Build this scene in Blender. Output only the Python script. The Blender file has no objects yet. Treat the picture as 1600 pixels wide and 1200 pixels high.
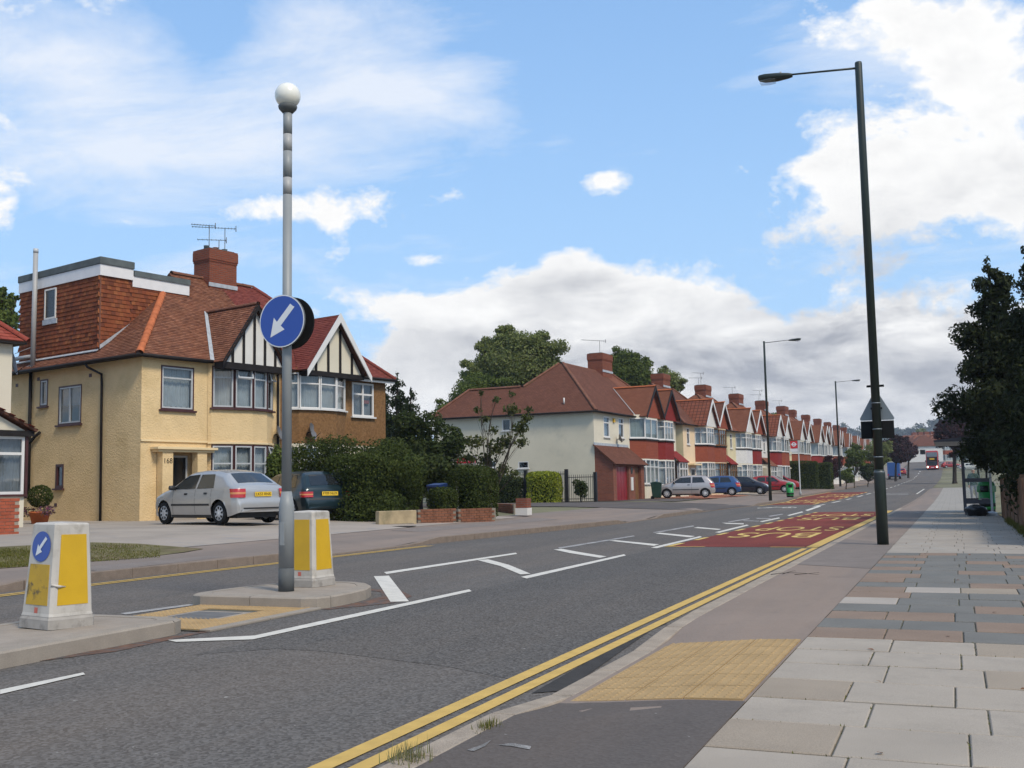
import bpy, bmesh, math, random
import numpy as np
from mathutils import Vector, Matrix
random.seed(7); RNG = np.random.default_rng(7)
scene = bpy.context.scene
C = scene.collection
rad = math.radians

# ------------------------------------------------------------------ camera
H = 1.2; FPX = 1662.0
YAW, PITCH, ROLL = rad(22.39), rad(5.62), rad(1.025)
cy, sy, cp, sp = math.cos(YAW), math.sin(YAW), math.cos(PITCH), math.sin(PITCH)
_f = Vector((-sy*cp, cy*cp, sp)); _r = Vector((cy, sy, 0)); _u = _r.cross(_f)
cr, sr = math.cos(ROLL), math.sin(ROLL)
CR = cr*_r - sr*_u; CU = cr*_u + sr*_r; CF = _f
cam_d = bpy.data.cameras.new('camera'); cam = bpy.data.objects.new('camera', cam_d); C.objects.link(cam)
cam_d.sensor_width = 36; cam_d.lens = FPX/1600*36; cam_d.clip_start = .05; cam_d.clip_end = 9000
m = Matrix((CR, CU, -CF)).transposed().to_4x4(); m.translation = (0, 0, H)
cam.matrix_world = m; scene.camera = cam
def ray(x, y): return CR*((x-800)/FPX) - CU*((y-600)/FPX) + CF
def aX(x, y, X): d = ray(x, y); return d*(X/d.x) + Vector((0, 0, H))
def aY(x, y, Y): d = ray(x, y); return d*(Y/d.y) + Vector((0, 0, H))
def aZ(x, y, z=0): d = ray(x, y); return d*((z-H)/d.z) + Vector((0, 0, H))
def aD(x, y, D): return ray(x, y)*D + Vector((0, 0, H))

# ------------------------------------------------------------------ light
SUN_AZ, SUN_EL = rad(120), rad(48)          # azimuth from +Y towards +X
sund = bpy.data.lights.new('sun', 'SUN'); sun = bpy.data.objects.new('sun', sund); C.objects.link(sun)
sund.energy = 2.7; sund.angle = rad(14); sund.color = (1, .90, .74)
sdir = Vector((math.sin(SUN_AZ)*math.cos(SUN_EL), math.cos(SUN_AZ)*math.cos(SUN_EL), math.sin(SUN_EL)))
sun.rotation_euler = sdir.to_track_quat('Z', 'Y').to_euler()
sun.location = (30, -10, 40)
scene.view_settings.view_transform = 'Standard'; scene.view_settings.look = 'None'
scene.view_settings.exposure = 0.27; scene.view_settings.gamma = 1.0
scene.cycles.max_bounces = 5; scene.cycles.transparent_max_bounces = 16
scene.cycles.use_denoising = True

# ------------------------------------------------------------------ node helper
class NT:
    def __init__(s, tree): s.t = tree; s.n = tree.nodes; s.l = tree.links
    def add(s, typ, ins=None, **kw):
        n = s.n.new(typ)
        for k, v in kw.items(): setattr(n, k, v)
        if ins:
            for k, v in ins.items(): s.set(n, k, v)
        return n
    def set(s, n, k, v):
        sock = n.inputs[k]
        if isinstance(v, bpy.types.NodeSocket): s.l.new(v, sock)
        elif isinstance(v, (tuple, list)) and len(v) == 3 and sock.type == 'RGBA': sock.default_value = (*v, 1)
        else: sock.default_value = v
    def math(s, op, a, b=None, c=None, clamp=False):
        n = s.add('ShaderNodeMath', operation=op, use_clamp=clamp); s.set(n, 0, a)
        if b is not None: s.set(n, 1, b)
        if c is not None: s.set(n, 2, c)
        return n.outputs[0]
    def mix(s, fac, a, b, blend='MIX'):
        n = s.add('ShaderNodeMix', data_type='RGBA', blend_type=blend)
        for k, v in ((0, fac), (6, a), (7, b)): s.set(n, k, v)
        return n.outputs[2]
    def noise(s, vec, scale, detail=4, rough=.55, dist=0):
        n = s.add('ShaderNodeTexNoise', {'Scale': scale, 'Detail': detail, 'Roughness': rough, 'Distortion': dist})
        if vec is not None: s.set(n, 'Vector', vec)
        return n.outputs['Fac']
    def ramp(s, fac, *stops):
        n = s.add('ShaderNodeValToRGB', {'Fac': fac}); e = n.color_ramp.elements
        while len(e) < len(stops): e.new(.5)
        for el, (p, c) in zip(e, stops):
            el.position = p; el.color = (*c, 1) if isinstance(c, (tuple, list)) else (c, c, c, 1)
        return n.outputs['Color']
    def rng(s, v, a, b, c=0., d=1.):
        n = s.add('ShaderNodeMapRange', {0: v, 1: a, 2: b, 3: c, 4: d}, clamp=True); return n.outputs[0]
    def bump(s, h, strength=.3, dist=.01, normal=None):
        n = s.add('ShaderNodeBump', {'Strength': strength, 'Distance': dist, 'Height': h})
        if normal is not None: s.set(n, 'Normal', normal)
        return n.outputs[0]

# ------------------------------------------------------------------ sky with clouds
w = bpy.data.worlds.new('World'); scene.world = w; w.use_nodes = True
w.node_tree.nodes.clear(); T = NT(w.node_tree)
sky = T.add('ShaderNodeTexSky', sky_type='NISHITA', sun_disc=False, sun_elevation=SUN_EL, sun_rotation=SUN_AZ,
            altitude=50, air_density=1.0, dust_density=.8, ozone_density=1.5)
geo = T.add('ShaderNodeTexCoord'); dirv = geo.outputs['Generated']
sep = T.add('ShaderNodeSeparateXYZ', {0: dirv}); dx, dy, dz = sep.outputs
zz = T.math('ADD', T.math('MAXIMUM', dz, 0.0), .12)
pl = T.add('ShaderNodeCombineXYZ', {0: T.math('DIVIDE', dx, zz), 1: T.math('DIVIDE', dy, zz), 2: 0.}).outputs[0]
_a, _b, _c = [T.add('ShaderNodeVectorMath', {0: dirv, 1: tuple(q)}, operation='DOT_PRODUCT').outputs['Value'] for q in (CR, CU, CF)]
_c = T.math('MAXIMUM', _c, .02)
_gx, _gy = T.math('DIVIDE', _a, _c), T.math('DIVIDE', _b, _c)      # a fixed direction grid over that part of the sky
def blob(px, py, rx, ry, amp):
    """soft coverage term round one direction of the sky"""
    x = T.math('MULTIPLY_ADD', _gx, FPX/rx, -(px-800)/rx); y = T.math('MULTIPLY_ADD', _gy, FPX/ry, (py-600)/ry)
    q = T.math('MULTIPLY_ADD', x, x, T.math('MULTIPLY', y, y))
    return T.math('MULTIPLY', T.math('POWER', .3679, q), amp)
def total(lst):
    s = lst[0]
    for x in lst[1:]: s = T.math('ADD', s, x)
    return s
# heaped cloud: lumpy direction-space noise, denser low over the horizon
cu_vec = T.add('ShaderNodeMapping', {'Vector': dirv, 'Scale': (1, 1, 1.55)}).outputs[0]
n1 = T.noise(cu_vec, 6.5, 7, .58, .25)
n1b = T.noise(cu_vec, 21, 5, .66, .15)
cov = total([blob(1450, 320, 270, 70, .27), blob(1590, 180, 170, 130, .20), blob(1540, 30, 190, 80, .19), blob(1290, 215, 60, 70, .16), blob(740, 480, 150, 55, .30),
             blob(980, 480, 170, 60, .30), blob(430, 325, 110, 34, .36), blob(1330, 560, 420, 120, .36), blob(780, 570, 300, 60, .34), blob(1000, 640, 560, 70, .34),
             blob(948, 278, 60, 26, .30), blob(655, 408, 45, 18, .20), blob(5, 345, 40, 50, .24),
             blob(850, 160, 330, 130, -.16), blob(520, 420, 90, 40, -.08), blob(1130, 345, 110, 40, -.10), blob(250, 430, 200, 40, -.10), blob(300, 100, 400, 140, -.12), blob(1330, 130, 90, 40, -.06), blob(685, 40, 70, 60, -.22)])
cuf = T.math('ADD', T.math('MULTIPLY_ADD', n1, 1.25, T.math('MULTIPLY', n1b, .34)), T.math('SUBTRACT', cov, .21))
cu = T.rng(cuf, .66, .77)
# thin streaked high cloud
ci_vec = T.add('ShaderNodeMapping', {'Vector': pl, 'Scale': (.6, 1.15, 1), 'Rotation': (0, 0, rad(62))}).outputs[0]
n2 = T.noise(ci_vec, 2.1, 9, .68, .35)
cov2 = total([blob(170, 200, 300, 110, .24), blob(60, 40, 190, 90, .20), blob(640, 130, 190, 60, .25), blob(460, 40, 100, 60, .16), blob(470, 240, 200, 45, .12), blob(980, 110, 200, 190, -.16),
              blob(850, 350, 330, 70, -.12), blob(180, 375, 150, 40, -.06), blob(1420, 90, 190, 110, .14), blob(330, 45, 50, 70, -.16), blob(1130, 10, 120, 40, .1)])
ci = T.math('MULTIPLY', T.rng(T.math('ADD', n2, cov2), .49, .80), .76)
# sunlit tops and edges, grey bases low in the sky
shade_n = T.noise(T.add('ShaderNodeMapping', {'Vector': dirv, 'Scale': (1, 1, 2.4), 'Location': (.3, 0, .05)}).outputs[0], 8.5, 6, .60, .25)
thick = T.rng(cuf, .78, 1.15)
low = total([blob(1430, 480, 240, 80, .85), blob(1000, 600, 620, 90, .34), blob(1330, 385, 200, 40, .18), blob(900, 455, 110, 26, .35), blob(780, 520, 150, 30, .2)])
grey = T.math('MULTIPLY', T.math('ADD', T.math('MULTIPLY_ADD', thick, .40, .06), low), T.rng(shade_n, .34, .62), clamp=True)
cloudc = T.mix(grey, (.89, .885, .87), (.24, .26, .31))
skyc = T.mix(1.0, sky.outputs[0], (.14, .15, .155), 'MULTIPLY')
haze = T.rng(dz, .0, .45, .92, .62)
skyc = T.mix(haze, skyc, T.mix(T.rng(dz, .05, .50), (.41, .63, .89), (.245, .47, .84)))
c1 = T.mix(ci, skyc, (.80, .82, .86)); c2 = T.mix(cu, c1, cloudc)
bg = T.add('ShaderNodeBackground', {'Color': c2, 'Strength': 1.0})
w.cycles.sampling_method = 'MANUAL'; w.cycles.sample_map_resolution = 256
wo = T.add('ShaderNodeOutputWorld', {0: bg.outputs[0]})
# ------------------------------------------------------------------ materials
MATS = {}
def new_mat(name):
    mt = bpy.data.materials.new(name); mt.use_nodes = True; mt.node_tree.nodes.clear()
    t = NT(mt.node_tree); b = t.add('ShaderNodeBsdfPrincipled'); t.add('ShaderNodeOutputMaterial', {0: b.outputs[0]})
    MATS[name] = mt; return mt, t, b
def sc3(c, k): return tuple(min(1, x*k) for x in c)
def pm(name, col, rough=.6, var=.12, vs=2.5, bump=0., bs=60, bd=.01, metal=0., coat=0., spec=.5, col2=None, c2lo=.55, c2hi=.7, c2s=1.2, speck=0., ss=180):
    """plain surface: base colour with blotchy variation, optional second colour patches, speckle and bump"""
    if name in MATS: return MATS[name]
    mt, t, b = new_mat(name)
    pos = t.add('ShaderNodeNewGeometry').outputs['Position']
    c = t.mix(t.rng(t.noise(pos, vs, 6), .3, .7), sc3(col, 1-var), sc3(col, 1+var))
    if col2: c = t.mix(t.rng(t.noise(pos, c2s, 8, .62), c2lo, c2hi), c, col2)
    if speck: c = t.mix(t.rng(t.noise(pos, ss, 2), .35, .68), t.mix(speck, c, sc3(col, .35)), t.mix(speck, c, sc3(col, 2.2)))
    t.set(b, 'Base Color', c); b.inputs['Roughness'].default_value = rough; b.inputs['Metallic'].default_value = metal
    b.inputs['Coat Weight'].default_value = coat; b.inputs['Coat Roughness'].default_value = .06; b.inputs['Specular IOR Level'].default_value = spec if rough < .6 else min(spec, .14)
    if bump: t.set(b, 'Normal', t.bump(t.noise(pos, bs, 4, .6), bump, bd))
    return mt
def brickm(name, c1, c2, mortar, bw=.225, bh=.075, ms=.012, bump=.5, offset=.5, rough=.85, var=.25):
    """courses of pieces laid out in metres on the uv of a face (used where single pieces are too small to see)"""
    if name in MATS: return MATS[name]
    mt, t, b = new_mat(name)
    uv = t.add('ShaderNodeTexCoord').outputs['UV']; pos = t.add('ShaderNodeNewGeometry').outputs['Position']
    br = t.add('ShaderNodeTexBrick', {'Vector': uv, 'Color1': c1, 'Color2': c2, 'Mortar': mortar, 'Scale': 1., 'Mortar Size': ms, 'Mortar Smooth': .25, 'Bias': 0., 'Brick Width': bw, 'Row Height': bh}, offset=offset)
    c = t.mix(t.math('MULTIPLY', t.rng(t.noise(pos, 1.6, 6, .62), .35, .7), var), br.outputs['Color'], sc3(c1, .45))
    t.set(b, 'Base Color', c); b.inputs['Roughness'].default_value = rough; b.inputs['Specular IOR Level'].default_value = .1
    hh = t.math('ADD', t.math('MULTIPLY', br.outputs['Fac'], -1.), t.math('MULTIPLY', t.noise(pos, 90, 3), .4))
    t.set(b, 'Normal', t.bump(hh, bump, .012)); return mt
def islandm(name, cols, rough=.85, var=.2, transl=0., spec=.12):
    """colour differs from piece to piece (tile, leaf)"""
    if name in MATS: return MATS[name]
    mt, t, b = new_mat(name)
    g = t.add('ShaderNodeNewGeometry'); n = len(cols)
    c = t.ramp(g.outputs['Random Per Island'], *[(i/(n-1) if n > 1 else 0, k) for i, k in enumerate(cols)])
    c = t.mix(t.math('MULTIPLY', t.rng(t.noise(g.outputs['Position'], 1.1, 5, .6), .35, .7), var), c, sc3(cols[0], .4))
    t.set(b, 'Base Color', c); b.inputs['Roughness'].default_value = rough; b.inputs['Specular IOR Level'].default_value = spec
    if transl:
        tr = t.add('ShaderNodeBsdfTranslucent', {0: c}); mx = t.add('ShaderNodeMixShader', {0: transl, 1: b.outputs[0], 2: tr.outputs[0]})
        o = [x for x in t.n if x.type == 'OUTPUT_MATERIAL'][0]; t.set(o, 0, mx.outputs[0])
    return mt
def glassm(name, tint=(.75, .8, .8), refl=.06, rough=.03, gain=1.8):
    if name in MATS: return MATS[name]
    mt, t, b = new_mat(name)
    gl = t.add('ShaderNodeBsdfGlossy', {0: (1, 1, 1), 'Roughness': rough}); tr = t.add('ShaderNodeBsdfTransparent', {0: tint})
    fr = t.math('POWER', t.add('ShaderNodeLayerWeight', {'Blend': .5}).outputs['Facing'], 4.)
    mx = t.add('ShaderNodeMixShader', {0: t.math('MAXIMUM', t.math('MULTIPLY', fr, gain*.5), refl), 1: tr.outputs[0], 2: gl.outputs[0]})
    o = [x for x in t.n if x.type == 'OUTPUT_MATERIAL'][0]; t.set(o, 0, mx.outputs[0]); t.n.remove(b); return mt
def paintm(name, col, under, wear=.45):
    """road paint worn through to the surface below"""
    if name in MATS: return MATS[name]
    mt, t, b = new_mat(name)
    pos = t.add('ShaderNodeNewGeometry').outputs['Position']
    wv = t.math('ADD', t.math('MULTIPLY', t.noise(pos, 3.0, 3), .55), t.math('MULTIPLY', t.noise(pos, 130, 5, .7), .6))
    c = t.mix(t.rng(t.noise(pos, 7, 6), .3, .7), sc3(col, .84), sc3(col, 1.06))
    t.set(b, 'Base Color', t.mix(t.rng(wv, 1.02-wear*.7, 1.12-wear*.7), c, under)); b.inputs['Roughness'].default_value = .75; b.inputs['Specular IOR Level'].default_value = .15
    t.set(b, 'Normal', t.bump(t.noise(pos, 200, 3), .3, .004)); return mt

ASPH = (.085, .083, .082)
def asphalt(name, col, patch=.25, agg=1.):
    if name in MATS: return MATS[name]
    mt, t, b = new_mat(name)
    pos = t.add('ShaderNodeNewGeometry').outputs['Position']
    st = t.add('ShaderNodeMapping', {'Vector': pos, 'Scale': (1., .08, 1.)}).outputs[0]     # wheel tracks run along the road
    c = t.mix(t.rng(t.noise(st, 1.1, 5, .55), .3, .72), sc3(col, 1-patch), sc3(col, 1+patch))
    c = t.mix(t.rng(t.noise(pos, .8, 7, .65), .35, .75), c, sc3(col, .8))
    c = t.mix(t.math('MULTIPLY', t.rng(t.noise(st, .55, 6, .6), .46, .72), .6), c, tuple(x*y for x, y in zip(col, (1.3, 1.12, .95))))
    c = t.mix(t.math('MULTIPLY', t.rng(t.noise(pos, 2.6, 4, .6), .62, .74), .35), c, sc3(col, .5))
    v = t.add('ShaderNodeTexVoronoi', {'Vector': pos, 'Scale': 60.}); stn = v.outputs['Color']
    g = t.add('ShaderNodeRGBToBW', {0: stn}).outputs[0]
    c = t.mix(t.math('MULTIPLY', t.rng(g, .2, .8), .5*agg), t.mix(.22*agg, c, (.012, .012, .013)), t.mix(.35*agg, c, (.30, .28, .26)))
    c = t.mix(t.rng(t.noise(pos, 11, 3), .73, .76), c, (.30, .28, .25))
    t.set(b, 'Base Color', c); b.inputs['Roughness'].default_value = .92; b.inputs['Specular IOR Level'].default_value = .12
    t.set(b, 'Normal', t.bump(v.outputs['Distance'], .5*agg, .006)); return mt

# ------------------------------------------------------------------ mesh builder
class MB:
    def __init__(s): s.v = []; s.f = []; s.sm = []
    def pts(s, ps):
        k = len(s.v); s.v += [tuple(p) for p in ps]; return list(range(k, k+len(ps)))
    def face(s, ps, smooth=False):
        s.f.append(s.pts(ps)); s.sm.append(smooth); return s
    def idx(s, f, smooth=False): s.f.append(list(f)); s.sm.append(smooth)
    def box(s, x0, x1, y0, y1, z0, z1):
        if x0 > x1: x0, x1 = x1, x0
        if y0 > y1: y0, y1 = y1, y0
        if z0 > z1: z0, z1 = z1, z0
        i = s.pts([(x0, y0, z0), (x1, y0, z0), (x1, y1, z0), (x0, y1, z0), (x0, y0, z1), (x1, y0, z1), (x1, y1, z1), (x0, y1, z1)])
        for q in ((0, 3, 2, 1), (4, 5, 6, 7), (0, 1, 5, 4), (1, 2, 6, 5), (2, 3, 7, 6), (3, 0, 4, 7)): s.idx([i[k] for k in q])
        return s
    def bar(s, a, b, wd, ht, up=(0, 0, 1)):
        """square bar from a to b"""
        a, b = Vector(a), Vector(b); d = (b-a).normalized(); u = Vector(up)
        if abs(d.dot(u)) > .98: u = Vector((1, 0, 0))
        n = d.cross(u).normalized(); u = n.cross(d); n = n*wd/2; u = u*ht/2
        i = s.pts([a-n-u, a+n-u, a+n+u, a-n+u, b-n-u, b+n-u, b+n+u, b-n+u])
        for q in ((3, 2, 1, 0), (4, 5, 6, 7), (0, 1, 5, 4), (1, 2, 6, 5), (2, 3, 7, 6), (3, 0, 4, 7)): s.idx([i[k] for k in q])
        return s
    def prism(s, poly, off):
        """solid: polygon poly (3d) and its copy moved by off"""
        off = Vector(off); a = s.pts(poly); b = s.pts([Vector(p)+off for p in poly]); n = len(poly)
        s.idx(a[::-1]); s.idx(b)
        for k in range(n): s.idx([a[k], a[(k+1) % n], b[(k+1) % n], b[k]])
        return s
    def ringtube(s, path, rads, n=10, caps=True, smooth=True):
        path = [Vector(p) for p in path]; rads = rads if isinstance(rads, (list, tuple)) else [rads]*len(path)
        rings = []; ref = None
        for k, p in enumerate(path):
            d = (path[min(k+1, len(path)-1)]-path[max(k-1, 0)])
            d = d.normalized() if d.length else Vector((0, 0, 1))
            if ref is None: ref = Vector((1, 0, 0)) if abs(d.x) < .9 else Vector((0, 1, 0))
            a = (ref - d*ref.dot(d)).normalized(); ref = a; b = d.cross(a)
            rings.append(s.pts([p+(a*math.cos(2*math.pi*j/n)+b*math.sin(2*math.pi*j/n))*rads[k] for j in range(n)]))
        for r0, r1 in zip(rings, rings[1:]):
            for j in range(n): s.idx([r0[j], r0[(j+1) % n], r1[(j+1) % n], r1[j]], smooth)
        if caps: s.idx(rings[0][::-1]); s.idx(rings[-1])
        return s
    def lathe(s, prof, cx=0, cy=0, n=24, axis='z', smooth=True, caps=True):
        """profile of (radius, height) round an upright axis, or round y with axis='y'"""
        rings = []
        for r, z in prof:
            ps = []
            for j in range(n):
                a = 2*math.pi*j/n; c, q = r*math.cos(a), r*math.sin(a)
                ps.append((cx+c, cy+q, z) if axis == 'z' else (cx+c, z, cy-q))
            rings.append(s.pts(ps))
        for r0, r1 in zip(rings, rings[1:]):
            for j in range(n): s.idx([r0[j], r0[(j+1) % n], r1[(j+1) % n], r1[j]], smooth)
        if caps: s.idx(rings[0][::-1]); s.idx(rings[-1])
        return s
    def grid(s, P, smooth=True, flip=False):
        """rows of points P[i][j]"""
        R = [s.pts(r) for r in P]
        for a, b in zip(R, R[1:]):
            for j in range(len(a)-1):
                q = [a[j], a[j+1], b[j+1], b[j]]; s.idx(q[::-1] if flip else q, smooth)
        return s
    def mesh(s, name):
        me = bpy.data.meshes.new(name); me.from_pydata(s.v, [], s.f); me.polygons.foreach_set('use_smooth', s.sm)
        uvl = me.uv_layers.new(name='UVMap'); uv = np.zeros((len(me.loops), 2), 'f')
        for p in me.polygons:
            n = p.normal
            t = Vector((-n.y, n.x, 0)) if abs(n.z) < .95 else Vector((1, 0, 0))
            if t.length == 0: t = Vector((1, 0, 0))
            t.normalize(); q = n.cross(t)
            for li in p.loop_indices:
                co = me.vertices[me.loops[li].vertex_index].co; uv[li] = (co.dot(t), co.dot(q))
        uvl.data.foreach_set('uv', uv.ravel()); return me
    def build(s, name, mat, parent=None, bevel=0., fixn=False, **tags):
        me = s.mesh(name)
        if fixn:
            bm = bmesh.new(); bm.from_mesh(me); bmesh.ops.recalc_face_normals(bm, faces=bm.faces); bm.to_mesh(me); bm.free()
        if bevel:
            bm = bmesh.new(); bm.from_mesh(me); bmesh.ops.remove_doubles(bm, verts=bm.verts, dist=1e-5)
            bmesh.ops.bevel(bm, geom=[e for e in bm.edges if len(e.link_faces) == 2 and e.calc_face_angle(0) > .5], offset=bevel, segments=2, profile=.6, affect='EDGES')
            bm.to_mesh(me); bm.free()
        return link(me, name, mat, parent, **tags)
def link(me, name, mat, parent=None, loc=None, rz=None, label=None, cat=None, group=None, kind=None):
    if mat is not None and not me.materials: me.materials.append(mat)
    o = bpy.data.objects.new(name, me); C.objects.link(o)
    if parent is not None: o.parent = parent
    if loc is not None: o.location = loc
    if rz is not None: o.rotation_euler = (0, 0, rz)
    return tag(o, label, cat, group, kind)
def tag(o, label=None, cat=None, group=None, kind=None):
    if label: o['label'] = label
    if cat: o['category'] = cat
    if group: o['group'] = group
    if kind: o['kind'] = kind
    return o
def thing(name, label, cat, loc, rz=0, group=None):
    o = bpy.data.objects.new(name, None); C.objects.link(o); o.location = loc; o.rotation_euler = (0, 0, rz); o.empty_display_size = .2
    return tag(o, label, cat, group)
def copy_tree(o, parent=None):
    c = o.copy(); C.objects.link(c); c.parent = parent
    for ch in o.children: copy_tree(ch, c)
    return c
def text_mesh(s, size, ext=0.004):
    cu = bpy.data.curves.new('lettering', 'FONT'); cu.body = s; cu.size = size; cu.extrude = ext/2; cu.align_x = 'CENTER'; cu.align_y = 'CENTER'
    o = bpy.data.objects.new('lettering', cu); C.objects.link(o)
    me = bpy.data.meshes.new_from_object(o.evaluated_get(bpy.context.evaluated_depsgraph_get())); bpy.data.objects.remove(o); return me
def text(s, size, mat, mw, parent=None, name='lettering', ext=.004, **tags):
    """lettering as a mesh; mw maps the text plane (x right, y up, z outward)"""
    me = text_mesh(s, size, ext); me.transform(mw); me.materials.clear(); return link(me, name, mat, parent, **tags)
def frame_m(o, u, n, up=None):
    u, n = Vector(u).normalized(), Vector(n).normalized(); v = Vector(up).normalized() if up else n.cross(u)
    mm = Matrix((u, v, n)).transposed().to_4x4(); mm.translation = Vector(o); return mm
def smooth01(x): x = min(1, max(0, x)); return x*x*(3-2*x)

# ------------------------------------------------------------------ leaves
def leaf_mesh(name, pos, nor, size, aspect=.55, jit=.9):
    n = len(pos); nor = nor + RNG.normal(0, jit, (n, 3)); nor /= np.linalg.norm(nor, axis=1)[:, None]+1e-9
    ref = RNG.normal(0, 1, (n, 3)); a = np.cross(nor, ref); a /= np.linalg.norm(a, axis=1)[:, None]+1e-9; b = np.cross(nor, a)
    sz = (size*RNG.uniform(.6, 1.35, n))[:, None]
    V = np.stack([pos-a*sz, pos-a*sz*.1+b*sz*aspect+nor*sz*.12, pos+a*sz, pos-a*sz*.1-b*sz*aspect+nor*sz*.12], 1).reshape(-1, 3)
    me = bpy.data.meshes.new(name); me.vertices.add(4*n); me.vertices.foreach_set('co', V.astype('f').ravel())
    me.loops.add(4*n); me.loops.foreach_set('vertex_index', np.arange(4*n, dtype='i')); me.polygons.add(n)
    me.polygons.foreach_set('loop_start', np.arange(0, 4*n, 4, dtype='i')); me.update(calc_edges=True); me.validate(); return me
def blob_points(blobs, n, shell=(.72, 1.04), flat=.0):
    """points spread through a shell of many overlapping ellipsoids: blobs rows (x,y,z,rx,ry,rz)"""
    B = np.array(blobs, float); wgt = (B[:, 3]*B[:, 4]*B[:, 5])**(2/3); k = RNG.choice(len(B), n, p=wgt/wgt.sum())
    d = RNG.normal(0, 1, (n, 3)); d /= np.linalg.norm(d, axis=1)[:, None]
    r = RNG.uniform(shell[0], shell[1], n)[:, None]; return B[k, :3]+d*B[k, 3:]*r, d
def crown_blobs(cx, cy, cz, rx, ry, rz, n, k=.36, seed=0, low=-.75):
    """clumps set on an uneven crown outline"""
    g = np.random.default_rng(seed); out = [(cx, cy, cz, rx*.55, ry*.55, rz*.55)]
    while len(out) < n:
        d = g.normal(0, 1, 3); d /= np.linalg.norm(d)
        if d[2] < low: continue
        q = g.uniform(.5, .95); s = g.uniform(.6, 1.25)*k
        out.append((cx+d[0]*rx*q, cy+d[1]*ry*q, cz+d[2]*rz*q, rx*s, ry*s, rz*s*.8))
    return out
def hedge_points(x0, x1, y0, y1, z0, z1, n, rnd=.25, wob=.09):
    """surface of a clipped hedge (rounded block), local coordinates"""
    c = np.array([(x0+x1)/2, (y0+y1)/2, (z0+z1)/2]); hsz = np.array([(x1-x0)/2, (y1-y0)/2, (z1-z0)/2])
    ar = np.array([hsz[1]*hsz[2]]*2+[hsz[0]*hsz[2]]*2+[hsz[0]*hsz[1]]); fc = RNG.choice(5, n, p=ar/ar.sum())
    p = RNG.uniform(-1, 1, (n, 3))*hsz
    for k, (ax, sg) in enumerate(((0, -1), (0, 1), (1, -1), (1, 1), (2, 1))): p[fc == k, ax] = sg*hsz[ax]
    inner = np.clip(p, -(hsz-rnd), hsz-rnd); inner[:, 2] = np.clip(p[:, 2], -hsz[2], hsz[2]-rnd)
    d = p-inner; L = np.linalg.norm(d, axis=1)[:, None]+1e-9; d /= L; q = inner+d*rnd
    ph = np.sin(q[:, 0]*3.1+1)*np.cos(q[:, 1]*2.7)+np.sin(q[:, 2]*4+q[:, 0]*1.7)
    q += d*(ph[:, None]*wob*.5)+d*RNG.uniform(-.12, .05, n)[:, None]
    return q+c, d
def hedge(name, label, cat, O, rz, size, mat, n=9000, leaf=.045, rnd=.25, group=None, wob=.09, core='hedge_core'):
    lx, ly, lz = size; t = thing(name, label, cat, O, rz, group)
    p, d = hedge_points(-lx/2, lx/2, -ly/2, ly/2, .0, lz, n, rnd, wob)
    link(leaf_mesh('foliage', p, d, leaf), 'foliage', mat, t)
    g = min(.10+rnd*.45, lx*.3, ly*.3); mb = MB(); mb.box(-lx/2+g, lx/2-g, -ly/2+g, ly/2-g, .0, lz-g); mb.build('inner_core', MATS[core], t, bevel=min(.3, rnd*.6))  # solid dark block filling the hedge behind its leaves
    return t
# ------------------------------------------------------------------ shared materials
M_road = asphalt('road_asphalt', (.122, .108, .096), .20, 1.25)
M_road2 = asphalt('road_asphalt_dark', (.095, .086, .078), .16, 1.25)
M_red = asphalt('red_surfacing', (.20, .042, .032), .14, .55)
M_path = asphalt('path_tarmac', (.25, .203, .172), .12, .6)
M_path_new = asphalt('path_tarmac_patch', (.115, .10, .092), .10, .6)
M_conc = pm('forecourt_concrete', (.31, .265, .22), .85, .14, .7, .25, 40, col2=(.24, .22, .2), c2lo=.55, c2hi=.72, c2s=.9)
M_conc2 = pm('path_concrete', (.33, .28, .235), .85, .12, .5, .25, 40, col2=(.27, .25, .23), c2s=1.6)
M_brickpave = brickm('drive_block_paving', (.40, .17, .10), (.32, .13, .085), (.2, .12, .09), .2, .1, .008)
M_kerb = pm('kerb_granite', (.20, .155, .122), .85, .2, 6, .5, 130, .006, speck=.28, ss=220, col2=(.15, .125, .10), c2lo=.55, c2hi=.75, c2s=5)
M_kerbI = pm('island_kerb', (.275, .235, .192), .85, .12, 5, .3, 150, .005, speck=.2, ss=240, col2=(.22, .2, .18), c2lo=.62, c2hi=.8, c2s=4)
M_isl = pm('island_concrete', (.29, .245, .20), .88, .14, 4, .35, 90, .006, col2=(.25, .22, .19), c2lo=.58, c2hi=.75, c2s=3, speck=.15)
M_grass = pm('lawn_soil', (.15, .13, .065), .95, .3, 3, .6, 60, .03, col2=(.17, .13, .08), c2lo=.5, c2hi=.62, c2s=.8)
M_land = pm('land', (.16, .15, .09), .95, .3, .15, col2=(.25, .22, .19), c2s=.05)
M_white = paintm('marking_white', (.60, .56, .49), (.14, .13, .12), .44)
M_whiteold = paintm('marking_white_faded', (.36, .34, .32), (.15, .14, .13), .66)
M_yel = paintm('marking_yellow', (.55, .36, .105), (.14, .12, .095), .44)
M_yelold = paintm('marking_yellow_worn', (.60, .42, .13), (.21, .06, .045), .45)
M_tact = pm('tactile_buff', (.36, .24, .115), .85, .13, 5, .3, 120, .004, col2=(.28, .19, .10), c2lo=.6, c2hi=.8, c2s=4, speck=.12)
M_mortar = pm('joint_dirt', (.10, .095, .075), .95, .3, 8)
M_slabL = pm('slab_pale', (.325, .278, .226), .82, .10, 1.7, .3, 110, .004, col2=(.24, .21, .175), c2lo=.52, c2hi=.82, c2s=3.1, speck=.16, ss=230)
M_slabT = pm('slab_tan', (.275, .225, .172), .85, .10, 2, .4, 110, .004, col2=(.24, .2, .16), c2lo=.6, c2hi=.85, c2s=2.3, speck=.25, ss=230)
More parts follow.
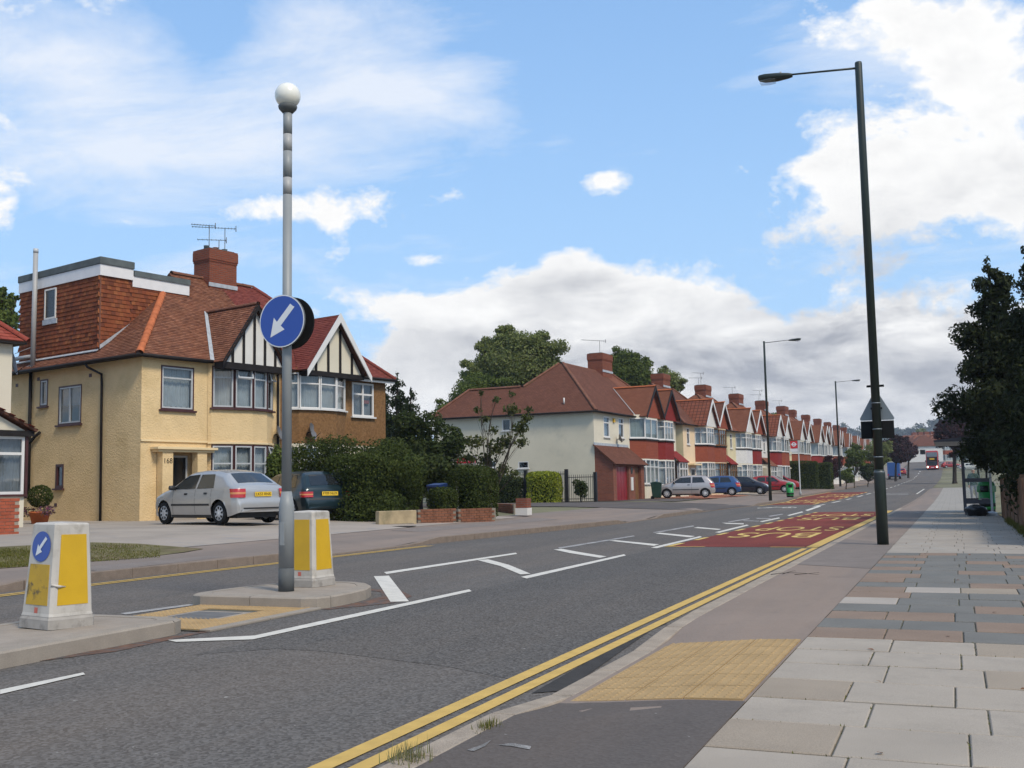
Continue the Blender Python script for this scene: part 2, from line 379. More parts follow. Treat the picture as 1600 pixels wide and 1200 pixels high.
M_slabB = pm('slab_brown', (.215, .155, .115), .85, .12, 2, .4, 110, .004, col2=(.19, .15, .12), c2lo=.55, c2hi=.8, c2s=2.3, speck=.2)
M_slabG = pm('slab_greygreen', (.15, .143, .128), .85, .12, 2, .4, 110, .004, col2=(.13, .13, .12), c2lo=.55, c2hi=.8, c2s=2.3, speck=.2)
M_slabW = pm('slab_whitish', (.34, .295, .25), .82, .08, 2, .3, 110, .004, speck=.1)
M_slabF = pm('slab_far', (.31, .27, .225), .82, .09, 1.4, .3, 110, .004, col2=(.33, .31, .28), c2lo=.55, c2hi=.8, c2s=1.1)
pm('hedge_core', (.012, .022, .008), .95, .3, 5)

# ------------------------------------------------------------------ terrain
_ZY = [(-80, 0), (60, 0), (80, .08), (100, .27), (125, .5), (147, .75), (200, 1.5), (230, 2.4), (262, 4.0), (330, 7), (500, 10), (900, 16), (2600, 40)]
def lin(tab):
    def f(v):
        if v <= tab[0][0]: return tab[0][1]
        for (a, b), (c, d) in zip(tab, tab[1:]):
            if v <= c: return b+(d-b)*(v-a)/(c-a)
        return tab[-1][1]
    return f
zr = lin(_ZY)
_KL = [(-80, -11.3), (11.4, -11.3), (15.8, -11.04), (22.3, -10.87), (33.8, -10.06), (40.6, -10.3), (48, -10.55), (68.7, -10.15), (84, -11.3), (110, -11.2), (2600, -11.2)]
KL = lin(_KL)
KR = -2.2
def dip(Y): return smooth01((Y-4.9)/.75)*(1-smooth01((Y-7.7)/1.1))
def kdrop(y):
    d = 1-smooth01((y-9.3)/1.6)
    d = max(d, smooth01((y-16.6)/.6)*(1-smooth01((y-20.6)/1.0)), smooth01((y-33.3)/.8)*(1-smooth01((y-38.5)/1.0)), smooth01((y-47)/1.)*(1-smooth01((y-59.5)/2)))
    return d
def terr(X, Y):
    z = zr(Y)
    if X <= KL(Y): return z + .125 - .095*kdrop(Y)*(1-smooth01((KL(Y)-.14-X)/1.2)) + .255*smooth01((KL(Y)-.1-X)/7)
    if X >= KR-.02: return z + .09 - .068*dip(Y)*(1-smooth01((X-KR)/1.1))
    return z
def bis(bm, co, no): bmesh.ops.bisect_plane(bm, geom=bm.verts[:]+bm.edges[:]+bm.faces[:], plane_co=co, plane_no=no)
def sheet(name, poly, mat, layer, res=4., parent=None, zf=None, kind=None, thick=0, **kw):
    """a surface laid on the terrain: polygon (x,y) cut into cells and lifted to the ground"""
    bm = bmesh.new(); bm.faces.new([bm.verts.new((x, y, 0)) for x, y in poly])
    xs = [p[0] for p in poly]; ys = [p[1] for p in poly]
    if res:
        x = math.ceil(min(xs)/res)*res
        while x < max(xs): bis(bm, (x, 0, 0), (1, 0, 0)); x += res
        y = math.ceil(min(ys)/res)*res
        while y < max(ys): bis(bm, (0, y, 0), (0, 1, 0)); y += res
    bmesh.ops.recalc_face_normals(bm, faces=bm.faces)
    if sum(f.normal.z for f in bm.faces) < 0: bmesh.ops.reverse_faces(bm, faces=bm.faces)
    for v in bm.verts: v.co.z = (zf or terr)(v.co.x, v.co.y)+layer
    me = bpy.data.meshes.new(name); bm.to_mesh(me); bm.free()
    uvl = me.uv_layers.new(name='UVMap')
    for l in me.loops: uvl.data[l.index].uv = me.vertices[l.vertex_index].co.xy
    return link(me, name, mat, parent, kind=kind, **kw)
def gp(x, y, z=0.): v = aZ(x, y, z); return (v.x, v.y)

# one sheet to the horizon, a little below everything laid on it
gx = [-1500, -700, -300, -120, -60, -40, -30, -25, -22, -20, -18.5, -17, -16, -15, -14, -13.2, -12.6, -12.2, -11, -6, -2.3, -2.1, -1, 2, 8, 30, 80, 300, 1500]
gy = [-60, -20, -8, 0]+list(range(4, 150, 4))+[160, 170, 180, 190, 200, 210, 220, 230, 240, 250, 262, 280, 300, 330, 400, 500, 900, 2600]
def zbase(X, Y): return (zr(Y)-.07) if -12.4 < X < 1.2 else (terr(X, Y)-.02 if X < 0 else zr(Y)+.06)
g = MB(); g.grid([[(x, y, zbase(x, y)) for x in gx] for y in gy]); g.build('ground', M_land, kind='structure')

ysR = list(np.arange(-10, 60, 5))+list(np.arange(60, 340, 8))
road = MB(); road.grid([[(KL(y)-.02, y, zr(y)), (-7, y, zr(y)), (KR+.02, y, zr(y))] for y in ysR])
road = road.build('road', M_road, kind='structure')
sheet('resurfaced_lane', [gp(430, 1014), gp(505, 1018), gp(700, 1042), gp(800, 1062), (-2.68, 7.0), (-2.68, 46), (-5.35, 46), (-5.35, 6.6)], M_road2, .002, 6, road, zf=lambda x, y: zr(y))

def mark(pts, mat, z=.006, name='road_marking'):
    mb = MB(); ps = [(*gp(*p), z) for p in pts]
    a = sum(ps[i][0]*ps[(i+1) % len(ps)][1]-ps[(i+1) % len(ps)][0]*ps[i][1] for i in range(len(ps)))
    mb.face(ps if a > 0 else ps[::-1]); return mb.build(name, mat, road)
def strip(x0, x1, y0, y1, mat, z=.006, name='road_marking', step=5, fx=lambda y: 0.):
    ys = list(np.linspace(y0, y1, max(2, int((y1-y0)/step)+1)))
    mb = MB(); mb.grid([[(x0+fx(y), y, zr(y)+z), (x1+fx(y), y, zr(y)+z)] for y in ys]); return mb.build(name, mat, road)
# hatched centre marking, traced on the road surface
mark([(262, 1001), (398, 994), (395, 1000), (275, 1004)], M_white); mark([(398, 994), (500, 971.5), (733, 921.5), (737, 924.5), (500, 977), (395, 1000)], M_white)
mark([(188, 959), (380, 933.5), (382, 935.5), (196, 961)], M_whiteold)
mark([(0, 1079), (130, 1052), (133, 1055), (0, 1086)], M_white)
for q in ([(600, 894.5), (806, 864), (808, 866), (604, 897.5)], [(584, 901), (607.5, 900), (639, 940.5), (610, 941)],
          [(746, 875.7), (762.5, 874.3), (795, 883), (829, 897), (813, 898), (782, 885)], [(814, 902), (975, 866.5), (978, 868.5), (823, 904.5)],
          [(865, 859), (878, 858), (908, 863.5), (948, 870), (937, 872), (890, 864.5)], [(1017, 856), (1094, 838), (1097, 839.5), (1026, 857)],
          [(952, 845.3), (961, 844.3), (1030, 851), (1022, 853.3)], [(1024, 834), (1031, 832.7), (1086, 838), (1079, 840)], [(1084, 825), (1090, 823.7), (1127, 827), (1122, 828.3)],
          [(1117, 832), (1167, 820), (1170, 821.3), (1124, 832.8)], [(1128, 817), (1162, 818), (1162, 819.7), (1135, 818.7)], [(1187, 815), (1217, 808.7), (1219, 810), (1191, 816)],
          [(1230, 805.3), (1253, 799.3), (1255.5, 800.5), (1233, 806.3)], [(1258, 797.3), (1280, 790.2), (1283, 791.4), (1262, 798.6)]): mark(q, M_white)
for q in ([(872, 856), (990, 837), (992, 838.2), (875, 858)], [(1020, 832), (1083, 821.2), (1085, 822.7), (1024, 833.2)], [(1137, 815.3), (1170, 810), (1172, 811.2), (1140, 816.3)],
          [(1160, 813), (1186, 814), (1186, 815), (1163, 814.5)], [(1180, 809.5), (1204, 810), (1204, 811.2), (1184, 811)], [(1200, 806.5), (1222, 803), (1224, 804), (1204, 807.5)]): mark(q, M_whiteold)
# double yellow line and the broad one beside the bus cage
strip(-2.67, -2.565, 2.0, 20.4, M_yel); strip(-2.50, -2.405, 2.0, 20.6, M_yel)
cage = MB()
cg = [gp(1092, 845.5), gp(1262, 852.3), gp(1372, 797), gp(1303, 794.3)]
YC0, YC1 = 20.8, 46.0
strip(-5.35, -2.66, YC0, YC1, M_red, .006, 'bus_stop_surfacing'); strip(-2.64, -2.42, 20.7, 47.5, M_yel, .007)
strip(-5.35, -4.55, YC0-.1, YC0, M_yelold, .010); strip(-3.3, -2.66, YC0-.1, YC0, M_yelold, .010)
for k in range(11): strip(-5.36, -5.24, YC0+.1+k*2.36, YC0+1.25+k*2.36, M_yelold, .011)
def road_text(s, cx, cyy, wd, ht, mat, z=.011):
    me = text_mesh(s, 1., 0.); vs = np.array([v.co[:] for v in me.vertices]); lo, hi = vs.min(0), vs.max(0)
    for v in me.vertices:
        a = (v.co.x-(lo[0]+hi[0])/2)/(hi[0]-lo[0])*wd; b = (v.co.y-(lo[1]+hi[1])/2)/(hi[1]-lo[1])*ht
        v.co = (cx-a, cyy-b, zr(cyy-b)+z)
    me.materials.clear(); link(me, 'road_lettering', mat, road)
road_text('BUS', -3.95, 25.6, 1.9, 2.4, M_yelold); road_text('STOP', -3.85, 29.2, 2.1, 2.4, M_yelold)
road_text('BUS', -3.95, 37.3, 1.9, 2.6, M_yelold); road_text('STOP', -3.9, 41.5, 2.1, 2.8, M_yelold)
# far bus cage across the road
far_x = lambda y: KL(y)+.35
mb = MB(); mb.grid([[(far_x(y), y, zr(y)+.006), (-7.35, y, zr(y)+.006)] for y in np.linspace(62, 104, 9)]); mb.build('bus_stop_surfacing', M_red, road)
strip(.2, .34, 60, 106, M_yel, .007, fx=KL)
for k in range(9): strip(-7.5, -7.33, 62.5+k*4.7, 65+k*4.7, M_yelold, .011)
for y0, s in ((68, 'BUS'), (74, 'STOP'), (86, 'BUS'), (93, 'STOP')): road_text(s, -8.7, y0, 2.2, 4.2, M_yelold)
# cycle symbol
mb = MB()
def ring2(mb, cx, cyy, r0, r1, k, z):
    for j in range(k):
        a, b = 2*math.pi*j/k, 2*math.pi*(j+1)/k
        mb.face([(cx+r1*math.cos(a)*.55, cyy+r1*math.sin(a)*1.6, z), (cx+r1*math.cos(b)*.55, cyy+r1*math.sin(b)*1.6, z), (cx+r0*math.cos(b)*.55, cyy+r0*math.sin(b)*1.6, z), (cx+r0*math.cos(a)*.55, cyy+r0*math.sin(a)*1.6, z)])
sx, syy = gp(1214, 793.5); ring2(mb, sx-.62, syy, .45, .62, 14, .006); ring2(mb, sx+.62, syy, .45, .62, 14, .006)
for a, b in (((-.62, 0), (-.2, 1.4)), ((-.2, 1.4), (.45, 1.3)), ((.45, 1.3), (0, 0)), ((0, 0), (-.62, 0)), ((.45, 1.3), (.62, 0)), ((-.2, 1.6), (-.4, 1.9)), ((.35, 1.9), (.6, 1.7))):
    mb.bar((sx+a[0], syy+a[1], .006), (sx+b[0], syy+b[1], .006), .14, .003)
mb.build('cycle_symbol', M_white, road)
# centre dashes further on
y = 57.
while y < 250:
    L = 5 if y < 110 else 4; strip(-6.85, -6.68, y, y+L, M_white, .007, step=3); y += L+(4 if y < 110 else 5)
strip(.22, .30, 6, 20.8, M_yel, fx=KL); strip(.37, .45, 6, 20.8, M_yel, fx=KL)
mark([(1440, 771), (1456, 768), (1460, 769.5), (1446, 772.3)], M_yelold, .012)
strip(-2.9, -2.78, 92, 116, M_white, .007); strip(-5.6, -3.4, 90, 91.2, M_whiteold, .007); strip(-5.4, -3.6, 95, 96.2, M_whiteold, .007)
# gutter litter: red-brown grit round the islands
M_grit = pm('gutter_grit', (.15, .085, .06), .95, .35, 9, .4, 90, .004, col2=(.10, .09, .085), c2lo=.45, c2hi=.62, c2s=7)
def gritband(pts, wd):
    mb = MB(); P = [Vector((*p, 0)) for p in pts]; rows = []
    for i, p in enumerate(P):
        d = (P[min(i+1, len(P)-1)]-P[max(i-1, 0)]).normalized(); n = Vector((d.y, -d.x, 0)); k = wd*(.25+.75*math.sin(math.pi*i/(len(P)-1)))*random.uniform(.6, 1.2)
        rows.append([(*p.xy, .004), (*(p+n*k).xy, .004)])
    mb.grid(rows); mb.build('grit', M_grit, road)

# ------------------------------------------------------------------ near pavement (right)
SLX = -1.05
ys = [-6]+list(np.arange(0, 20, .5))+list(np.arange(20, 120, 5))
def pav_x(y): return [KR+.14, KR+.3, -1.75, -1.4, SLX]
near = MB(); near.grid([[(x, y, terr(x, y)) for x in pav_x(y)] for y in ys]); near = near.build('pavement', M_path, kind='structure')
sheet('tarmac_patch', [(KR+.14, -5), (SLX, -5), (SLX, 5.62), (-2.0, 5.62), (KR+.14, 5.62)], M_path_new, .003, .45, near)
sheet('tarmac_patch', [(KR+.14, 15.2), (SLX, 14.6), (SLX, 20.5), (KR+.14, 22.2)], pm('path_tarmac_mid', (.18, .15, .13), .9, .12, 3, .4, 160, .005, speck=.25), .003, 2, near)
# chalky scuff marks
for q in ([(730, 1174), (752, 1166), (768, 1158), (758, 1168), (740, 1176)], [(778, 1166), (800, 1163), (830, 1168), (828, 1173), (800, 1168)]):
    mb = MB(); mb.face([(*gp(x, y_, .09), terr(*gp(x, y_, .09))+.006) for x, y_ in q][::-1]); mb.build('scuff_mark', M_whiteold, near)
bed = MB(); bed.grid([[(x, y, terr(x, y)-.004) for x in (SLX, 1.28)] for y in ys]); bed = bed.build('slab_bed', M_mortar, near)
W0, D0 = .525, .575
slab_me = {}
def slab(x0, x1, y0, y1, mat):
    key = (round(x1-x0, 2), mat.name); me = slab_me.get(key)
    if me is None:
        a, b = (x1-x0)/2-.004, (y1-y0)/2-.012; mb = MB(); e = .006
        mb.pts([(-a, -b, -.03), (a, -b, -.03), (a, b, -.03), (-a, b, -.03), (-a, -b, .0), (a, -b, .0), (a, b, .0), (-a, b, .0), (-a+e, -b+e, .005), (a-e, -b+e, .005), (a-e, b-e, .005), (-a+e, b-e, .005)])
        for k in range(4):
            mb.idx([k, (k+1) % 4, 4+(k+1) % 4, 4+k]); mb.idx([4+k, 4+(k+1) % 4, 8+(k+1) % 4, 8+k])
        mb.idx([8, 9, 10, 11]); me = mb.mesh('paving_slab'); slab_me[key] = me
    o = bpy.data.objects.new('paving_slab', me); C.objects.link(o); o.parent = near
    if not me.materials: me.materials.append(mat)
    cx, cyy = (x0+x1)/2, (y0+y1)/2
    o.location = (cx, cyy, terr(cx, cyy)+random.uniform(-.0025, .0025)); o.rotation_euler = (random.uniform(-.003, .003), random.uniform(-.004, .004), 0)
rows = {0: 'LLTT', 1: 'LLLLL', 2: 'LLTLL', 3: 'TLLLL', 4: 'LLLLL', 5: 'TLLLL', 6: 'LLLLL', 7: 'LTLLL', 8: 'LLLLL', 9: 'LLLLL'}
rowsfar = ['BBGG', 'GGBB', 'BBGG', 'GGBG', 'WGGB', 'BGGB', 'BWTG', 'GGBG', 'BGGG', 'BGGB', 'GGBG', 'BGGG', 'GGGB', 'BGBG', 'GGGG', 'BGGB', 'GBGG']
SM = dict(L=M_slabL, T=M_slabT, B=M_slabB, G=M_slabG, W=M_slabW, F=M_slabF)
YE = 8.06
offs = [0, .09, -.055, .10, -.02, .07]
def slab_row(k, codes, dep=D0, y0=None):
    y0 = YE+k*dep if y0 is None else y0; off = offs[k % 6]; x = SLX; j = 0
    while x < 1.2:
        wdt = W0+(off if j == 0 else 0) if j < 4 else .3
        x1 = min(x+wdt, 1.26)
        if x1-x > .08: slab(x, x1, y0, y0+dep, SM[codes[min(j, len(codes)-1)]])
        x = x1; j += 1
for k in range(-10, 0): slab_row(k, rows[-k-1])
for k in range(0, 17): slab_row(k, rowsfar[k])
for k in range(17, 17+40): slab_row(k, 'FFFF')
mb = MB(); y_end = YE+57*D0
mb.grid([[(x, y, terr(x, y)+.004) for x in (SLX, 0, 1.27)] for y in [y_end]+list(np.arange(44, 118, 4))]); mb.build('far_paving', brickm('far_paving', (.33, .30, .26), (.29, .265, .23), (.18, .16, .135), .525, .575, .008, .2), near)
# blister paving at the crossing place
def tactile_mesh(wd, dp, nx, ny):
    mb = MB(); mb.box(-wd/2+.002, wd/2-.002, -dp/2+.002, dp/2-.002, -.03, .003)
    for i in range(nx):
        for j in range(ny):
            x, y_ = -wd/2+(i+.5)*wd/nx, -dp/2+(j+.5)*dp/ny; r = .0145; t = .0095
            b = mb.pts([(x+r*math.cos(a*math.pi/3), y_+r*math.sin(a*math.pi/3), .003) for a in range(6)]); u = mb.pts([(x+t*math.cos(a*math.pi/3), y_+t*math.sin(a*math.pi/3), .0072) for a in range(6)])
            for a in range(6): mb.idx([b[a], b[(a+1) % 6], u[(a+1) % 6], u[a]])
            mb.idx(u)
    me = mb.mesh('tactile_slab'); me.materials.append(M_tact); return me
tm = tactile_mesh(.312, .368, 5, 6)
for i in range(3):
    for j in range(6):
        o = bpy.data.objects.new('tactile_slab', tm); C.objects.link(o); o.parent = near
        x = -2.02+.159+i*.319; yy = 5.64+.19+j*.376; z0, z1 = terr(x-.15, yy), terr(x+.15, yy); q0, q1 = terr(x, yy-.18), terr(x, yy+.18)
        o.location = (x, yy, terr(x, yy)+.004); o.rotation_euler = (math.atan2(q1-q0, .36), -math.atan2(z1-z0, .3), 0)
# kerb stones
def kerb(parent, fx0, y0, y1, ztop, wd=.14, L=.9, mat=M_kerb, side=1, gap=.006):
    y = y0
    while y < y1-.05:
        ye = min(y+L*random.uniform(.93, 1.05), y1); mb = MB(); j = random.uniform(-.006, .006)
        A = [(fx0(y)+j, y+gap), (fx0(y)+wd*side, y+gap), (fx0(ye)+wd*side, ye-gap), (fx0(ye)+j, ye-gap)]
        if side < 0: A = A[::-1]
        zt = [ztop(q[0], q[1]) for q in A]
        lo = mb.pts([(q[0], q[1], zr(q[1])-.05) for q in A]); hi = mb.pts([(q[0], q[1], z) for q, z in zip(A, zt)])
        mb.idx(lo[::-1]); mb.idx(hi)
        for k in range(4): mb.idx([lo[k], lo[(k+1) % 4], hi[(k+1) % 4], hi[k]])
        mb.build('kerb_stone', mat, parent, bevel=.012); y = ye
M_kerbN = pm('kerb_near', (.30, .245, .19), .85, .2, 6, .5, 130, .006, speck=.25, ss=220, col2=(.2, .165, .13), c2lo=.55, c2hi=.75, c2s=5)
kerb(near, lambda y: KR, -.5, 48, lambda x, y: terr(KR+.05, y)+.004, mat=M_kerbN)
mb = MB(); mb.face([(*gp(x, y_), .0045) for x, y_ in ((831, 1084), (884, 1080), (950, 1033), (1019, 984), (1044, 974), (1010, 982), (930, 1028), (856, 1070))]); mb.build('gutter_patch', pm('gutter_tar', (.05, .046, .043), .9, .2, 6, .5, 90), road, fixn=True)
sheet('kerb_run', [(KR, 48), (KR+.14, 48), (KR+.14, 112), (KR, 112)], M_kerb, .006, 6, near)

# ------------------------------------------------------------------ far side pavement (left)
ysL = list(np.arange(-10, 140, 2.5))+list(np.arange(140, 330, 10))
far = MB(); far.grid([[(KL(y)-t, y, terr(KL(y)-t-.001, y)) for t in (4.2, 3., 2., 1., .14)] for y in ysL]); far = far.build('pavement', M_path, kind='structure')
far.name = 'far_pavement'
kerb(far, KL, 4, 66, lambda x, y: zr(y)+.135-.105*kdrop(y), .15, .95, side=-1)
mb = MB(); rr = [(KL(y), KL(y)-.15, y) for y in list(np.arange(66, 140, 3))+list(np.arange(140, 330, 10))]
mb.grid([[(b, y, zr(y)+.125), (a, y, zr(y)+.125), (a, y, zr(y)-.02)] for a, b, y in rr], smooth=False); mb.build('kerb_run', M_kerb, far)
strip_far = [(-15.2, y) for y in np.arange(-10, 44, 3)]
sheet('forecourt', [(-15.0, -8), (-15.0, 30), (-16.2, 38.5), (-34, 44), (-34, -8)], M_conc, .004, 3, kind='structure')
sheet('path_strip', [(-13.6, 16.5), (-13.5, 33), (-15.2, 33), (-15.3, 14.5)], M_conc2, .008, 3, far)
sheet('side_road', [(KL(47.5)-.02, 47.5), (KL(59.5)-.02, 59.5), (-17.5, 57.0), (-26, 56.0), (-60, 56), (-60, 47.5), (-26, 47), (-17, 44.8)], M_path_new, .010, 3, kind='structure')
sheet('forecourt', [(-14.8, 60), (-14.8, 69), (-30, 69), (-30, 58)], M_path_new, .012, 3, kind='structure')
sheet('drive', [(-14.6, 67), (-14.6, 83), (-24, 83), (-24, 67)], M_brickpave, .016, 3, kind='structure')
sheet('forecourt', [(-14.6, 83), (-14.4, 140), (-26, 140), (-26, 83)], M_conc, .006, 3, kind='structure')
# verge
def gt(px, py):
    z = .25
    for _ in range(12): v = aZ(px, py, z); z = .5*z+.5*terr(v.x, v.y)
    return (v.x, v.y)
sheet('verge', [gt(-60, 862), gt(0, 855), gt(145, 848), gt(215, 850), gt(318, 858), gt(290, 863), gt(215, 873), gt(140, 878), gt(0, 889), gt(-60, 894)], M_grass, .010, 1.2, kind='structure')
# worn tarmac patches on the far path
for q in ([(-12.4, 24), (-12.0, 33), (-13.0, 33.5), (-13.3, 24)], [(-11.4, 12), (-11.5, 15), (-12.0, 15.2), (-12.2, 12.2)]): sheet('tarmac_patch', q, pm('path_tarmac_old', (.19, .16, .14), .9, .12, 3, .4, 160, .005, speck=.25), .005, 2, far)

# ------------------------------------------------------------------ traffic islands
def outline(cx, y_flat, y_round, hw, n=9, ins=0.):
    """straight edge at y_flat, rounded nose towards y_round"""
    sg = 1 if y_round > y_flat else -1; y_mid = y_flat+sg*max(.35, abs(y_round-y_flat)-hw*1.45); rr = abs(y_round-y_mid)
    hw -= ins; rr -= ins; yf = y_flat+sg*ins; c = .22-ins*.4
    pts = [(cx-hw, yf+sg*c), (cx-hw+c*.3, yf+sg*c*.3), (cx-hw+c, yf), (cx, yf), (cx+hw-c, yf), (cx+hw-c*.3, yf+sg*c*.3), (cx+hw, yf+sg*c)]
    for k in range(n+1):
        a = math.pi*k/n; pts.append((cx+hw*math.cos(a), y_mid+sg*rr*math.sin(a)))
    return pts if sg > 0 else pts[::-1]
def island(cx, yf, yr, hw, label):
    t = thing('traffic_island', label, 'traffic island', (cx, (yf+yr)/2, 0)); ox, oy = cx, (yf+yr)/2
    A, B = outline(cx, yf, yr, hw), outline(cx, yf, yr, hw, ins=.16); n = len(A); S = lambda p, z: (p[0]-ox, p[1]-oy, z)
    i = 0; gaps = [0, 3, 6, 8, 10, 12, 14, n] if n > 14 else list(range(0, n+1, 2))
    for a, b in zip(gaps, gaps[1:]):
        mb = MB(); k = [j % n for j in range(a, b+1)]
        mb.grid([[S(A[j], -.02), S(A[j], .105), S(((A[j][0]*.9+B[j][0]*.1), (A[j][1]*.9+B[j][1]*.1)), .12), S(B[j], .125), S(B[j], 0)] for j in k], smooth=False, flip=True)
        for j in (k[0], k[-1]): mb.face([S(A[j], -.02), S(A[j], .105), S(B[j], .125), S(B[j], -.02)])
        o = mb.build('kerb_stone', M_kerbI, t, fixn=True); s = 1-.006; c = Vector((sum(A[j][0] for j in k)/len(k)-ox, sum(A[j][1] for j in k)/len(k)-oy, 0)); o.location = c*(1-s); o.scale = (s, s, 1)
    mb = MB(); mb.prism([S(p, .0) for p in B], (0, 0, .121)); mb.build('paved_top', M_isl, t, fixn=True); gr = [(p[0]*1.04-.04*ox, p[1]*1.04-.04*oy) for p in A]
    gritband([q for q in A+[A[0]]], .0 if False else .16) if False else None
    return t
ISL1 = island(-6.97, 7.72, 4.6, .70, 'kerbed concrete traffic island carrying only the scuffed bollard')
ISL2 = island(-6.93, 9.45, 11.3, .86, 'kerbed concrete traffic island carrying the beacon pole and clean bollard')
gritband([(-6.75, 5.3), (-6.45, 5.9), (-6.25, 6.6), (-6.22, 7.3), (-6.15, 7.8)], .22)
gritband([(-6.07, 9.5), (-6.03, 10.2), (-6.1, 10.8), (-6.4, 11.3), (-7.0, 11.5)], .45)
# paved gap between the islands
tm2 = tactile_mesh(.37, .37, 6, 6)
gap = sheet('crossing_gap', [(-7.6, 7.7), (-6.12, 7.7), (-6.08, 9.5), (-7.6, 9.5)], M_mortar, .010, 0, zf=lambda x, y: 0, kind='structure')
for i in range(4):
    for j in range(5):
        x, yy = -7.58+.185+i*.345, 7.73+.18+j*.355
        if 1 <= i <= 2 and j in (2, 3): continue
        o = bpy.data.objects.new('tactile_slab', tm2); C.objects.link(o); o.parent = gap; o.location = (x, yy, .016); o.scale = (.93, .95, 1)
mb = MB(); mb.box(-7.21, -6.52, 8.29, 8.97, .0, .018); mb.build('cover_frame', M_isl, gap); mb = MB(); mb.box(-7.13, -6.60, 8.37, 8.89, .0, .021); mb.build('access_cover', pm('cover_infill', (.14, .135, .13), .85, .15, 8, .4, 120, .004), gap)
for k in range(2): mb = MB(); mb.box(-6.19, -6.07, 7.72+k*.89, 8.60+k*.89, .0, .022); mb.build('edging_stone', M_kerbI, gap, bevel=.006)
# ------------------------------------------------------------------ street furniture
M_bol = pm('bollard_white', (.47, .43, .375), .5, .08, 4, .1, 40, .004, col2=(.27, .235, .19), c2lo=.50, c2hi=.74, c2s=5.5)
M_bolbase = pm('bollard_plinth', (.34, .31, .275), .7, .15, 7, .3, 70, .004, col2=(.2, .18, .16), c2s=6)
M_bolyel = pm('bollard_yellow', (.56, .33, .008), .35, .06, 5, col2=(.5, .3, .02), c2lo=.6, c2hi=.8, c2s=5)
M_bolyel_d = pm('bollard_yellow_scuffed', (.47, .28, .012), .4, .1, 5, col2=(.06, .045, .03), c2lo=.54, c2hi=.66, c2s=8)
M_blue = pm('sign_blue', (.012, .055, .30), .35, .06, 3, coat=.3)
M_signw = pm('sign_white', (.66, .66, .66), .35, .04, 4)
M_greypole = pm('pole_grey', (.235, .245, .245), .5, .06, 3, .05, 60)
M_greydark = pm('pole_base_dark', (.10, .105, .105), .6, .1, 5)
M_blk = pm('black_paint', (.010, .010, .010), .8, .15, 3, spec=.2)
M_lampgreen = pm('lamp_column_green', (.016, .024, .019), .45, .15, 3)
M_globe = pm('globe_opal', (.78, .75, .66), .25, .03, 2, coat=.3)
M_band = pm('band_pale', (.33, .325, .315), .5, .04, 3)
M_lens = glassm('lamp_lens', (.85, .86, .88), .12, .2)
M_signback = pm('sign_back_grey', (.17, .19, .20), .5, .06, 3, metal=.2)
M_sticker = pm('sticker_red', (.5, .12, .08), .5, .1, 9)
def arrow_poly(k):   # keep-left arrow in a unit disc, pointing down and to the left
    P = [(.52, .56), (.40, .66), (-.22, -.02), (-.36, .16), (-.52, -.62), (.14, -.34), (-.04, -.18), (.60, .52)]
    return [(a*k, b*k) for a, b in P]
def bollard(loc, rz, label, scuffed, arrow, tilt=0):
    t = thing('traffic_bollard', label, 'bollard', loc, rz, 'lit bollards on the traffic islands'); t.rotation_euler = (tilt, -tilt*.7, rz)
    hw = lambda z: .200-.034*(z-.12)/.72
    b = MB(); 
    def ring(h, z, c=.022): return [(-h+c, -h, z), (h-c, -h, z), (h, -h+c, z), (h, h-c, z), (h-c, h, z), (-h+c, h, z), (-h, h-c, z), (-h, -h+c, z)]
    def shell(prof):
        mb = MB(); R = [mb.pts(ring(h, z)) for h, z in prof]
        for a, q in zip(R, R[1:]):
            for k in range(8): mb.idx([a[k], a[(k+1) % 8], q[(k+1) % 8], q[k]])
        mb.idx(R[-1]); mb.idx(R[0][::-1]); return mb
    shell([(.215, .0), (.215, .075), (.204, .10)]).build('plinth', M_bolbase, t, fixn=True)
    body = shell([(.207, .10), (.201, .125), (hw(.80), .80), (hw(.80)-.002, .845), (hw(.80)-.016, .858), (.02, .868)]).build('body', M_bol, t, fixn=True)
    def fp(face, u, z, e):
        h = hw(z)+e
        return {0: (u, -h, z), 1: (h, u, z), 2: (-u, h, z), 3: (-h, -u, z)}[face]
    for face in range(4):
        top = .52 if (arrow and face in (0, 2)) else .765; lo = .19
        P = [fp(face, -hw(lo)+.052, lo, .004), fp(face, hw(lo)-.052, lo, .004), fp(face, hw(top)-.052, top, .004), fp(face, -hw(top)+.052, top, .004)]
        mb = MB(); n = Vector(P[1])-Vector(P[0]); mb.prism(P, (n.cross(Vector(P[3])-Vector(P[0]))).normalized()*-.004)
        mb.build('yellow_panel', M_bolyel_d if (scuffed and face == 0) else M_bolyel, t, fixn=True)
    if arrow:
        cz, rr = .665, .125
        for face in (0, 2):
            mb = MB(); mb.face([fp(face, rr*math.cos(2*math.pi*k/28), cz+rr*math.sin(2*math.pi*k/28), .005) for k in range(28)]); d = mb.build('arrow_disc', M_blue, t)
            mb = MB(); mb.face([fp(face, a, cz+q, .008) for a, q in arrow_poly(rr)]); mb.build('arrow', M_signw, d)
    mb = MB(); mb.face([fp(0, -.02, .125, .003), fp(0, .025, .125, .003), fp(0, .025, .17, .003), fp(0, -.02, .17, .003)]); mb.build('sticker', M_sticker, t)
    if scuffed:
        mb = MB(); mb.ringtube([fp(0, hw(.35)-.01, .36, .006), fp(1, -hw(.33)+.05, .345, .012), fp(1, -hw(.33)+.12, .34, .004)], [.008, .012, .004], 6); mb.build('torn_edge', M_bol, t)
    return t
bollard((-7.0, 6.9, .124), rad(-10), 'grimy white bollard with blue arrow disc and blackened yellow panel', True, True, rad(-1.2))
bollard((-6.97, 10.66, .124), rad(-4), 'clean white bollard with tall yellow panels behind the beacon pole', False, False)

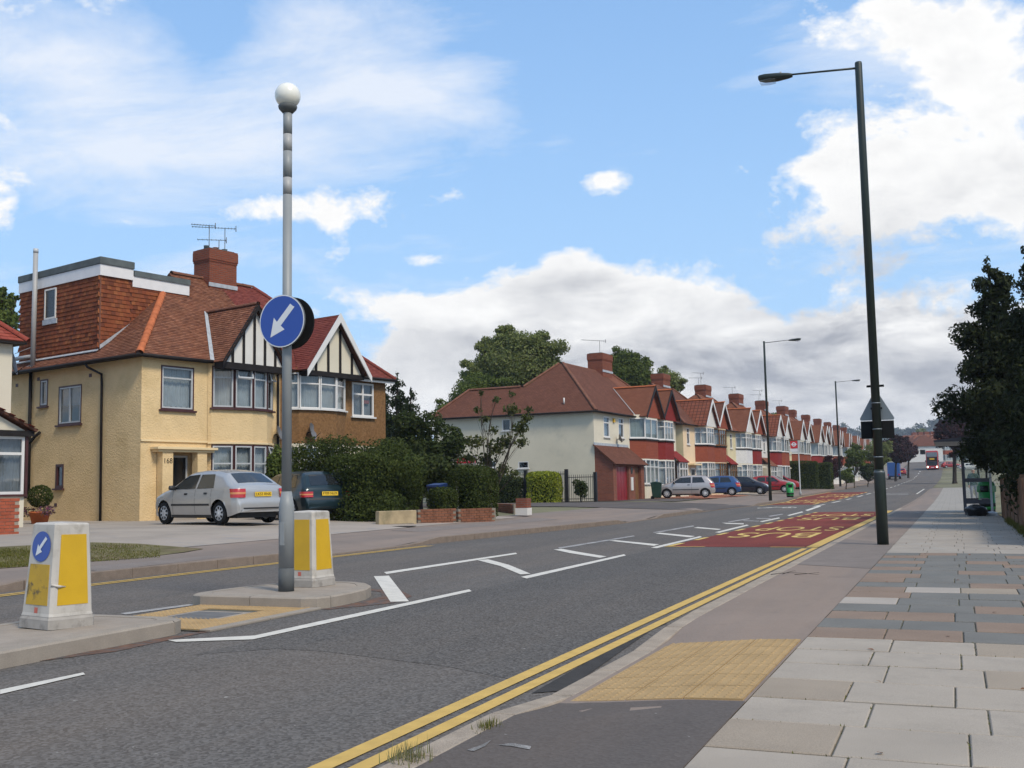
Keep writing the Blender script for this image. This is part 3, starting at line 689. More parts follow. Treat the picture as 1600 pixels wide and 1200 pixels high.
t = thing('beacon_post', 'tall grey beacon pole with white globe and blue keep left discs', 'beacon', (-6.86, 10.02, .124))
MB().lathe([(.086, -.003), (.086, .25)], n=20).build('dark_foot', M_greydark, t)
MB().lathe([(.084, .25), (.084, .92), (.056, 1.09)], n=20).build('base_sleeve', M_greypole, t)
MB().lathe([(.056, 1.09), (.052, 4.46)], n=16).build('pole', M_greypole, t)
for a, b, mt in ((4.46, 4.66, M_band), (4.66, 4.97, M_greypole), (4.97, 5.17, M_band), (5.17, 5.44, M_greypole)): MB().lathe([(.052, a), (.052, b)], n=16).build('band', mt, t)
MB().lathe([(.055, 5.42), (.10, 5.47), (.11, 5.50), (.085, 5.53)], n=16).build('collar', M_greydark, t)
MB().lathe([(.06, 5.50)]+[(.148*math.cos(a), 5.632+.148*math.sin(a)) for a in np.linspace(-1.05, 1.5, 14)], n=28).build('globe', M_globe, t)
for s, nm in ((-1, 'keep_left_disc'), (1, 'keep_left_disc')):
    yy = s*.09; mb = MB(); mb.lathe([(.298, yy-.012), (.298, yy+.012)], 0, 2.99, 40, 'y'); d = mb.build(nm, M_blk if s > 0 else M_greydark, t, fixn=True)
    fy = yy+s*.0135
    mb = MB(); mb.face([(.297*math.cos(2*math.pi*k/40), fy, 2.99+.297*math.sin(2*math.pi*k/40)*(-s)) for k in range(40)]); mb.build('white_rim', M_signw, d)
    mb = MB(); mb.face([(.284*math.cos(2*math.pi*k/40), fy+s*.002, 2.99+.284*math.sin(2*math.pi*k/40)*(-s)) for k in range(40)]); mb.build('blue_face', M_blue, d)
    mb = MB(); mb.face([(-s*a, fy+s*.004, 2.99+q) for a, q in arrow_poly(.285)][::(1 if s < 0 else -1)]); mb.build('arrow', M_signw, d)
for z_ in (2.9, 3.06): mb = MB(); mb.box(-.07, .07, -.08, .08, z_, z_+.04); mb.build('bracket', M_greypole, t)
mb = MB(); mb.box(-.03, .03, -.088, -.08, .5, .75); mb.build('access_door', M_greypole, t, bevel=.004)

def lamp_post(loc, ht, arm, label, sgn, rb=.098, rt=.066, lant=.62):
    """column with one outreach arm towards sgn*X"""
    t = thing('street_lamp', label, 'street lamp', loc, 0, 'street lamps along the road'); k = ht/8.9
    MB().lathe([(rb*1.02, -.02), (rb, 1.25*k), (rb*.99, 1.28*k), (rb*.80, 1.34*k)], n=20).build('base_section', M_lampgreen, t)
    MB().lathe([(rb*.80, 1.33*k), (rt, ht), (rt*.9, ht+.03)], n=20).build('column', M_lampgreen, t)
    zt = ht-.06; mb = MB(); mb.ringtube([(0, 0, zt-.02), (sgn*arm*.5, 0, zt+.02), (sgn*arm, 0, zt+.06)], [.022, .02, .018], 8); mb.build('arm', M_lampgreen, t)
    x0, x1 = arm-.02, arm+lant; mb = MB(); P = []
    for u, wd, hi, lo in ((0, .05, .03, .035), (.12, .075, .045, .06), (.45, .11, .055, .10), (.8, .115, .05, .11), (.96, .09, .03, .085), (1, .05, .0, .05)):
        x = sgn*(x0+(x1-x0)*u); z = zt+.045+.06*u
        P.append([(x, wd*math.cos(a), z+(hi if math.sin(a) > 0 else lo)*math.sin(a)) for a in np.linspace(0, 2*math.pi, 13)])
    mb.grid(P); mb.face(P[0][:-1]); mb.face(P[-1][:-1]); h = mb.build('lantern', M_lampgreen, t, fixn=True)
    mb = MB(); P = []
    for u, s in ((.46, .2), (.5, .85), (.7, 1), (.92, .85), (.97, .2)):
        x = sgn*(x0+(x1-x0)*u); P.append([(x, .095*s*math.cos(a), zt+.045+.05-.085-.085*s*math.sin(a)) for a in np.linspace(0, math.pi, 9)])
    mb.grid(P); mb.build('lens', M_lens, h)
    MB().lathe([(.022, zt+.07), (.022, zt+.135), (.012, zt+.15)], sgn*(x0+.22), 0, 10).build('photocell', M_band, h)
    return t
Lp = lamp_post((-1.23, 20.2, .09), 8.87, 1.22, 'big dark green street lamp beside the slabs with a triangular sign', -1)
for z in (1.28, 1.55, 2.05, 2.52): MB().lathe([(.098 if z < 1.3 else .083, z), (.098 if z < 1.3 else .083, z+.018)], n=20).build('clamp_band', M_signback, Lp)
s0 = aY(1372, 656, 20.2); 
tri = thing('warning_sign', 'grey backed triangular sign clamped to the near street lamp', 'road sign', (-1.23, 20.2, 0))
zb = s0.z; y0 = .105; mb = MB(); r_ = .03
P = []
for cx_, cz_, a0 in ((-.30+.035, zb+.03, 150), (.30-.035, zb+.03, 270), (0, zb+.56-.05, 30)):
    for k in range(5): a = rad(a0+k*30); P.append((cx_+r_*math.cos(a), y0, cz_+r_*math.sin(a)))
mb.prism(P, (0, .012, 0)); mb.build('triangle_plate', M_signback, tri, fixn=True)
mb = MB(); mb.box(-.285, .285, y0, y0+.012, zb-.33, zb-.012); mb.build('lower_plate', M_blk, tri)
for q_ in ((.15, .60, .64), (.1, .2, .23), (.1, -.2, -.17)): mb = MB(); mb.box(-q_[0], q_[0], y0-.03, y0-.002, zb+q_[1], zb+q_[2]); mb.build('bracket', M_blk, tri)
lamp_post((-10.75, 68.5, terr(-10.75, 68.5)), 10.1, 1.55, 'dark street lamp beside the parked cars and green bin', 1, .10, .065, .75)
lamp_post((-10.6, 112, .86), 10.6, 1.6, 'dark street lamp beyond the clipped hedges', 1, .11, .075, .8)
pR = aY(1490, 618, 100)
lamp_post((pR.x+1.6, 100, zr(100)+.09), pR.z-zr(100)-.0, 1.5, 'street lamp half hidden by the dark trees on the right', -1, .11, .075, .8)
lamp_post((-11.5, 196, 1.6), 9.6, 1.3, 'distant dark street lamp in front of the purple trees', 1, .13, .09, .8)

# bus stop flag
M_buspole = pm('stop_pole', (.30, .31, .31), .5, .1, 3); M_busred = pm('stop_red', (.52, .02, .025), .4, .06, 3)
bx, by = -11.3, 87.; bz = terr(bx, by)
t = thing('bus_stop', 'slim grey bus stop pole with a red roundel flag', 'bus stop', (bx, by, bz)); MB().lathe([(.09, -.02), (.09, .25), (.05, .3), (.045, 4.35)], n=12).build('pole', M_buspole, t)
mb = MB(); mb.box(-.62, -.06, -.03, .03, 3.72, 4.32); f = mb.build('flag', M_busred, t)
mb = MB()
def annul(mb, cx, cz, r0, r1, y, n=22):
    for k in range(n):
        a, b = 2*math.pi*k/n, 2*math.pi*(k+1)/n; mb.face([(cx+r1*math.cos(a), y, cz+r1*math.sin(a)), (cx+r1*math.cos(b), y, cz+r1*math.sin(b)), (cx+r0*math.cos(b), y, cz+r0*math.sin(b)), (cx+r0*math.cos(a), y, cz+r0*math.sin(a))])
annul(mb, -.34, 4.04, .10, .17, -.034); mb.build('roundel_ring', M_signw, f)
mb = MB(); mb.box(-.55, -.13, -.037, -.031, 4.0, 4.08); mb.build('roundel_bar', M_signw, f)
mb = MB(); mb.box(-.62, -.06, -.03, .03, 3.45, 3.69); mb.build('route_plate', M_signw, t)

# litter bins
M_bingreen = pm('bin_green', (.012, .22, .045), .4, .08, 4); M_bindk = pm('bin_dark', (.01, .012, .011), .6)
def bin_(loc, rz, label):
    t = thing('litter_bin', label, 'bin', loc, rz, 'green litter bins')
    MB().lathe([(.24, 0), (.25, .05), (.25, .10)], n=20).build('foot', M_bindk, t)
    MB().lathe([(.25, .10), (.265, .16), (.265, .70)], n=22).build('body', M_bingreen, t)
    mb = MB(); mb.box(-.26, -.14, -.2, .2, .70, .92); mb.box(.14, .26, -.2, .2, .70, .92); mb.build('hood_support', M_bingreen, t, bevel=.02)
    MB().lathe([(.22, .70), (.22, .92)], n=16).build('inner_liner', M_bindk, t)
    MB().lathe([(.275, .92), (.28, .98), (.24, 1.05), (.1, 1.085)], n=22).build('hood', M_bingreen, t)
    mb = MB(); mb.lathe([(.267, .2), (.268, .32)], n=22); mb.build('dark_band', M_bindk, t)
    return t
pb = Vector((-11.2, 80.5, 0)); bin_((pb.x, pb.y, terr(pb.x, pb.y)), .3, 'green litter bin beside the bus stop pole across the road')
bin_((1.02, 40.6, terr(1, 40)), -.4, 'green litter bin at the end of the bus shelter')

# bus shelter
M_shel = pm('shelter_frame', (.06, .055, .065), .45, .1, 3); M_shg = glassm('shelter_glass', (.93, .94, .94), .015, .0, .6)
M_lightpost = pm('shelter_post_pale', (.42, .42, .42), .5, .06, 4)
shz = terr(.5, 38); t = thing('bus_shelter', 'dark framed bus shelter with glass panels under the overhanging tree', 'bus shelter', (.3, 37.6, shz))
for x, y, mt in ((0, 0, M_shel), (0, 4.2, M_shel), (.78, 0, M_lightpost), (.78, 4.2, M_shel)):
    mb = MB(); mb.box(x-.035, x+.035, y-.035, y+.035, 0, 2.35); mb.build('post', mt, t)
for y in (0, 4.2):
    for z in (.42, 1.12): mb = MB(); mb.box(.03, .75, y-.025, y+.025, z-.06, z+.06); mb.build('rail', M_shel, t)
    mb = MB(); mb.box(.035, .745, y-.006, y+.006, .5, 2.2); mb.build('glass_panel', M_shg, t)
for k in range(3):
    mb = MB(); mb.box(.775, .785, .06+k*1.4, 1.36+k*1.4, .5, 2.2); mb.build('glass_panel', M_shg, t)
mb = MB(); mb.box(.5, .74, .5, 3.7, .44, .5); mb.build('bench', M_shel, t)
mb = MB(); mb.prism([(-.85, -.2, 2.38), (.95, -.2, 2.38), (.95, -.2, 2.46), (.1, -.2, 2.52), (-.85, -.2, 2.44)], (0, 4.6, 0)); mb.build('roof', M_shel, t, fixn=True)
# rubbish sacks
def sack(loc, r, h, mat, label, seed):
    g = np.random.default_rng(seed); mb = MB(); P = []
    for i in range(9):
        z = h*i/8; rr = r*(.9+.25*math.sin(z/h*2.2))*(1-.75*max(0, (z/h-.72))/.28); ph = g.uniform(0, 6, 3)
        P.append([(rr*(1+.10*math.sin(3*a+ph[0]*.3+z*9)+.06*math.sin(7*a+ph[1]))*math.cos(a), rr*(1+.08*math.sin(4*a+z*11))*math.sin(a), z*(1+.03*math.sin(5*a))) for a in np.linspace(0, 2*math.pi, 19)])
    mb.grid(P); mb.face(P[-1][:-1]); me = mb.mesh('rubbish_sack'); return link(me, 'rubbish_sack', mat, None, loc=loc, label=label, cat='rubbish bag')
M_sackb = pm('sack_black', (.010, .010, .011), .3, .1, 5, .5, 18, .03); M_sackw = pm('sack_white', (.62, .63, .65), .45, .06, 5, .4, 25, .02)
sack((.58, 36.6, terr(.6, 36.6)), .28, .36, M_sackb, 'black rubbish sack lying against the shelter post', 3)
sack((1.02, 36.9, terr(1, 36.9)), .15, .13, M_sackw, 'small white carrier bag beside the pale shelter post', 5)

# wooden fence by the slabs
M_fence = [pm('fence_board_%d' % k, c, .8, .2, 6, .4, 40, .005, col2=(.05, .035, .025), c2lo=.55, c2hi=.75, c2s=3) for k, c in enumerate(((.15, .08, .045), (.19, .10, .055), (.12, .07, .045)))]
M_fpost = pm('fence_post_red', (.33, .10, .035), .7, .15, 6, .3, 40)
fz = terr(1.3, 20); t = thing('garden_fence', 'low brown board fence with an orange end post beside the slabs', 'fence', (1.36, 19.9, fz))
mb = MB(); mb.box(-.06, .06, -.06, .06, -.05, 1.27); mb.build('end_post', M_fpost, t, bevel=.01)
mb = MB(); mb.box(-.075, .075, -.075, .075, 1.27, 1.30); mb.build('post_cap', M_fpost, t, bevel=.006)
bme = []
for k in range(3):
    mb = MB(); mb.box(-.011, .011, -.062, .062, -.02, 1.12+.02*k); mm_ = mb.mesh('board'); mm_.materials.append(M_fence[k]); bme.append(mm_)
for k in range(118):
    y = .16+k*.142
    if k % 13 == 12: mb = MB(); mb.box(-.05, .05, y-.05, y+.05, -.05, 1.22); mb.build('post', M_fence[2], t); continue
    o = bpy.data.objects.new('board', bme[random.randrange(3)]); C.objects.link(o); o.parent = t; o.location = (-.025, y, random.uniform(-.015, .015)); o.rotation_euler = (0, random.uniform(-.012, .012), random.uniform(-.03, .03))
for z in (.25, .95): mb = MB(); mb.box(.0, .045, .06, 17, z-.04, z+.04); mb.build('rail', M_fence[2], t)

# person waiting by the shelter
def person(loc, rz, label):
    pts = {}; edges = []; rads = []
    def V(n, co, r): pts[n] = len(rads); rads.append((co, r))
    V('pel', (0, 0, .95), .165); V('waist', (0, .01, 1.1), .16); V('chest', (0, .02, 1.3), .185); V('neck0', (0, .0, 1.46), .10); V('neck', (0, -.015, 1.52), .058); V('head', (0, -.03, 1.60), .082); V('top', (0, -.025, 1.69), .078)
    for s, k in ((-1, 'l'), (1, 'r')):
        V('hip'+k, (s*.1, 0, .86), .105); V('knee'+k, (s*.115, -.02, .48), .068); V('ank'+k, (s*.12, .02, .10), .045); V('toe'+k, (s*.14, -.14, .045), .042)
        V('sh'+k, (s*.19, .01, 1.40), .075); V('el'+k, (s*.26, .03, 1.12), .055); V('wr'+k, (s*.245, -.06, .90), .036); V('pa'+k, (s*.24, -.075, .82), .034)
        for j in range(4): V('f%d%s' % (j, k), (s*(.235+.004*j), -.105+.02*j, .725+.008*abs(j-1.5)), .010)
        V('th'+k, (s*.215, -.115, .79), .011)
    E_ = [('pel', 'waist'), ('waist', 'chest'), ('chest', 'neck0'), ('neck0', 'neck'), ('neck', 'head'), ('head', 'top')]
    for k in 'lr':
        E_ += [('pel', 'hip'+k), ('hip'+k, 'knee'+k), ('knee'+k, 'ank'+k), ('ank'+k, 'toe'+k), ('chest', 'sh'+k), ('sh'+k, 'el'+k), ('el'+k, 'wr'+k), ('wr'+k, 'pa'+k), ('pa'+k, 'th'+k)]+[('pa'+k, 'f%d%s' % (j, k)) for j in range(4)]
    me = bpy.data.meshes.new('person'); me.from_pydata([c for c, r in rads], [(pts[a], pts[b]) for a, b in E_], [])
    o = bpy.data.objects.new('person', me); C.objects.link(o); md = o.modifiers.new('skin', 'SKIN'); sv = me.skin_vertices[0].data
    for i, (c, r) in enumerate(rads): sv[i].radius = (r, r*(.72 if r > .15 else 1))
    sv[0].use_root = True; md.use_smooth_shade = True; sd = o.modifiers.new('sub', 'SUBSURF'); sd.levels = 2; sd.render_levels = 2
    me2 = bpy.data.meshes.new_from_object(o.evaluated_get(bpy.context.evaluated_depsgraph_get())); bpy.data.objects.remove(o)
    mats = [pm('cloth_trousers', (.26, .26, .27), .9, .1, 8), pm('cloth_jacket', (.045, .07, .055), .9, .15, 8), pm('skin', (.45, .25, .17), .6, .05, 8), pm('grey_hair', (.30, .29, .28), .8, .2, 30), pm('shoe', (.02, .018, .016), .6)]
    for mt in mats: me2.materials.append(mt)
    for p in me2.polygons:
        c = p.center; p.use_smooth = True
        p.material_index = 4 if c.z < .11 else (3 if c.z > 1.64 or (c.z > 1.56 and c.y > -.01) else 2 if c.z > 1.48 or (abs(c.x) > .19 and c.z < .88) else 1 if c.z > .86 else 0)
    o = link(me2, 'person', None, None, loc=loc, rz=rz, label=label, cat='person')
    mb = MB(); mb.ringtube([(0, -.105, 1.60), (0, -.128, 1.585), (0, -.11, 1.57)], [.012, .016, .012], 6); mb.build('nose', mats[2], o)
    for s in (-1, 1):
        mb = MB(); mb.lathe([(.02, -.008), (.026, .0), (.02, .008)], 0, 0, 8); e = mb.build('ear', mats[2], o); e.location = (s*.083, -.02, 1.595); e.rotation_euler = (0, rad(90), 0)
        mb = MB(); mb.lathe([(.004, -.006), (.009, 0), (.004, .006)], 0, 0, 8); e = mb.build('eye', mats[4], o); e.location = (s*.032, -.104, 1.612)
    mb = MB(); mb.box(-.022, .022, -.112, -.10, 1.545, 1.552); mb.build('mouth', mats[2], o)
    return o
pp = aZ(1523, 785, terr(.8, 57)); person((pp.x, pp.y, terr(pp.x, pp.y)), rad(10), 'grey haired person in a dark green jacket and pale trousers')
# ------------------------------------------------------------------ houses
M_yrend = pm('render_yellow', (.67, .49, .265), .9, .07, 1.2, 1., 17, .03, col2=(.52, .37, .18), c2lo=.5, c2hi=.85, c2s=1.1)
M_ycorn = pm('trim_cream_yellow', (.68, .53, .31), .85, .05, 2, .2, 60)
M_brend = pm('roughcast_brown', (.205, .11, .048), .95, .3, 12, 1., 30, .03, col2=(.33, .20, .10), c2lo=.55, c2hi=.8, c2s=2)
M_cream = pm('render_cream', (.60, .54, .415), .9, .06, .8, .4, 45, .012, col2=(.44, .41, .33), c2lo=.55, c2hi=.85, c2s=.9)
M_creamL = pm('render_cream_light', (.60, .545, .43), .9, .05, 1.2, .3, 50, .01)
M_peach = pm('render_peach', (.68, .52, .34), .9, .05, 1.2, .3, 50, .01)
M_straw = pm('render_straw', (.56, .49, .31), .9, .06, 1.2, .3, 50, .01)
M_wht = pm('paint_white', (.62, .59, .54), .5, .05, 2, .05, 50)
M_upvc = pm('frame_white', (.62, .60, .57), .4, .04, 3)
M_alu = pm('frame_aluminium', (.42, .43, .43), .4, .06, 4)
M_maroon = pm('trim_maroon', (.055, .014, .012), .5, .2, 4)
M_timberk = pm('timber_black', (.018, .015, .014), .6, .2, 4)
M_fasc = pm('fascia_white', (.66, .64, .62), .5, .05, 4); M_felt = pm('flat_roof_felt', (.10, .115, .115), .9, .2, 3, .4, 50)
M_lead = pm('lead_flashing', (.36, .38, .40), .55, .2, 6, .3, 20, .01)
M_brk = brickm('brick_red', (.25, .068, .036), (.18, .05, .031), (.16, .10, .075), .225, .075, .011)
M_brkdk = brickm('brick_porch', (.27, .085, .05), (.2, .065, .04), (.16, .11, .09), .225, .075, .011)
M_under = pm('roof_underlay', (.10, .045, .03), .9, .2, 3)
M_tileA = islandm('tile_sandfaced', [(.25, .105, .06), (.195, .075, .043), (.30, .135, .08), (.15, .062, .04), (.26, .11, .063)], .9, .55)
M_tileH = islandm('tile_hung', [(.26, .08, .034), (.19, .052, .026), (.31, .11, .043), (.13, .042, .026), (.25, .075, .032), (.23, .068, .031)], .85, .5)
M_tileB = islandm('tile_red', [(.215, .058, .045), (.175, .046, .037), (.24, .07, .052)], .85, .25)
M_ridge = pm('ridge_terracotta', (.42, .125, .05), .8, .2, 5, .3, 60); M_ridged = pm('ridge_brown', (.17, .075, .048), .85, .25, 5, .3, 60)
M_roofC = brickm('roof_plain_brown', (.165, .07, .046), (.128, .053, .036), (.08, .035, .025), .17, .10, .009, .6, .5, .9, .45)
M_roofO = brickm('roof_plain_orange', (.225, .09, .053), (.18, .068, .041), (.10, .042, .028), .17, .10, .009, .6, .5, .9, .4)
M_roofP = brickm('roof_interlocking', (.23, .08, .048), (.19, .065, .04), (.075, .03, .022), .30, .33, .03, 1.0, .0, .85, .4)
M_apron = brickm('tile_apron_red', (.29, .085, .05), (.25, .07, .042), (.17, .04, .026), .17, .10, .008, .5)
M_apronR = brickm('tile_apron_crimson', (.23, .034, .03), (.2, .03, .028), (.16, .02, .02), .17, .10, .006, .4)
M_apronW = brickm('tile_apron_white', (.66, .65, .62), (.60, .59, .57), (.42, .41, .40), .17, .10, .006, .4)
M_curt = pm('net_curtain', (.52, .53, .54), .9, .12, 3); M_curtd = pm('curtain_grey', (.30, .31, .33), .9, .15, 3); M_curtg = pm('curtain_sage', (.36, .40, .38), .9, .12, 3)
M_room = pm('room_dark', (.02, .02, .022), .9); M_darkgl = pm('leaded_dark', (.012, .012, .013), .2)
def paneglass(name, tint, refl):
    mt, t, b = new_mat(name)
    gl = t.add('ShaderNodeBsdfGlossy', {0: (1, 1, 1), 'Roughness': .02}); tr = t.add('ShaderNodeBsdfTransparent', {0: tint})
    fa = t.add('ShaderNodeLayerWeight', {'Blend': .5}).outputs['Facing']
    mx = t.add('ShaderNodeMixShader', {0: t.math('ADD', t.math('MULTIPLY', t.math('POWER', fa, 4.), .8), refl), 1: tr.outputs[0], 2: gl.outputs[0]})
    o = [x for x in t.n if x.type == 'OUTPUT_MATERIAL'][0]; t.set(o, 0, mx.outputs[0]); t.n.remove(b); return mt
M_pane = paneglass('window_pane', (.62, .66, .67), .07)

def inside(p, poly):
    c = False; n = len(poly); x, y = p
    for i in range(n):
        x0, y0 = poly[i]; x1, y1 = poly[i-1]
        if (y0 > y) != (y1 > y) and x < (x1-x0)*(y-y0)/(y1-y0)+x0: c = not c
    return c
def tiles_on(poly, mat, parent, gauge=.10, wd=.168, t=.012, name='tiles', holes=(), jit=1.):
    """overlapping tiles with real edges over one plane: too small to pick apart, kept as one part"""
    P = [Vector(p) for p in poly]; n = (P[1]-P[0]).cross(P[2]-P[0]).normalized()
    if n.z < -.01: n = -n
    e = Vector((0, 0, 1)).cross(n); e.normalize(); s = n.cross(e)
    if s.z < 0: s = -s
    Q = [(p.dot(e), p.dot(s)) for p in P]; base = P[0].dot(n)
    a0, a1 = min(q[0] for q in Q), max(q[0] for q in Q); b0, b1 = min(q[1] for q in Q), max(q[1] for q in Q)
    mb = MB(); k = 0; b = b0
    while b < b1:
        a = a0-(wd/2 if k % 2 else 0)
        while a < a1:
            c = (a+wd/2, b+gauge/2)
            if inside(c, Q) and not any(inside(c, h) for h in holes):
                l0 = t*1.7*random.uniform(.8, 1.25)*jit; l1 = t*.25; g_ = .003; d = random.uniform(-.004, .004); bb = b+d
                pt = lambda u, v, w_: e*u+s*v+n*(base+w_)
                i = mb.pts([pt(a+g_, bb, l0), pt(a+wd-g_, bb, l0), pt(a+wd-g_, b+gauge*1.12, l1), pt(a+g_, b+gauge*1.12, l1), pt(a+g_, bb, .0), pt(a+wd-g_, bb, .0)])
                mb.idx([i[0], i[1], i[2], i[3]]); mb.idx([i[4], i[5], i[1], i[0]])
            a += wd
        b += gauge; k += 1
    return mb.build(name, mat, parent, kind='stuff') if mb.f else None
def ridge_tiles(parent, a, b, mat, r=.105, L=.32, name='ridge_tile'):
    a, b = Vector(a), Vector(b); n = max(1, round((b-a).length/L)); d = (b-a)/n; u = d.normalized(); h_ = u.cross(Vector((0, 0, 1))).normalized(); v = h_.cross(u)
    for k in range(n):
        mb = MB(); p0 = a+d*k; p1 = a+d*(k+1.04); rr = r*random.uniform(.96, 1.05)
        for q in (0,): mb.grid([[p+(h_*math.cos(x)+v*math.sin(x)*.8)*(rr*(1.06 if p is p0 else .98)) for x in np.linspace(-.35, math.pi+.35, 9)] for p in (p0, p1)])
        mb.build(name, mat, parent)
class House:
    """local frame: x along the front, y into the house, z up; mirrored halves flip x"""
    def __init__(s, name, label, cat, O, th, W, mirror=False, group=None):
        s.t = thing(name, label, cat, O, math.pi/2-th, group); s.W = W; s.m = mirror
    def x(s, v): return s.W-v if s.m else v
    def P(s, x, y, z): return Vector((s.x(x), y, z))
    def base(s, p0, p1):
        a, b = s.P(*p0, 0), s.P(*p1, 0); d = (b-a); L = d.length; d.normalize(); n = Vector((d.y, -d.x, 0))*(-1 if s.m else 1); return a, d, n, L
    def wall(s, p0, p1, z0, z1, mat, openings=(), reveal=.11, name='wall', parent=None, off=0., top=None):
        """wall panel with window and door openings cut out, and their reveals; top(u) gives a sloping head"""
        a, d, n, L = s.base(p0, p1); a = a+n*off
        us = sorted({0., L, *[o[0] for o in openings], *[o[1] for o in openings]}); zs = sorted({z0, z1, *[o[2] for o in openings], *[o[3] for o in openings]})
        mb = MB(); Q = lambda u, z, e=0.: a+d*u-n*e+Vector((0, 0, z))
        for u0, u1 in zip(us, us[1:]):
            for q0, q1 in zip(zs, zs[1:]):
                if any(o[0] < (u0+u1)/2 < o[1] and o[2] < (q0+q1)/2 < o[3] for o in openings): continue
                mb.face([Q(u0, q0), Q(u1, q0), Q(u1, q1), Q(u0, q1)])
        for u0, u1, q0, q1 in openings:
            for A_, B_ in (((u0, q0), (u1, q0)), ((u1, q0), (u1, q1)), ((u1, q1), (u0, q1)), ((u0, q1), (u0, q0))):
                mb.face([Q(*A_), Q(*B_), Q(*B_, reveal), Q(*A_, reveal)])
        return mb.build(name, mat, parent or s.t)
    def window(s, p0, p1, u0, u1, z0, z1, cols=(0, 1), transom=None, mat=None, trim=None, trimw=.05, inset=.04, bar=.05, curtain=None, sill=None, drop=1., opener=(), skip_curt=(), off=0., name='window', far=False):
        a, d, n, L = s.base(p0, p1); a = a+n*(off-inset); up = Vector((0, 0, 1)); Q = lambda u, z, e=0.: a+d*u+n*e+up*z
        def barq(mb, ua, ub, za, zb, e0, e1):
            i = mb.pts([Q(ua, za, e0), Q(ub, za, e0), Q(ub, zb, e0), Q(ua, zb, e0), Q(ua, za, e1), Q(ub, za, e1), Q(ub, zb, e1), Q(ua, zb, e1)])
            for q in ((4, 5, 6, 7), (0, 1, 5, 4), (1, 2, 6, 5), (2, 3, 7, 6), (3, 0, 4, 7), (3, 2, 1, 0)): mb.idx([i[k] for k in q])
        if trim:
            mb = MB(); w_ = trimw
            for q in ((u0, u0+w_, z0, z1), (u1-w_, u1, z0, z1), (u0+w_, u1-w_, z1-w_, z1), (u0+w_, u1-w_, z0, z0+w_)): barq(mb, *q, -.04, .052)
            tr = mb.build('window_surround', trim, s.t, kind='stuff'); u0 += w_; u1 -= w_; z0 += w_; z1 -= w_
        mb = MB(); us = [u0+(u1-u0)*c for c in cols]; zt = z1-(z1-z0)*transom if transom else None
        for q in ((u0, u0+bar, z0, z1), (u1-bar, u1, z0, z1), (u0+bar, u1-bar, z1-bar, z1), (u0+bar, u1-bar, z0, z0+bar)): barq(mb, *q, -.02, .045)
        for u in us[1:-1]: barq(mb, u-bar*.55, u+bar*.55, z0+bar, z1-bar, -.02, .042)
        if zt:
            for ua, ub in zip(us, us[1:]): barq(mb, ua+bar*.56, ub-bar*.56, zt-bar*.5, zt+bar*.5, -.018, .038)
        w_ = mb.build(name, mat, s.t)
        for k, (ua, ub) in enumerate(zip(us, us[1:])):
            for za, zb in ([(z0, zt), (zt, z1)] if zt else [(z0, z1)]):
                mb = MB(); mb.face([Q(ua, za, .0), Q(ub, za, .0), Q(ub, zb, .0), Q(ua, zb, .0)][::(-1 if s.m else 1)]); mb.build('pane', M_pane, w_)
                if k in opener and zb == z1 and zt:
                    mb = MB(); o = math.tan(.32)
                    for q in ((ua+.02, ua+.06, za, zb), (ub-.06, ub-.02, za, zb), (ua+.06, ub-.06, za, za+.045), (ua+.06, ub-.06, zb-.045, zb)):
                        A_ = [Q(u, z, .05+(zb-z)*o) for u, z in ((q[0], q[2]), (q[1], q[2]), (q[1], q[3]), (q[0], q[3]))]; mb.prism(A_, n*.03)
                    mb.build('open_casement', mat, w_)
        if curtain:
            zc = z1-(z1-z0)*drop; cu = MB(); nn = max(8, int((u1-u0)/(.10 if far else .03))); rows = []
            for z in (z1, zc):
                rows.append([Q(u0+(u1-u0)*k/nn, z+(.02*math.sin(k*.9) if z == zc and drop < 1 else 0), -.14+.022*math.sin(k*1.9)+.014*math.sin(k*.73+1)) for k in range(nn+1)])
            cu.grid(rows); cu.build('curtain', curtain, w_)  # where M_room is passed, a dark sheet for the unlit room, no curtain
        if sill:
            mb = MB(); barq(mb, u0-.07-(trimw if trim else 0), u1+.07+(trimw if trim else 0), z0-.06-(trimw if trim else 0), z0-.002-(trimw if trim else 0), -.04, .13); mb.build('sill', sill, w_)
        return w_
    def bay(s, pts, z0, z1, zw0, zw1, wallmat, transom=.26, mat=None, trim=None, curtain=None, sill=None, lights=None, opener=(), apronmat=None, lip=0., flare=0., far=False, drop=1.):
        """faceted bay: apron wall below, window band above, on every facet"""
        a = [Vector((p[0], p[1], 0)) for p in pts]
        for k, (p, q) in enumerate(zip(pts, pts[1:])):
            L = math.hypot(q[0]-p[0], q[1]-p[1]); e = .012
            lt = (lights[k] if lights else 1)
            if lt == 0:
                s.wall(p, q, z0, z1, wallmat, name='bay_wall'); continue
            s.wall(p, q, z0, zw0, apronmat or wallmat, name='bay_wall')
            if z1 > zw1+.01: s.wall(p, q, zw1, z1, wallmat, name='bay_head')
            s.window(p, q, e, L-e, zw0, zw1, cols=tuple(j/lt for j in range(lt+1)), transom=transom, mat=mat, trim=trim, trimw=.035, inset=.03, curtain=curtain, sill=sill, opener=(0,) if k in opener else (), far=far, drop=drop)
    def roof(s, name, polys, mat, thick=.06, tile=None, parent=None, **kw):
        mb = MB()
        for P in polys:
            V_ = [s.P(*p) for p in P]; n = (V_[1]-V_[0]).cross(V_[2]-V_[0]).normalized(); n = n if n.z > 0 else -n; mb.prism([v-n*thick for v in V_], n*thick)
        o = mb.build(name, mat, parent or s.t, fixn=True)
        if tile:
            for P in polys: tiles_on([s.P(*p) for p in P], tile, o, **kw)
        return o
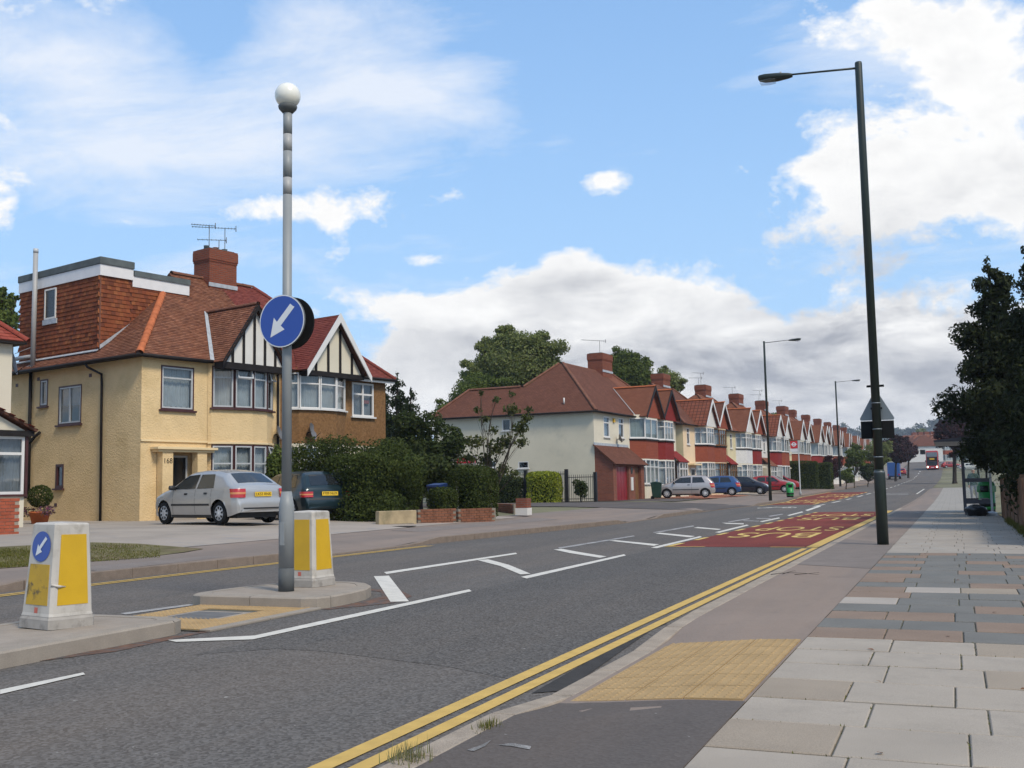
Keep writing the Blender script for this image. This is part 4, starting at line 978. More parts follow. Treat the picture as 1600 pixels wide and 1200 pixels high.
    def part(s, name, mat, *boxes, parent=None, bevel=0., poly=None, off=None):
        mb = MB()
        for x0, x1, y0, y1, z0, z1 in boxes: mb.box(s.x(x0), s.x(x1), y0, y1, z0, z1)
        if poly: mb.prism([s.P(*p) for p in poly], Vector(off))
        return mb.build(name, mat, parent or s.t, bevel=bevel, fixn=True)
    def pipe(s, path, r, mat, name='downpipe'): MB().ringtube([s.P(*p) for p in path], r, 8).build(name, mat, s.t)
    def chimney(s, x0, x1, y0, y1, z0, z1, mat, pots=2, corbel=True, dx=0):
        mb = MB(); mb.box(s.x(x0), s.x(x1), y0, y1, z0, z1-.5); c = mb.build('chimney', mat, s.t); e = .05
        for k, (za, zb, g_) in enumerate(((z1-.5, z1-.42, .02), (z1-.42, z1-.08, .04), (z1-.08, z1, .03))):
            mb = MB(); mb.box(s.x(x0)-g_*(1 if not s.m else -1), s.x(x1)+g_*(1 if not s.m else -1), y0-g_, y1+g_, za+.001, zb); mb.build('corbel_course', mat, c)
        mb = MB(); mb.box(min(s.x(x0), s.x(x1))+.06, max(s.x(x0), s.x(x1))-.06, y0+.06, y1-.06, z1, z1+.05); mb.build('flaunching', M_felt, c, bevel=.02)
        for k in range(pots):
            f = (k+.5)/pots; MB().lathe([(.11, z1+.03), (.10, z1+.16), (.12, z1+.19), (.1, z1+.19)], s.x(x0)+(s.x(x1)-s.x(x0))*f, (y0+y1)/2, 10).build('pot', M_ridged if k % 2 else M_felt, c)
        mb = MB(); g_ = .03; mb.box(min(s.x(x0), s.x(x1))-g_, max(s.x(x0), s.x(x1))+g_, y0-g_, y0-.002, z0+.45, z0+.6); mb.build('flashing', M_lead, c)
        return c
M_aer = pm('aerial_metal', (.10, .10, .10), .5, .1, 4, metal=.4)
def aerial(parent, p, ht, L, ang, n=9):
    """mast, boom and cross rods of a roof aerial"""
    p = Vector(p); t = p+Vector((0, 0, ht)); d = Vector((math.cos(ang), math.sin(ang), 0)); q = Vector((-d.y, d.x, 0)); mb = MB()
    mb.ringtube([p, t], .016, 5); mb.ringtube([t-d*L*.25, t+d*L*.75], .013, 5)
    for k in range(n): c = t-d*L*.22+d*L*.95*k/(n-1); w_ = .16 if k else .2; mb.ringtube([c-q*w_, c+q*w_], .007, 4)
    mb.ringtube([t-d*L*.25+Vector((0, 0, .12)), t-d*L*.25-Vector((0, 0, .12))], .02, 4)
    mb.build('aerial', M_aer, parent)
def dish(parent, c, n, r=.3):
    c, n = Vector(c), Vector(n).normalized(); u = n.cross(Vector((0, 0, 1))).normalized(); v = u.cross(n); mb = MB(); P = []
    for k in range(6): rr = r*k/5; P.append([c+n*(.10*(k/5)**2-.02)+(u*math.cos(a)+v*math.sin(a)*1.08)*rr for a in np.linspace(0, 2*math.pi, 21)])
    mb.grid(P); o = mb.build('satellite_dish', pm('dish_grey', (.13, .13, .135), .5, .1, 4), parent)
    mb = MB(); mb.ringtube([c-v*r*1.0, c+n*.33-v*r*.45], .012, 6); mb.build('feed_arm', M_blk, o)
    mb = MB(); mb.ringtube([c, c-n*.16, c-n*.2-v*.1], .02, 6); mb.build('mount', M_blk, o)

# ---- house 168, yellow, with its roof box
ZA = .37; TH = rad(14); OA = (-24.0, 26.95, ZA)
A = House('semi_detached_house', 'yellow rendered house numbered 168 with tile hung roof box', 'house', OA, TH, 5.8)
EV = 5.33; SL = .93                       # eaves height and roof slope
XP = 5.8; RY = 3.75; RZ = EV+SL*(RY+.0)
win_up = (.72, 2.02, 3.62, 5.08)
A.wall((0, 0), (2.62, 0), 2.62, EV, M_yrend, [win_up], .10, 'front_wall')
A.wall((0, 0), (2.62, 0), -.1, 2.62, M_yrend, [(.62, 2.3, -.1, 2.25)], .35, 'front_wall', off=-.02)
A.wall((5.34, 0), (XP, 0), -.1, EV, M_yrend, (), name='front_wall')
A.part('string_course', M_ycorn, (0, 2.62, -.035, .02, 2.56, 2.62))
sideo = [(8-6.03, 8-5.52, 4.02, 4.98), (8-4.82, 8-3.4, 3.3, 4.65), (8-4.9, 8-4.4, 1.12, 1.95)]
A.wall((0, 8), (0, 0), -.1, EV, M_yrend, sideo, .10, 'side_wall')
A.wall((XP, 8), (0, 8), -.1, EV, M_yrend, (), name='rear_wall')
A.wall((0, 11), (0, 8.002), -.1, EV, M_yrend, (), name='rear_wing_wall'); A.wall((XP, 11), (0, 11), -.1, EV, M_yrend, (), name='rear_wing_wall')
A.window((0, 0), (2.62, 0), *win_up, cols=(0, 1), transom=.26, mat=M_alu, trim=M_maroon, curtain=M_curt, sill=M_maroon, drop=.95)
A.window((0, 8), (0, 0), *sideo[0], mat=M_alu, trim=M_maroon, curtain=M_curtd, sill=M_maroon)
A.window((0, 8), (0, 0), *sideo[1], cols=(0, .48, 1), mat=M_alu, trim=M_maroon, curtain=M_curtd, sill=M_maroon, drop=.5)
A.window((0, 8), (0, 0), *sideo[2], mat=M_maroon, trim=M_maroon, curtain=M_room, sill=M_maroon)  # small window: unlit room painted as a dark sheet in the curtain's place
bayA = [(2.58, -.02), (2.66, -.12), (3.38, -.42), (4.10, -.54), (4.80, -.46), (5.36, -.10)]
A.bay(bayA, 2.5, EV+.1, 3.76, 5.2, M_yrend, .26, M_alu, M_maroon, M_curt, M_maroon, [0, 1, 1, 1, 1], (2, 4))
A.bay(bayA, -.1, 2.52, 1.05, 2.5, M_yrend, .44, M_alu, M_maroon, M_curt, None, [0, 1, 1, 1, 1], (4,))
A.part('bay_ledge', M_ycorn, poly=[(p[0]+(p[0]-4)*.02, p[1]-.05, 2.53) for p in bayA]+[(5.34, .02, 2.53), (2.62, .02, 2.53)], off=(0, 0, .07))
# porch with canopy and number
A.part('porch_canopy', M_ycorn, (.36, 2.72, -.42, .05, 2.30, 2.38), (.44, 2.64, -.34, .05, 2.22, 2.299), bevel=.008)
A.part('porch_pier', M_yrend, (.62, 1.02, -.30, .0, -.1, 2.22)); A.part('porch_pier', M_yrend, (1.98, 2.36, -.30, .0, -.1, 2.22))
A.part('porch_back', M_yrend, (.62, 2.3, .33, .37, -.1, 2.25)); A.part('porch_step', M_conc, (1.02, 1.98, -.3, .3, -.1, .08))
dr = A.part('front_door', M_darkgl, (1.08, 1.92, .25, .31, .08, 2.05)); A.part('door_frame', M_alu, (1.03, 1.09, .22, .32, .08, 2.12), (1.90, 1.96, .22, .32, .08, 2.12), (1.09, 1.90, .22, .32, 2.06, 2.12), parent=dr)
MB().ringtube([(1.82, .21, .95), (1.82, .21, 1.1)], .012, 6).build('handle', M_alu, dr)
text('168', .24, M_blk, frame_m((.82, -.304, 1.92), (1, 0, 0), (0, -1, 0)) @ Matrix.Shear('XY', 4, (.3, 0)) if False else frame_m((.82, -.304, 1.92), (1, 0, 0), (0, -1, 0)), A.t, 'house_number')
# gutters and pipes
A.pipe([(-.32, 8.2, EV-.02), (-.32, -.3, EV-.02), (2.55, -.3, EV-.02)], .06, M_timberk, 'gutter')
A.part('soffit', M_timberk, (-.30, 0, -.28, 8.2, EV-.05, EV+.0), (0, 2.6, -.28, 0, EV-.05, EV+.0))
A.pipe([(-.32, 2.75, EV-.05), (-.30, 2.6, EV-.2), (-.07, 2.15, EV-.45), (-.07, 2.12, EV-.8), (-.07, 2.05, 0)], .042, M_timberk)
A.pipe([(-.08, 6.55, EV-.03), (-.08, 6.5, .9)], .062, M_timberk); A.pipe([(-.08, 6.5, 2.75), (-.08, 6.2, 2.95), (-.08, 5.85, 3.1)], .055, M_timberk, 'branch_pipe')
A.pipe([(5.66, -.06, EV), (5.66, -.06, 0)], .045, M_timberk)
for b_, z_ in ((2.9, 4.9), (6.15, 5.02), (7.6, 4.9), (4.85, .55)): A.part('air_brick', M_maroon, (-.012, .0, b_-.08, b_+.08, z_-.06, z_+.06))
# roofs
cutx = 3.65
main = [[(-.3, -.3, EV), (XP, -.3, EV), (XP, RY, RZ+.28), (cutx, RY, RZ+.28), (cutx, 2.6, EV+SL*2.9), (2.6, 2.6, EV+SL*2.9)]]
A.roof('front_roof', main, M_under, tile=M_tileA)
A.roof('side_roof', [[(-.3, -.3, EV), (2.6, 2.6, EV+SL*2.9), (-.3, 2.6, EV)]], M_under, tile=M_tileA)
sk = A.roof('side_roof_skirt', [[(-.3, 2.6, EV), (.12, 2.6, EV+SL*.42), (.12, 8.3, EV+SL*.42), (-.3, 8.3, EV)]], M_under, tile=M_tileA)
A.roof('rear_roof', [[(cutx, RY, RZ+.28), (XP, RY, RZ+.28), (XP, 8.2, EV), (cutx, 8.2, EV)]], M_under); A.roof('wing_roof', [[(-.2, 8.3, EV), (XP, 8.3, EV), (XP, 11.2, EV+.3), (-.2, 11.2, EV+.3)]], M_felt)
hp = A.part('hip', M_ridged, (1.0, 1.02, 1.0, 1.02, EV+1.0, EV+1.02)); ridge_tiles(hp, (-.3, -.3, EV+.03), (2.55, 2.55, EV+SL*2.85+.03), M_ridge, .12); ridge_tiles(hp, (cutx+.1, RY, RZ+.3), (5.35, RY, RZ+.3), M_ridged, .10)
# gable over the bay
GX, GZ, GB = 4.02, 7.42, 5.30; gl, gr_ = 2.60, 5.44; gy0 = -.86
vy = lambda z: (z-EV)/SL-.3
gsl = (GZ-GB)/(GX-gl)
A.roof('gable_roof', [[(gl, gy0, GB), (GX, gy0, GZ), (GX, vy(GZ), GZ), (gl, vy(GB+.03), GB)], [(gr_, gy0, GB), (GX, gy0, GZ), (GX, vy(GZ), GZ), (gr_, vy(GB+.03), GB)]], M_under, tile=M_tileA)
ridge_tiles(hp, (GX, gy0-.03, GZ+.02), (GX, vy(GZ), GZ+.02), M_ridged, .085)
A.part('gable_panel', M_wht, poly=[(gl+.12, -.68, GB-.02), (gr_-.12, -.68, GB-.02), (GX, -.68, GZ-.12)], off=(0, .05, 0))
A.part('bressummer', M_timberk, (gl+.02, gr_-.02, -.74, -.3, GB-.22, GB+.0))
for a_, b_ in (((gl-.06, gy0, GB-.1), (GX, gy0, GZ+.0)), ((gr_+.06, gy0, GB-.1), (GX, gy0, GZ+.0))):
    mb = MB(); mb.bar(Vector(a_)+Vector((0, -.02, 0)), Vector(b_)+Vector((0, -.02, 0)), .05, .2, (0, -1, 0)) if False else mb.prism([Vector(a_)+Vector((0, -.03, -.10)), Vector(a_)+Vector((0, -.03, .10)), Vector(b_)+Vector((0, -.03, .06)), Vector(b_)+Vector((0, -.03, -.22))], (0, .045, 0)); mb.build('barge_board', M_timberk, A.t, fixn=True)
for k in range(5):
    x = gl+.48+k*.47; zt = min(GB+(x-gl)*gsl, GB+(gr_-x)*gsl)-.15; A.part('timber_strip', M_timberk, (x-.05, x+.05, -.71, -.682, GB, zt))
A.part('lead_valley', M_lead, poly=[(gl-.15, -.30, EV+.04), (gl+.02, -.30, EV+.04), (GX+.02, vy(GZ), GZ+.04), (GX-.12, vy(GZ), GZ+.04)], off=(0, 0, .012))
# tile hung roof box
DZ0, DZ1 = 5.4, 8.32
A.part('roof_box', M_under, (.12, cutx, 2.62, 7.72, DZ0, DZ1+.1), (.12, 1.32, 2.62, 7.72, DZ1+.1, DZ1+.3))
wb = [(0,0, 7.16, 8.22)]
tiles_on([A.P(.12, 7.72, DZ0+.3), A.P(.12, 2.62, DZ0+.3), A.P(.12, 2.62, DZ1), A.P(.12, 7.72, DZ1)], M_tileH, A.t, .145, .165, .016, 'tile_hanging')
tiles_on([A.P(.12, 2.62, DZ0+.3), A.P(1.32, 2.62, DZ0+.9), A.P(1.32, 2.62, DZ1), A.P(.12, 2.62, DZ1)], M_tileH, A.t, .145, .165, .016, 'tile_hanging')
tiles_on([A.P(1.32, 2.62, DZ0+.9), A.P(cutx, 2.62, DZ0+1.0), A.P(cutx, 2.62, DZ1-.2), A.P(1.32, 2.62, DZ1-.2)], M_tileH, A.t, .145, .165, .016, 'tile_hanging')
A.part('corner_tile_strip', M_ridged, (.09, .14, 2.585, 2.63, DZ0+.5, DZ1))
A.part('fascia', M_fasc, (.06, .10, 2.54, 7.78, DZ1, DZ1+.38), (.10, 1.34, 2.54, 2.58, DZ1, DZ1+.38), (1.30, 1.34, 2.58, 2.9, DZ1, DZ1+.38), (1.34, cutx+.05, 2.57, 2.61, DZ1-.22, DZ1+.16))
A.part('felt_upstand', M_felt, poly=[(.03, 2.50, DZ1+.38), (1.37, 2.50, DZ1+.38), (1.37, 7.82, DZ1+.38), (.03, 7.82, DZ1+.38)], off=(0, 0, .26), bevel=.03); A.part('felt_upstand', M_felt, (1.375, cutx+.07, 2.53, 7.82, DZ1+.16, DZ1+.36))
fw = A.part('dormer_window', M_wht, (.06, .10, 5.28, 5.34, 7.14, 8.24), (.06, .10, 5.96, 6.02, 7.14, 8.24), (.06, .10, 5.34, 5.96, 8.18, 8.24), (.06, .10, 5.34, 5.96, 7.14, 7.2))
A.part('pane', M_darkgl, (.085, .098, 5.34, 5.96, 7.2, 8.18), parent=fw); A.part('lead_apron', M_lead, (.05, .095, 5.2, 6.1, 6.95, 7.13), parent=fw)
A.part('lead_flashing', M_lead, poly=[(.1, 2.62, DZ0+.37), (.02, 2.6, DZ0+.3), (.02, 8.2, DZ0+.28), (.1, 8.2, DZ0+.35)], off=(-.01, 0, .02))
A.part('lead_flashing', M_lead, poly=[(.1, 2.56, DZ0+.38), (1.35, 2.56, DZ0+1.34), (1.35, 2.56, DZ0+1.46), (.1, 2.56, DZ0+.52)], off=(0, -.02, 0))
MB().ringtube([(-.12, 6.35, EV+.02), (-.12, 6.35, 9.72)], .085, 12).build('flue_pipe', M_band, A.t); MB().ringtube([(-.12, 6.35, 9.6), (-.12, 6.35, 9.76)], .09, 12).build('flue_cap', M_alu, A.t)
MB().ringtube([(-.12, 6.35, 5.85), (-.12, 7.5, 5.85)], .075, 10).build('flue_branch', M_band, A.t)
for z_ in (6.2, 5.55): MB().ringtube([(-.12, 6.35, z_), (-.12, 7.6, z_-.15)], .012, 5).build('stay_rod', M_alu, A.t)
ch = A.chimney(5.15, 6.45, 3.3, 4.25, RZ-.5, 10.25, M_brk, 3)
aerial(ch, (5.2, 3.4, 9.6), 1.55, .9, 2.6); aerial(ch, (5.9, 3.7, 10.2), .55, 1.1, 2.4, 7); aerial(ch, (6.5, 4.1, 9.3), 2.1, 1.7, 2.5, 14)
dish(A.t, (5.5, -.25, 2.95), (.5, -.8, .3), .27)

# ---- brown house joined to it
Bh = House('semi_detached_house', 'brown roughcast house with white framed windows and white gable boards', 'house', OA, TH, 11.38)
WB = 11.38
wo = (9.45-XP, 10.68-XP, 3.76, 5.12)
bx0, bx1 = 6.15, 9.05
Bh.wall((9.05, 0), (WB, 0), 2.62, EV, M_brend, [(9.47-9.05, 10.67-9.05, 3.78, 5.12)], .08, 'front_wall'); Bh.wall((9.05, 0), (WB, 0), -.1, 2.62, M_creamL, (), name='front_wall', off=-.015)
Bh.wall((XP+.002, 0), (bx0, 0), -.1, EV, M_brend, (), name='front_wall')
Bh.wall((WB, 0), (WB, 8), -.1, EV, M_brend, (), name='side_wall'); Bh.wall((WB, 8), (XP, 8), -.1, EV, M_brend, (), name='rear_wall')
Bh.window((9.05, 0), (WB, 0), 9.47-9.05, 10.67-9.05, 3.78, 5.12, cols=(0, .5, 1), transom=.34, mat=M_upvc, curtain=M_curtd, sill=M_upvc, bar=.07, inset=.02)
Bh.part('window_notice', pm('notice_red', (.4, .12, .1), .6), (10.2, 10.5, .06, .065, 4.32, 4.45))
bayB = [(bx0, -.02), (6.42, -.34), (7.2, -.62), (8.05, -.62), (8.72, -.38), (bx1, -.02)]
Bh.bay(bayB, 2.62, EV+.1, 3.92, 5.24, M_brend, .30, M_upvc, None, M_curt, M_upvc, [1, 1, 1, 1, 1]); Bh.bay(bayB, -.1, 2.62, .95, 2.5, M_creamL, .30, M_upvc, None, M_curtd, M_upvc, [1, 1, 1, 1, 1])
Bh.part('string_course', M_creamL, (bx1, WB+.02, -.05, .0, 2.5, 2.62))
ex = WB+.3; hx = WB-RY
Bh.roof('front_roof', [[(XP+.003, -.3, EV), (ex, -.3, EV), (hx, RY, RZ+.28), (XP+.003, RY, RZ+.28)]], M_under, tile=M_tileB)
Bh.roof('side_roof', [[(ex, -.3, EV), (ex, 8.2, EV), (hx, RY+.1, RZ+.28), (hx, RY, RZ+.28)]], M_under, tile=M_tileB); Bh.roof('rear_roof', [[(XP+.003, 8.2, EV), (ex, 8.2, EV), (hx, RY, RZ+.28), (XP+.003, RY, RZ+.28)]], M_under)
hpB = Bh.part('hip', M_ridged, (hx-.1, hx-.08, RY, RY+.02, RZ+.1, RZ+.12)); ridge_tiles(hpB, (ex, -.3, EV+.03), (hx, RY, RZ+.3), M_tileB, .10); ridge_tiles(hpB, (6.5, RY, RZ+.3), (hx, RY, RZ+.3), M_ridged, .10)
GX, GZ, GB = 7.93, 7.52, 5.32; gl, gr_ = 6.32, 9.54; gy0 = -.95; gsl = (GZ-GB)/(GX-gl)
Bh.roof('gable_roof', [[(gl, gy0, GB), (GX, gy0, GZ), (GX, vy(GZ), GZ), (gl, vy(GB+.03), GB)], [(gr_, gy0, GB), (GX, gy0, GZ), (GX, vy(GZ), GZ), (gr_, vy(GB+.03), GB)]], M_under, tile=M_tileB)
Bh.part('gable_panel', M_creamL, poly=[(gl+.2, -.66, GB-.02), (gr_-.2, -.66, GB-.02), (GX, -.66, GZ-.2)], off=(0, .05, 0)); Bh.part('bressummer', M_timberk, (gl+.1, gr_-.1, -.72, -.2, GB-.18, GB))
for a_, b_ in (((gl-.06, gy0, GB-.14), (GX, gy0, GZ+.0)), ((gr_+.06, gy0, GB-.14), (GX, gy0, GZ+.0))):
    mb = MB(); mb.prism([Vector(a_)+Vector((0, -.03, -.14)), Vector(a_)+Vector((0, -.03, .10)), Vector(b_)+Vector((0, -.03, .05)), Vector(b_)+Vector((0, -.03, -.30))], (0, .045, 0)); mb.build('barge_board', M_upvc, Bh.t, fixn=True)
for k in range(4):
    x = gl+.62+k*.62; zt = min(GB+(x-gl)*gsl, GB+(gr_-x)*gsl)-.22; Bh.part('timber_strip', M_timberk, (x-.055, x+.055, -.69, -.662, GB, zt))
Bh.pipe([(9.5, -.33, EV-.02), (ex, -.33, EV-.02), (ex, 8, EV-.02)], .055, M_timberk, 'gutter'); Bh.part('fascia', M_upvc, (9.5, ex-.02, -.27, -.25, EV-.16, EV-.02)); Bh.pipe([(5.95, -.07, EV), (5.95, -.07, 0)], .045, M_maroon)
dish(Bh.t, (6.75, -.62, 3.05), (.45, -.85, .25), .30)

# ---- slice of the house at the left edge
Zh = House('semi_detached_house', 'cream house with projecting porch at the left edge', 'house', OA, TH, 0)
Zh.wall((-11, 0), (-4.3, 0), -.1, EV, M_creamL, [(4.6, 6.2, 3.6, 5.0)], .1, 'front_wall'); Zh.wall((-4.3, 0), (-4.3, 9), -.1, EV, M_creamL, (), name='side_wall'); Zh.wall((-11, 9), (-11, 0), -.1, EV, M_creamL, (), name='side_wall')
Zh.window((-11, 0), (-4.3, 0), 4.6, 6.2, 3.6, 5.0, cols=(0, .5, 1), transom=.3, mat=M_upvc, curtain=M_curt)
M_tileZ = islandm('tile_maroon', [(.30, .07, .045), (.24, .05, .035), (.33, .09, .06)], .85, .3)
Zh.roof('front_roof', [[(-4.0, -.3, EV), (-11.4, -.3, EV), (-8.2, 4, EV+3.7), (-7.9, 4, EV+3.7)]], M_under, tile=M_tileZ, gauge=.16, wd=.22); Zh.roof('side_roof', [[(-4.0, -.3, EV), (-4.0, 9.3, EV), (-7.9, 4.2, EV+3.7), (-7.9, 4, EV+3.7)]], M_under, tile=M_tileZ, gauge=.16, wd=.22)
hz_ = Zh.part('hip', M_ridge, (-7.9, -7.88, 4.0, 4.02, EV+3.4, EV+3.5)); ridge_tiles(hz_, (-4.0, -.3, EV+.03), (-7.9, 4, EV+3.72), M_tileZ, .10)
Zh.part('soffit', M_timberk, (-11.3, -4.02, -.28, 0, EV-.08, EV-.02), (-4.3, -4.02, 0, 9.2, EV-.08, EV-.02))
Zh.wall((-7.2, -1.2), (-4.5, -1.2), -.1, .9, M_creamL, (), name='porch_wall'); Zh.wall((-4.5, -1.2), (-4.5, 0), -.1, 2.6, M_creamL, (), name='porch_wall')
Zh.window((-7.2, -1.2), (-4.5, -1.2), .02, 2.68, .92, 2.52, cols=(0, .35, .7, 1), transom=.30, mat=M_upvc, curtain=M_curtd, sill=M_maroon, bar=.075)
Zh.part('porch_post', M_maroon, (-4.5, -4.42, -1.22, -1.1, .8, 2.6)); Zh.part('porch_beam', M_timberk, (-7.3, -4.3, -1.32, -1.1, 2.53, 2.68))
Zh.roof('porch_roof', [[(-4.25, -1.4, 2.7), (-5.75, -1.4, 3.45), (-5.75, 0, 3.45), (-4.25, 0, 2.7)], [(-7.25, -1.4, 2.7), (-5.75, -1.4, 3.45), (-5.75, 0, 3.45), (-7.25, 0, 2.7)]], M_under, tile=M_tileZ, gauge=.16, wd=.22)
Zh.part('porch_gable', M_creamL, poly=[(-4.5, -1.2, 2.68), (-5.75, -1.2, 3.32), (-7.0, -1.2, 2.68)], off=(0, .05, 0)); dish(Zh.t, (-4.1, .4, 4.75), (.75, -.6, .2), .33)
# brick pier and low wall in front of it
pv = thing('garden_wall', 'red brick garden wall end at the left edge', 'wall', (-19.72, 18.2, terr(-19.7, 18.2)-.02), math.pi/2-TH)
bk = MB(); bk.box(-.1075, .1075, -.05, .05, -.0325, .0325); bk = bk.mesh('brick'); bk.materials.append(pm('brick_single', (.33, .085, .045), .85, .22, 4, .4, 60))
mb = MB(); mb.box(-2.3, -.012, -.085, .085, 0, .83); mb.build('mortar_core', pm('mortar', (.30, .25, .2), .95, .1, 9), pv)
for r in range(11):
    for c in range(10):
        x = -.11-.225*c-(.1125 if r % 2 else 0)
        if c > 2 and r > 8: continue
        o = bpy.data.objects.new('brick', bk); C.objects.link(o); o.parent = pv; o.location = (x, -.048+random.uniform(-.003, .003), .037+r*.0755)
# ------------------------------------------------------------------ the row of semi-detached houses beyond the side road
TR = rad(4.5); OR = Vector((-19.55, 60.05, .42)); FR = Vector((math.sin(TR), math.cos(TR), 0)); EVR = 5.29; SR = .92; RYR = 3.4; RZR = EVR+SR*(RYR+.3)
M_wood = pm('window_wood', (.17, .085, .04), .6, .2, 5); M_doorred = pm('door_red', (.21, .012, .018), .35, .15, 3, .3, 20); M_bluegrey = pm('curtain_blue', (.33, .38, .45), .9, .1, 3)
vyR = lambda z: (z-EVR)/SR-.3
def half(name, label, s0, W, mirror, wall, roofm, frame, apron, gable='white', gabw=1.68, sidewall=None, porch=False, far=False, O=None, th=TR, lower=None, curtain=None, chim=True, small=((.9, 1.55),), ga=None, gfill=None, boards=None, endhip=True, aer=0):
    """one half of a pair: entrance end first (x=0), bay and gable next to the party wall (x=W)"""
    base = (OR+FR*(s0)) if O is None else Vector(O); Hh = House(name, label, 'house', base, th, W, mirror, 'semi-detached houses in the row across the road')
    cv = curtain or M_curt; b0 = W-2*gabw-.02
    ow = [(a, b, 3.82, 5.05) for a, b in small]
    Hh.wall((0, 0), (b0, 0), -.4, EVR, wall, ow, .08, 'front_wall'); Hh.wall((0, 8), (0, 0), -.4, EVR, sidewall or wall, (), name='side_wall'); Hh.wall((W, 8), (0, 8), -.4, EVR, wall, (), name='rear_wall')
    for o in ow: Hh.window((0, 0), (b0, 0), *o, transom=.3, mat=frame, curtain=M_bluegrey if not far else cv, sill=frame, bar=.07, far=far)
    bp = [(b0, 0.), (b0+.8, -.75), (W-.75, -.75), (W-.02, -.12)]
    Hh.bay(bp, 2.55, EVR+.1, 3.92, 5.16, wall, .3 if not far else None, frame, None, cv, frame, [1 if far else 2, 2 if far else 3, 1], apronmat=apron, far=far)
    Hh.bay(bp, -.4, 2.56, .85, 2.5, lower or wall, .3 if not far else None, frame, None, cv, frame, [1 if far else 2, 2 if far else 3, 1], far=far)
    if not far: Hh.part('bay_ledge', M_timberk, poly=[(b0-.05, -.03, 3.76), (b0+.77, -.82, 3.76), (W-.7, -.82, 3.76), (W-.02, -.2, 3.76), (W-.02, 0, 3.76), (b0-.05, 0, 3.76)], off=(0, 0, .08))
    ym = RYR; xe = -.3
    Hh.roof('front_roof', [[(xe, -.3, EVR), (W-.003, -.3, EVR), (W-.003, ym, RZR), (ym, ym, RZR)]], roofm)
    Hh.roof('side_roof', [[(xe, -.3, EVR), (ym, ym, RZR), (ym, ym+.4, RZR), (xe, 8.2, EVR)]], roofm); Hh.roof('rear_roof', [[(xe, 8.2, EVR), (W-.003, 8.2, EVR), (W-.003, ym+.4, RZR), (ym, ym+.4, RZR)]], roofm)
    GX = W-gabw; GZ = 7.34; GB = EVR+.0; gl, gr = GX-gabw-.12, W-.004 if gabw*1 else W; gy = -1.02
    grx = gr; gbr = GZ-(GZ-GB)*(grx-GX)/(GX-gl)
    Hh.roof('gable_roof', [[(gl, gy, GB), (GX, gy, GZ), (GX, vyR(GZ), GZ), (gl, vyR(GB+.05), GB)], [(grx, gy, gbr), (GX, gy, GZ), (GX, vyR(GZ), GZ), (grx, vyR(gbr+.05), gbr)]], ga or roofm)
    Hh.part('gable_panel', gfill or M_wht, poly=[(gl+.14, -.78, GB-.04), (grx-.03, -.78, GB-.04), (grx-.03, -.78, gbr-.05), (GX, -.78, GZ-.15)], off=(0, .05, 0))
    bm_ = boards or M_upvc
    for a_, b_ in (((gl, gy, GB-.02), (GX, gy, GZ+.02)), ((grx, gy, gbr-.02), (GX, gy, GZ+.02))):
        mb = MB(); A_, B_ = Hh.P(*a_), Hh.P(*b_); mb.prism([A_+Vector((0, -.03, -.14)), A_+Vector((0, -.03, .07)), B_+Vector((0, -.03, .05)), B_+Vector((0, -.03, -.26))], (0, .045, 0)); mb.build('barge_board', bm_, Hh.t, fixn=True)
    if not far:
        hp_ = Hh.part('hip', M_ridged, (ym, ym+.02, ym, ym+.02, RZR-.1, RZR-.08)); ridge_tiles(hp_, Hh.P(xe, -.3, EVR+.02), Hh.P(ym, ym, RZR+.02), M_ridged, .1, .45); ridge_tiles(hp_, Hh.P(GX, gy-.02, GZ+.02), Hh.P(GX, vyR(GZ), GZ+.02), M_ridge, .085, .45); ridge_tiles(hp_, Hh.P(ym, ym+.2, RZR+.02), Hh.P(W, ym+.2, RZR+.02), M_ridged, .1, .45)
        Hh.pipe([(xe-.02, -.33, EVR-.03), (gl, -.33, EVR-.03)], .05, M_timberk, 'gutter')
        Hh.pipe([(xe-.02, -.3, EVR-.03), (xe-.02, 8, EVR-.03)], .05, M_timberk, 'gutter')
    if chim:
        c = Hh.chimney(W-.85, W+.85, 3.2, 4.2, RZR-.5, 9.72, M_brk, 0)
        for k in range(aer): aerial(c, Hh.P(W-.6+k*.7, 3.9, 9.3), 1.1+.5*k, 1.2, 2.2+.3*k, 6)
    if porch:
        Hh.roof('porch_roof', [[(-.1, -.95, 2.45), (b0+.1, -.95, 2.45), (b0+.1, 0, 3.25), (-.1, 0, 3.25)]], M_apronR if porch == 'red' else roofm)
        Hh.wall((.0, -.85), (b0, -.85), -.4, .75, lower or M_creamL, (), name='porch_wall'); Hh.window((0, -.85), (b0, -.85), .02, b0-.02, .77, 2.42, cols=(0, .3, .6, 1), transom=.28, mat=frame, curtain=M_curtd, bar=.08, far=far); Hh.wall((0, 0), (0, -.85), -.4, 2.6, lower or M_creamL, (), name='porch_wall')
    else:
        dr = Hh.part('front_door', M_wood if frame is M_wood else M_darkgl, (b0-1.25, b0-.35, -.03, .03, -.1, 2.0)); Hh.part('door_frame', frame, (b0-1.33, b0-1.25, -.05, .03, -.1, 2.08), (b0-.35, b0-.27, -.05, .03, -.1, 2.08), (b0-1.25, b0-.35, -.05, .03, 2.0, 2.08), parent=dr)
        Hh.part('door_canopy', M_ycorn if wall is M_peach else M_creamL, (b0-1.9, b0-.0, -.5, -.0, 2.28, 2.4))
    return Hh
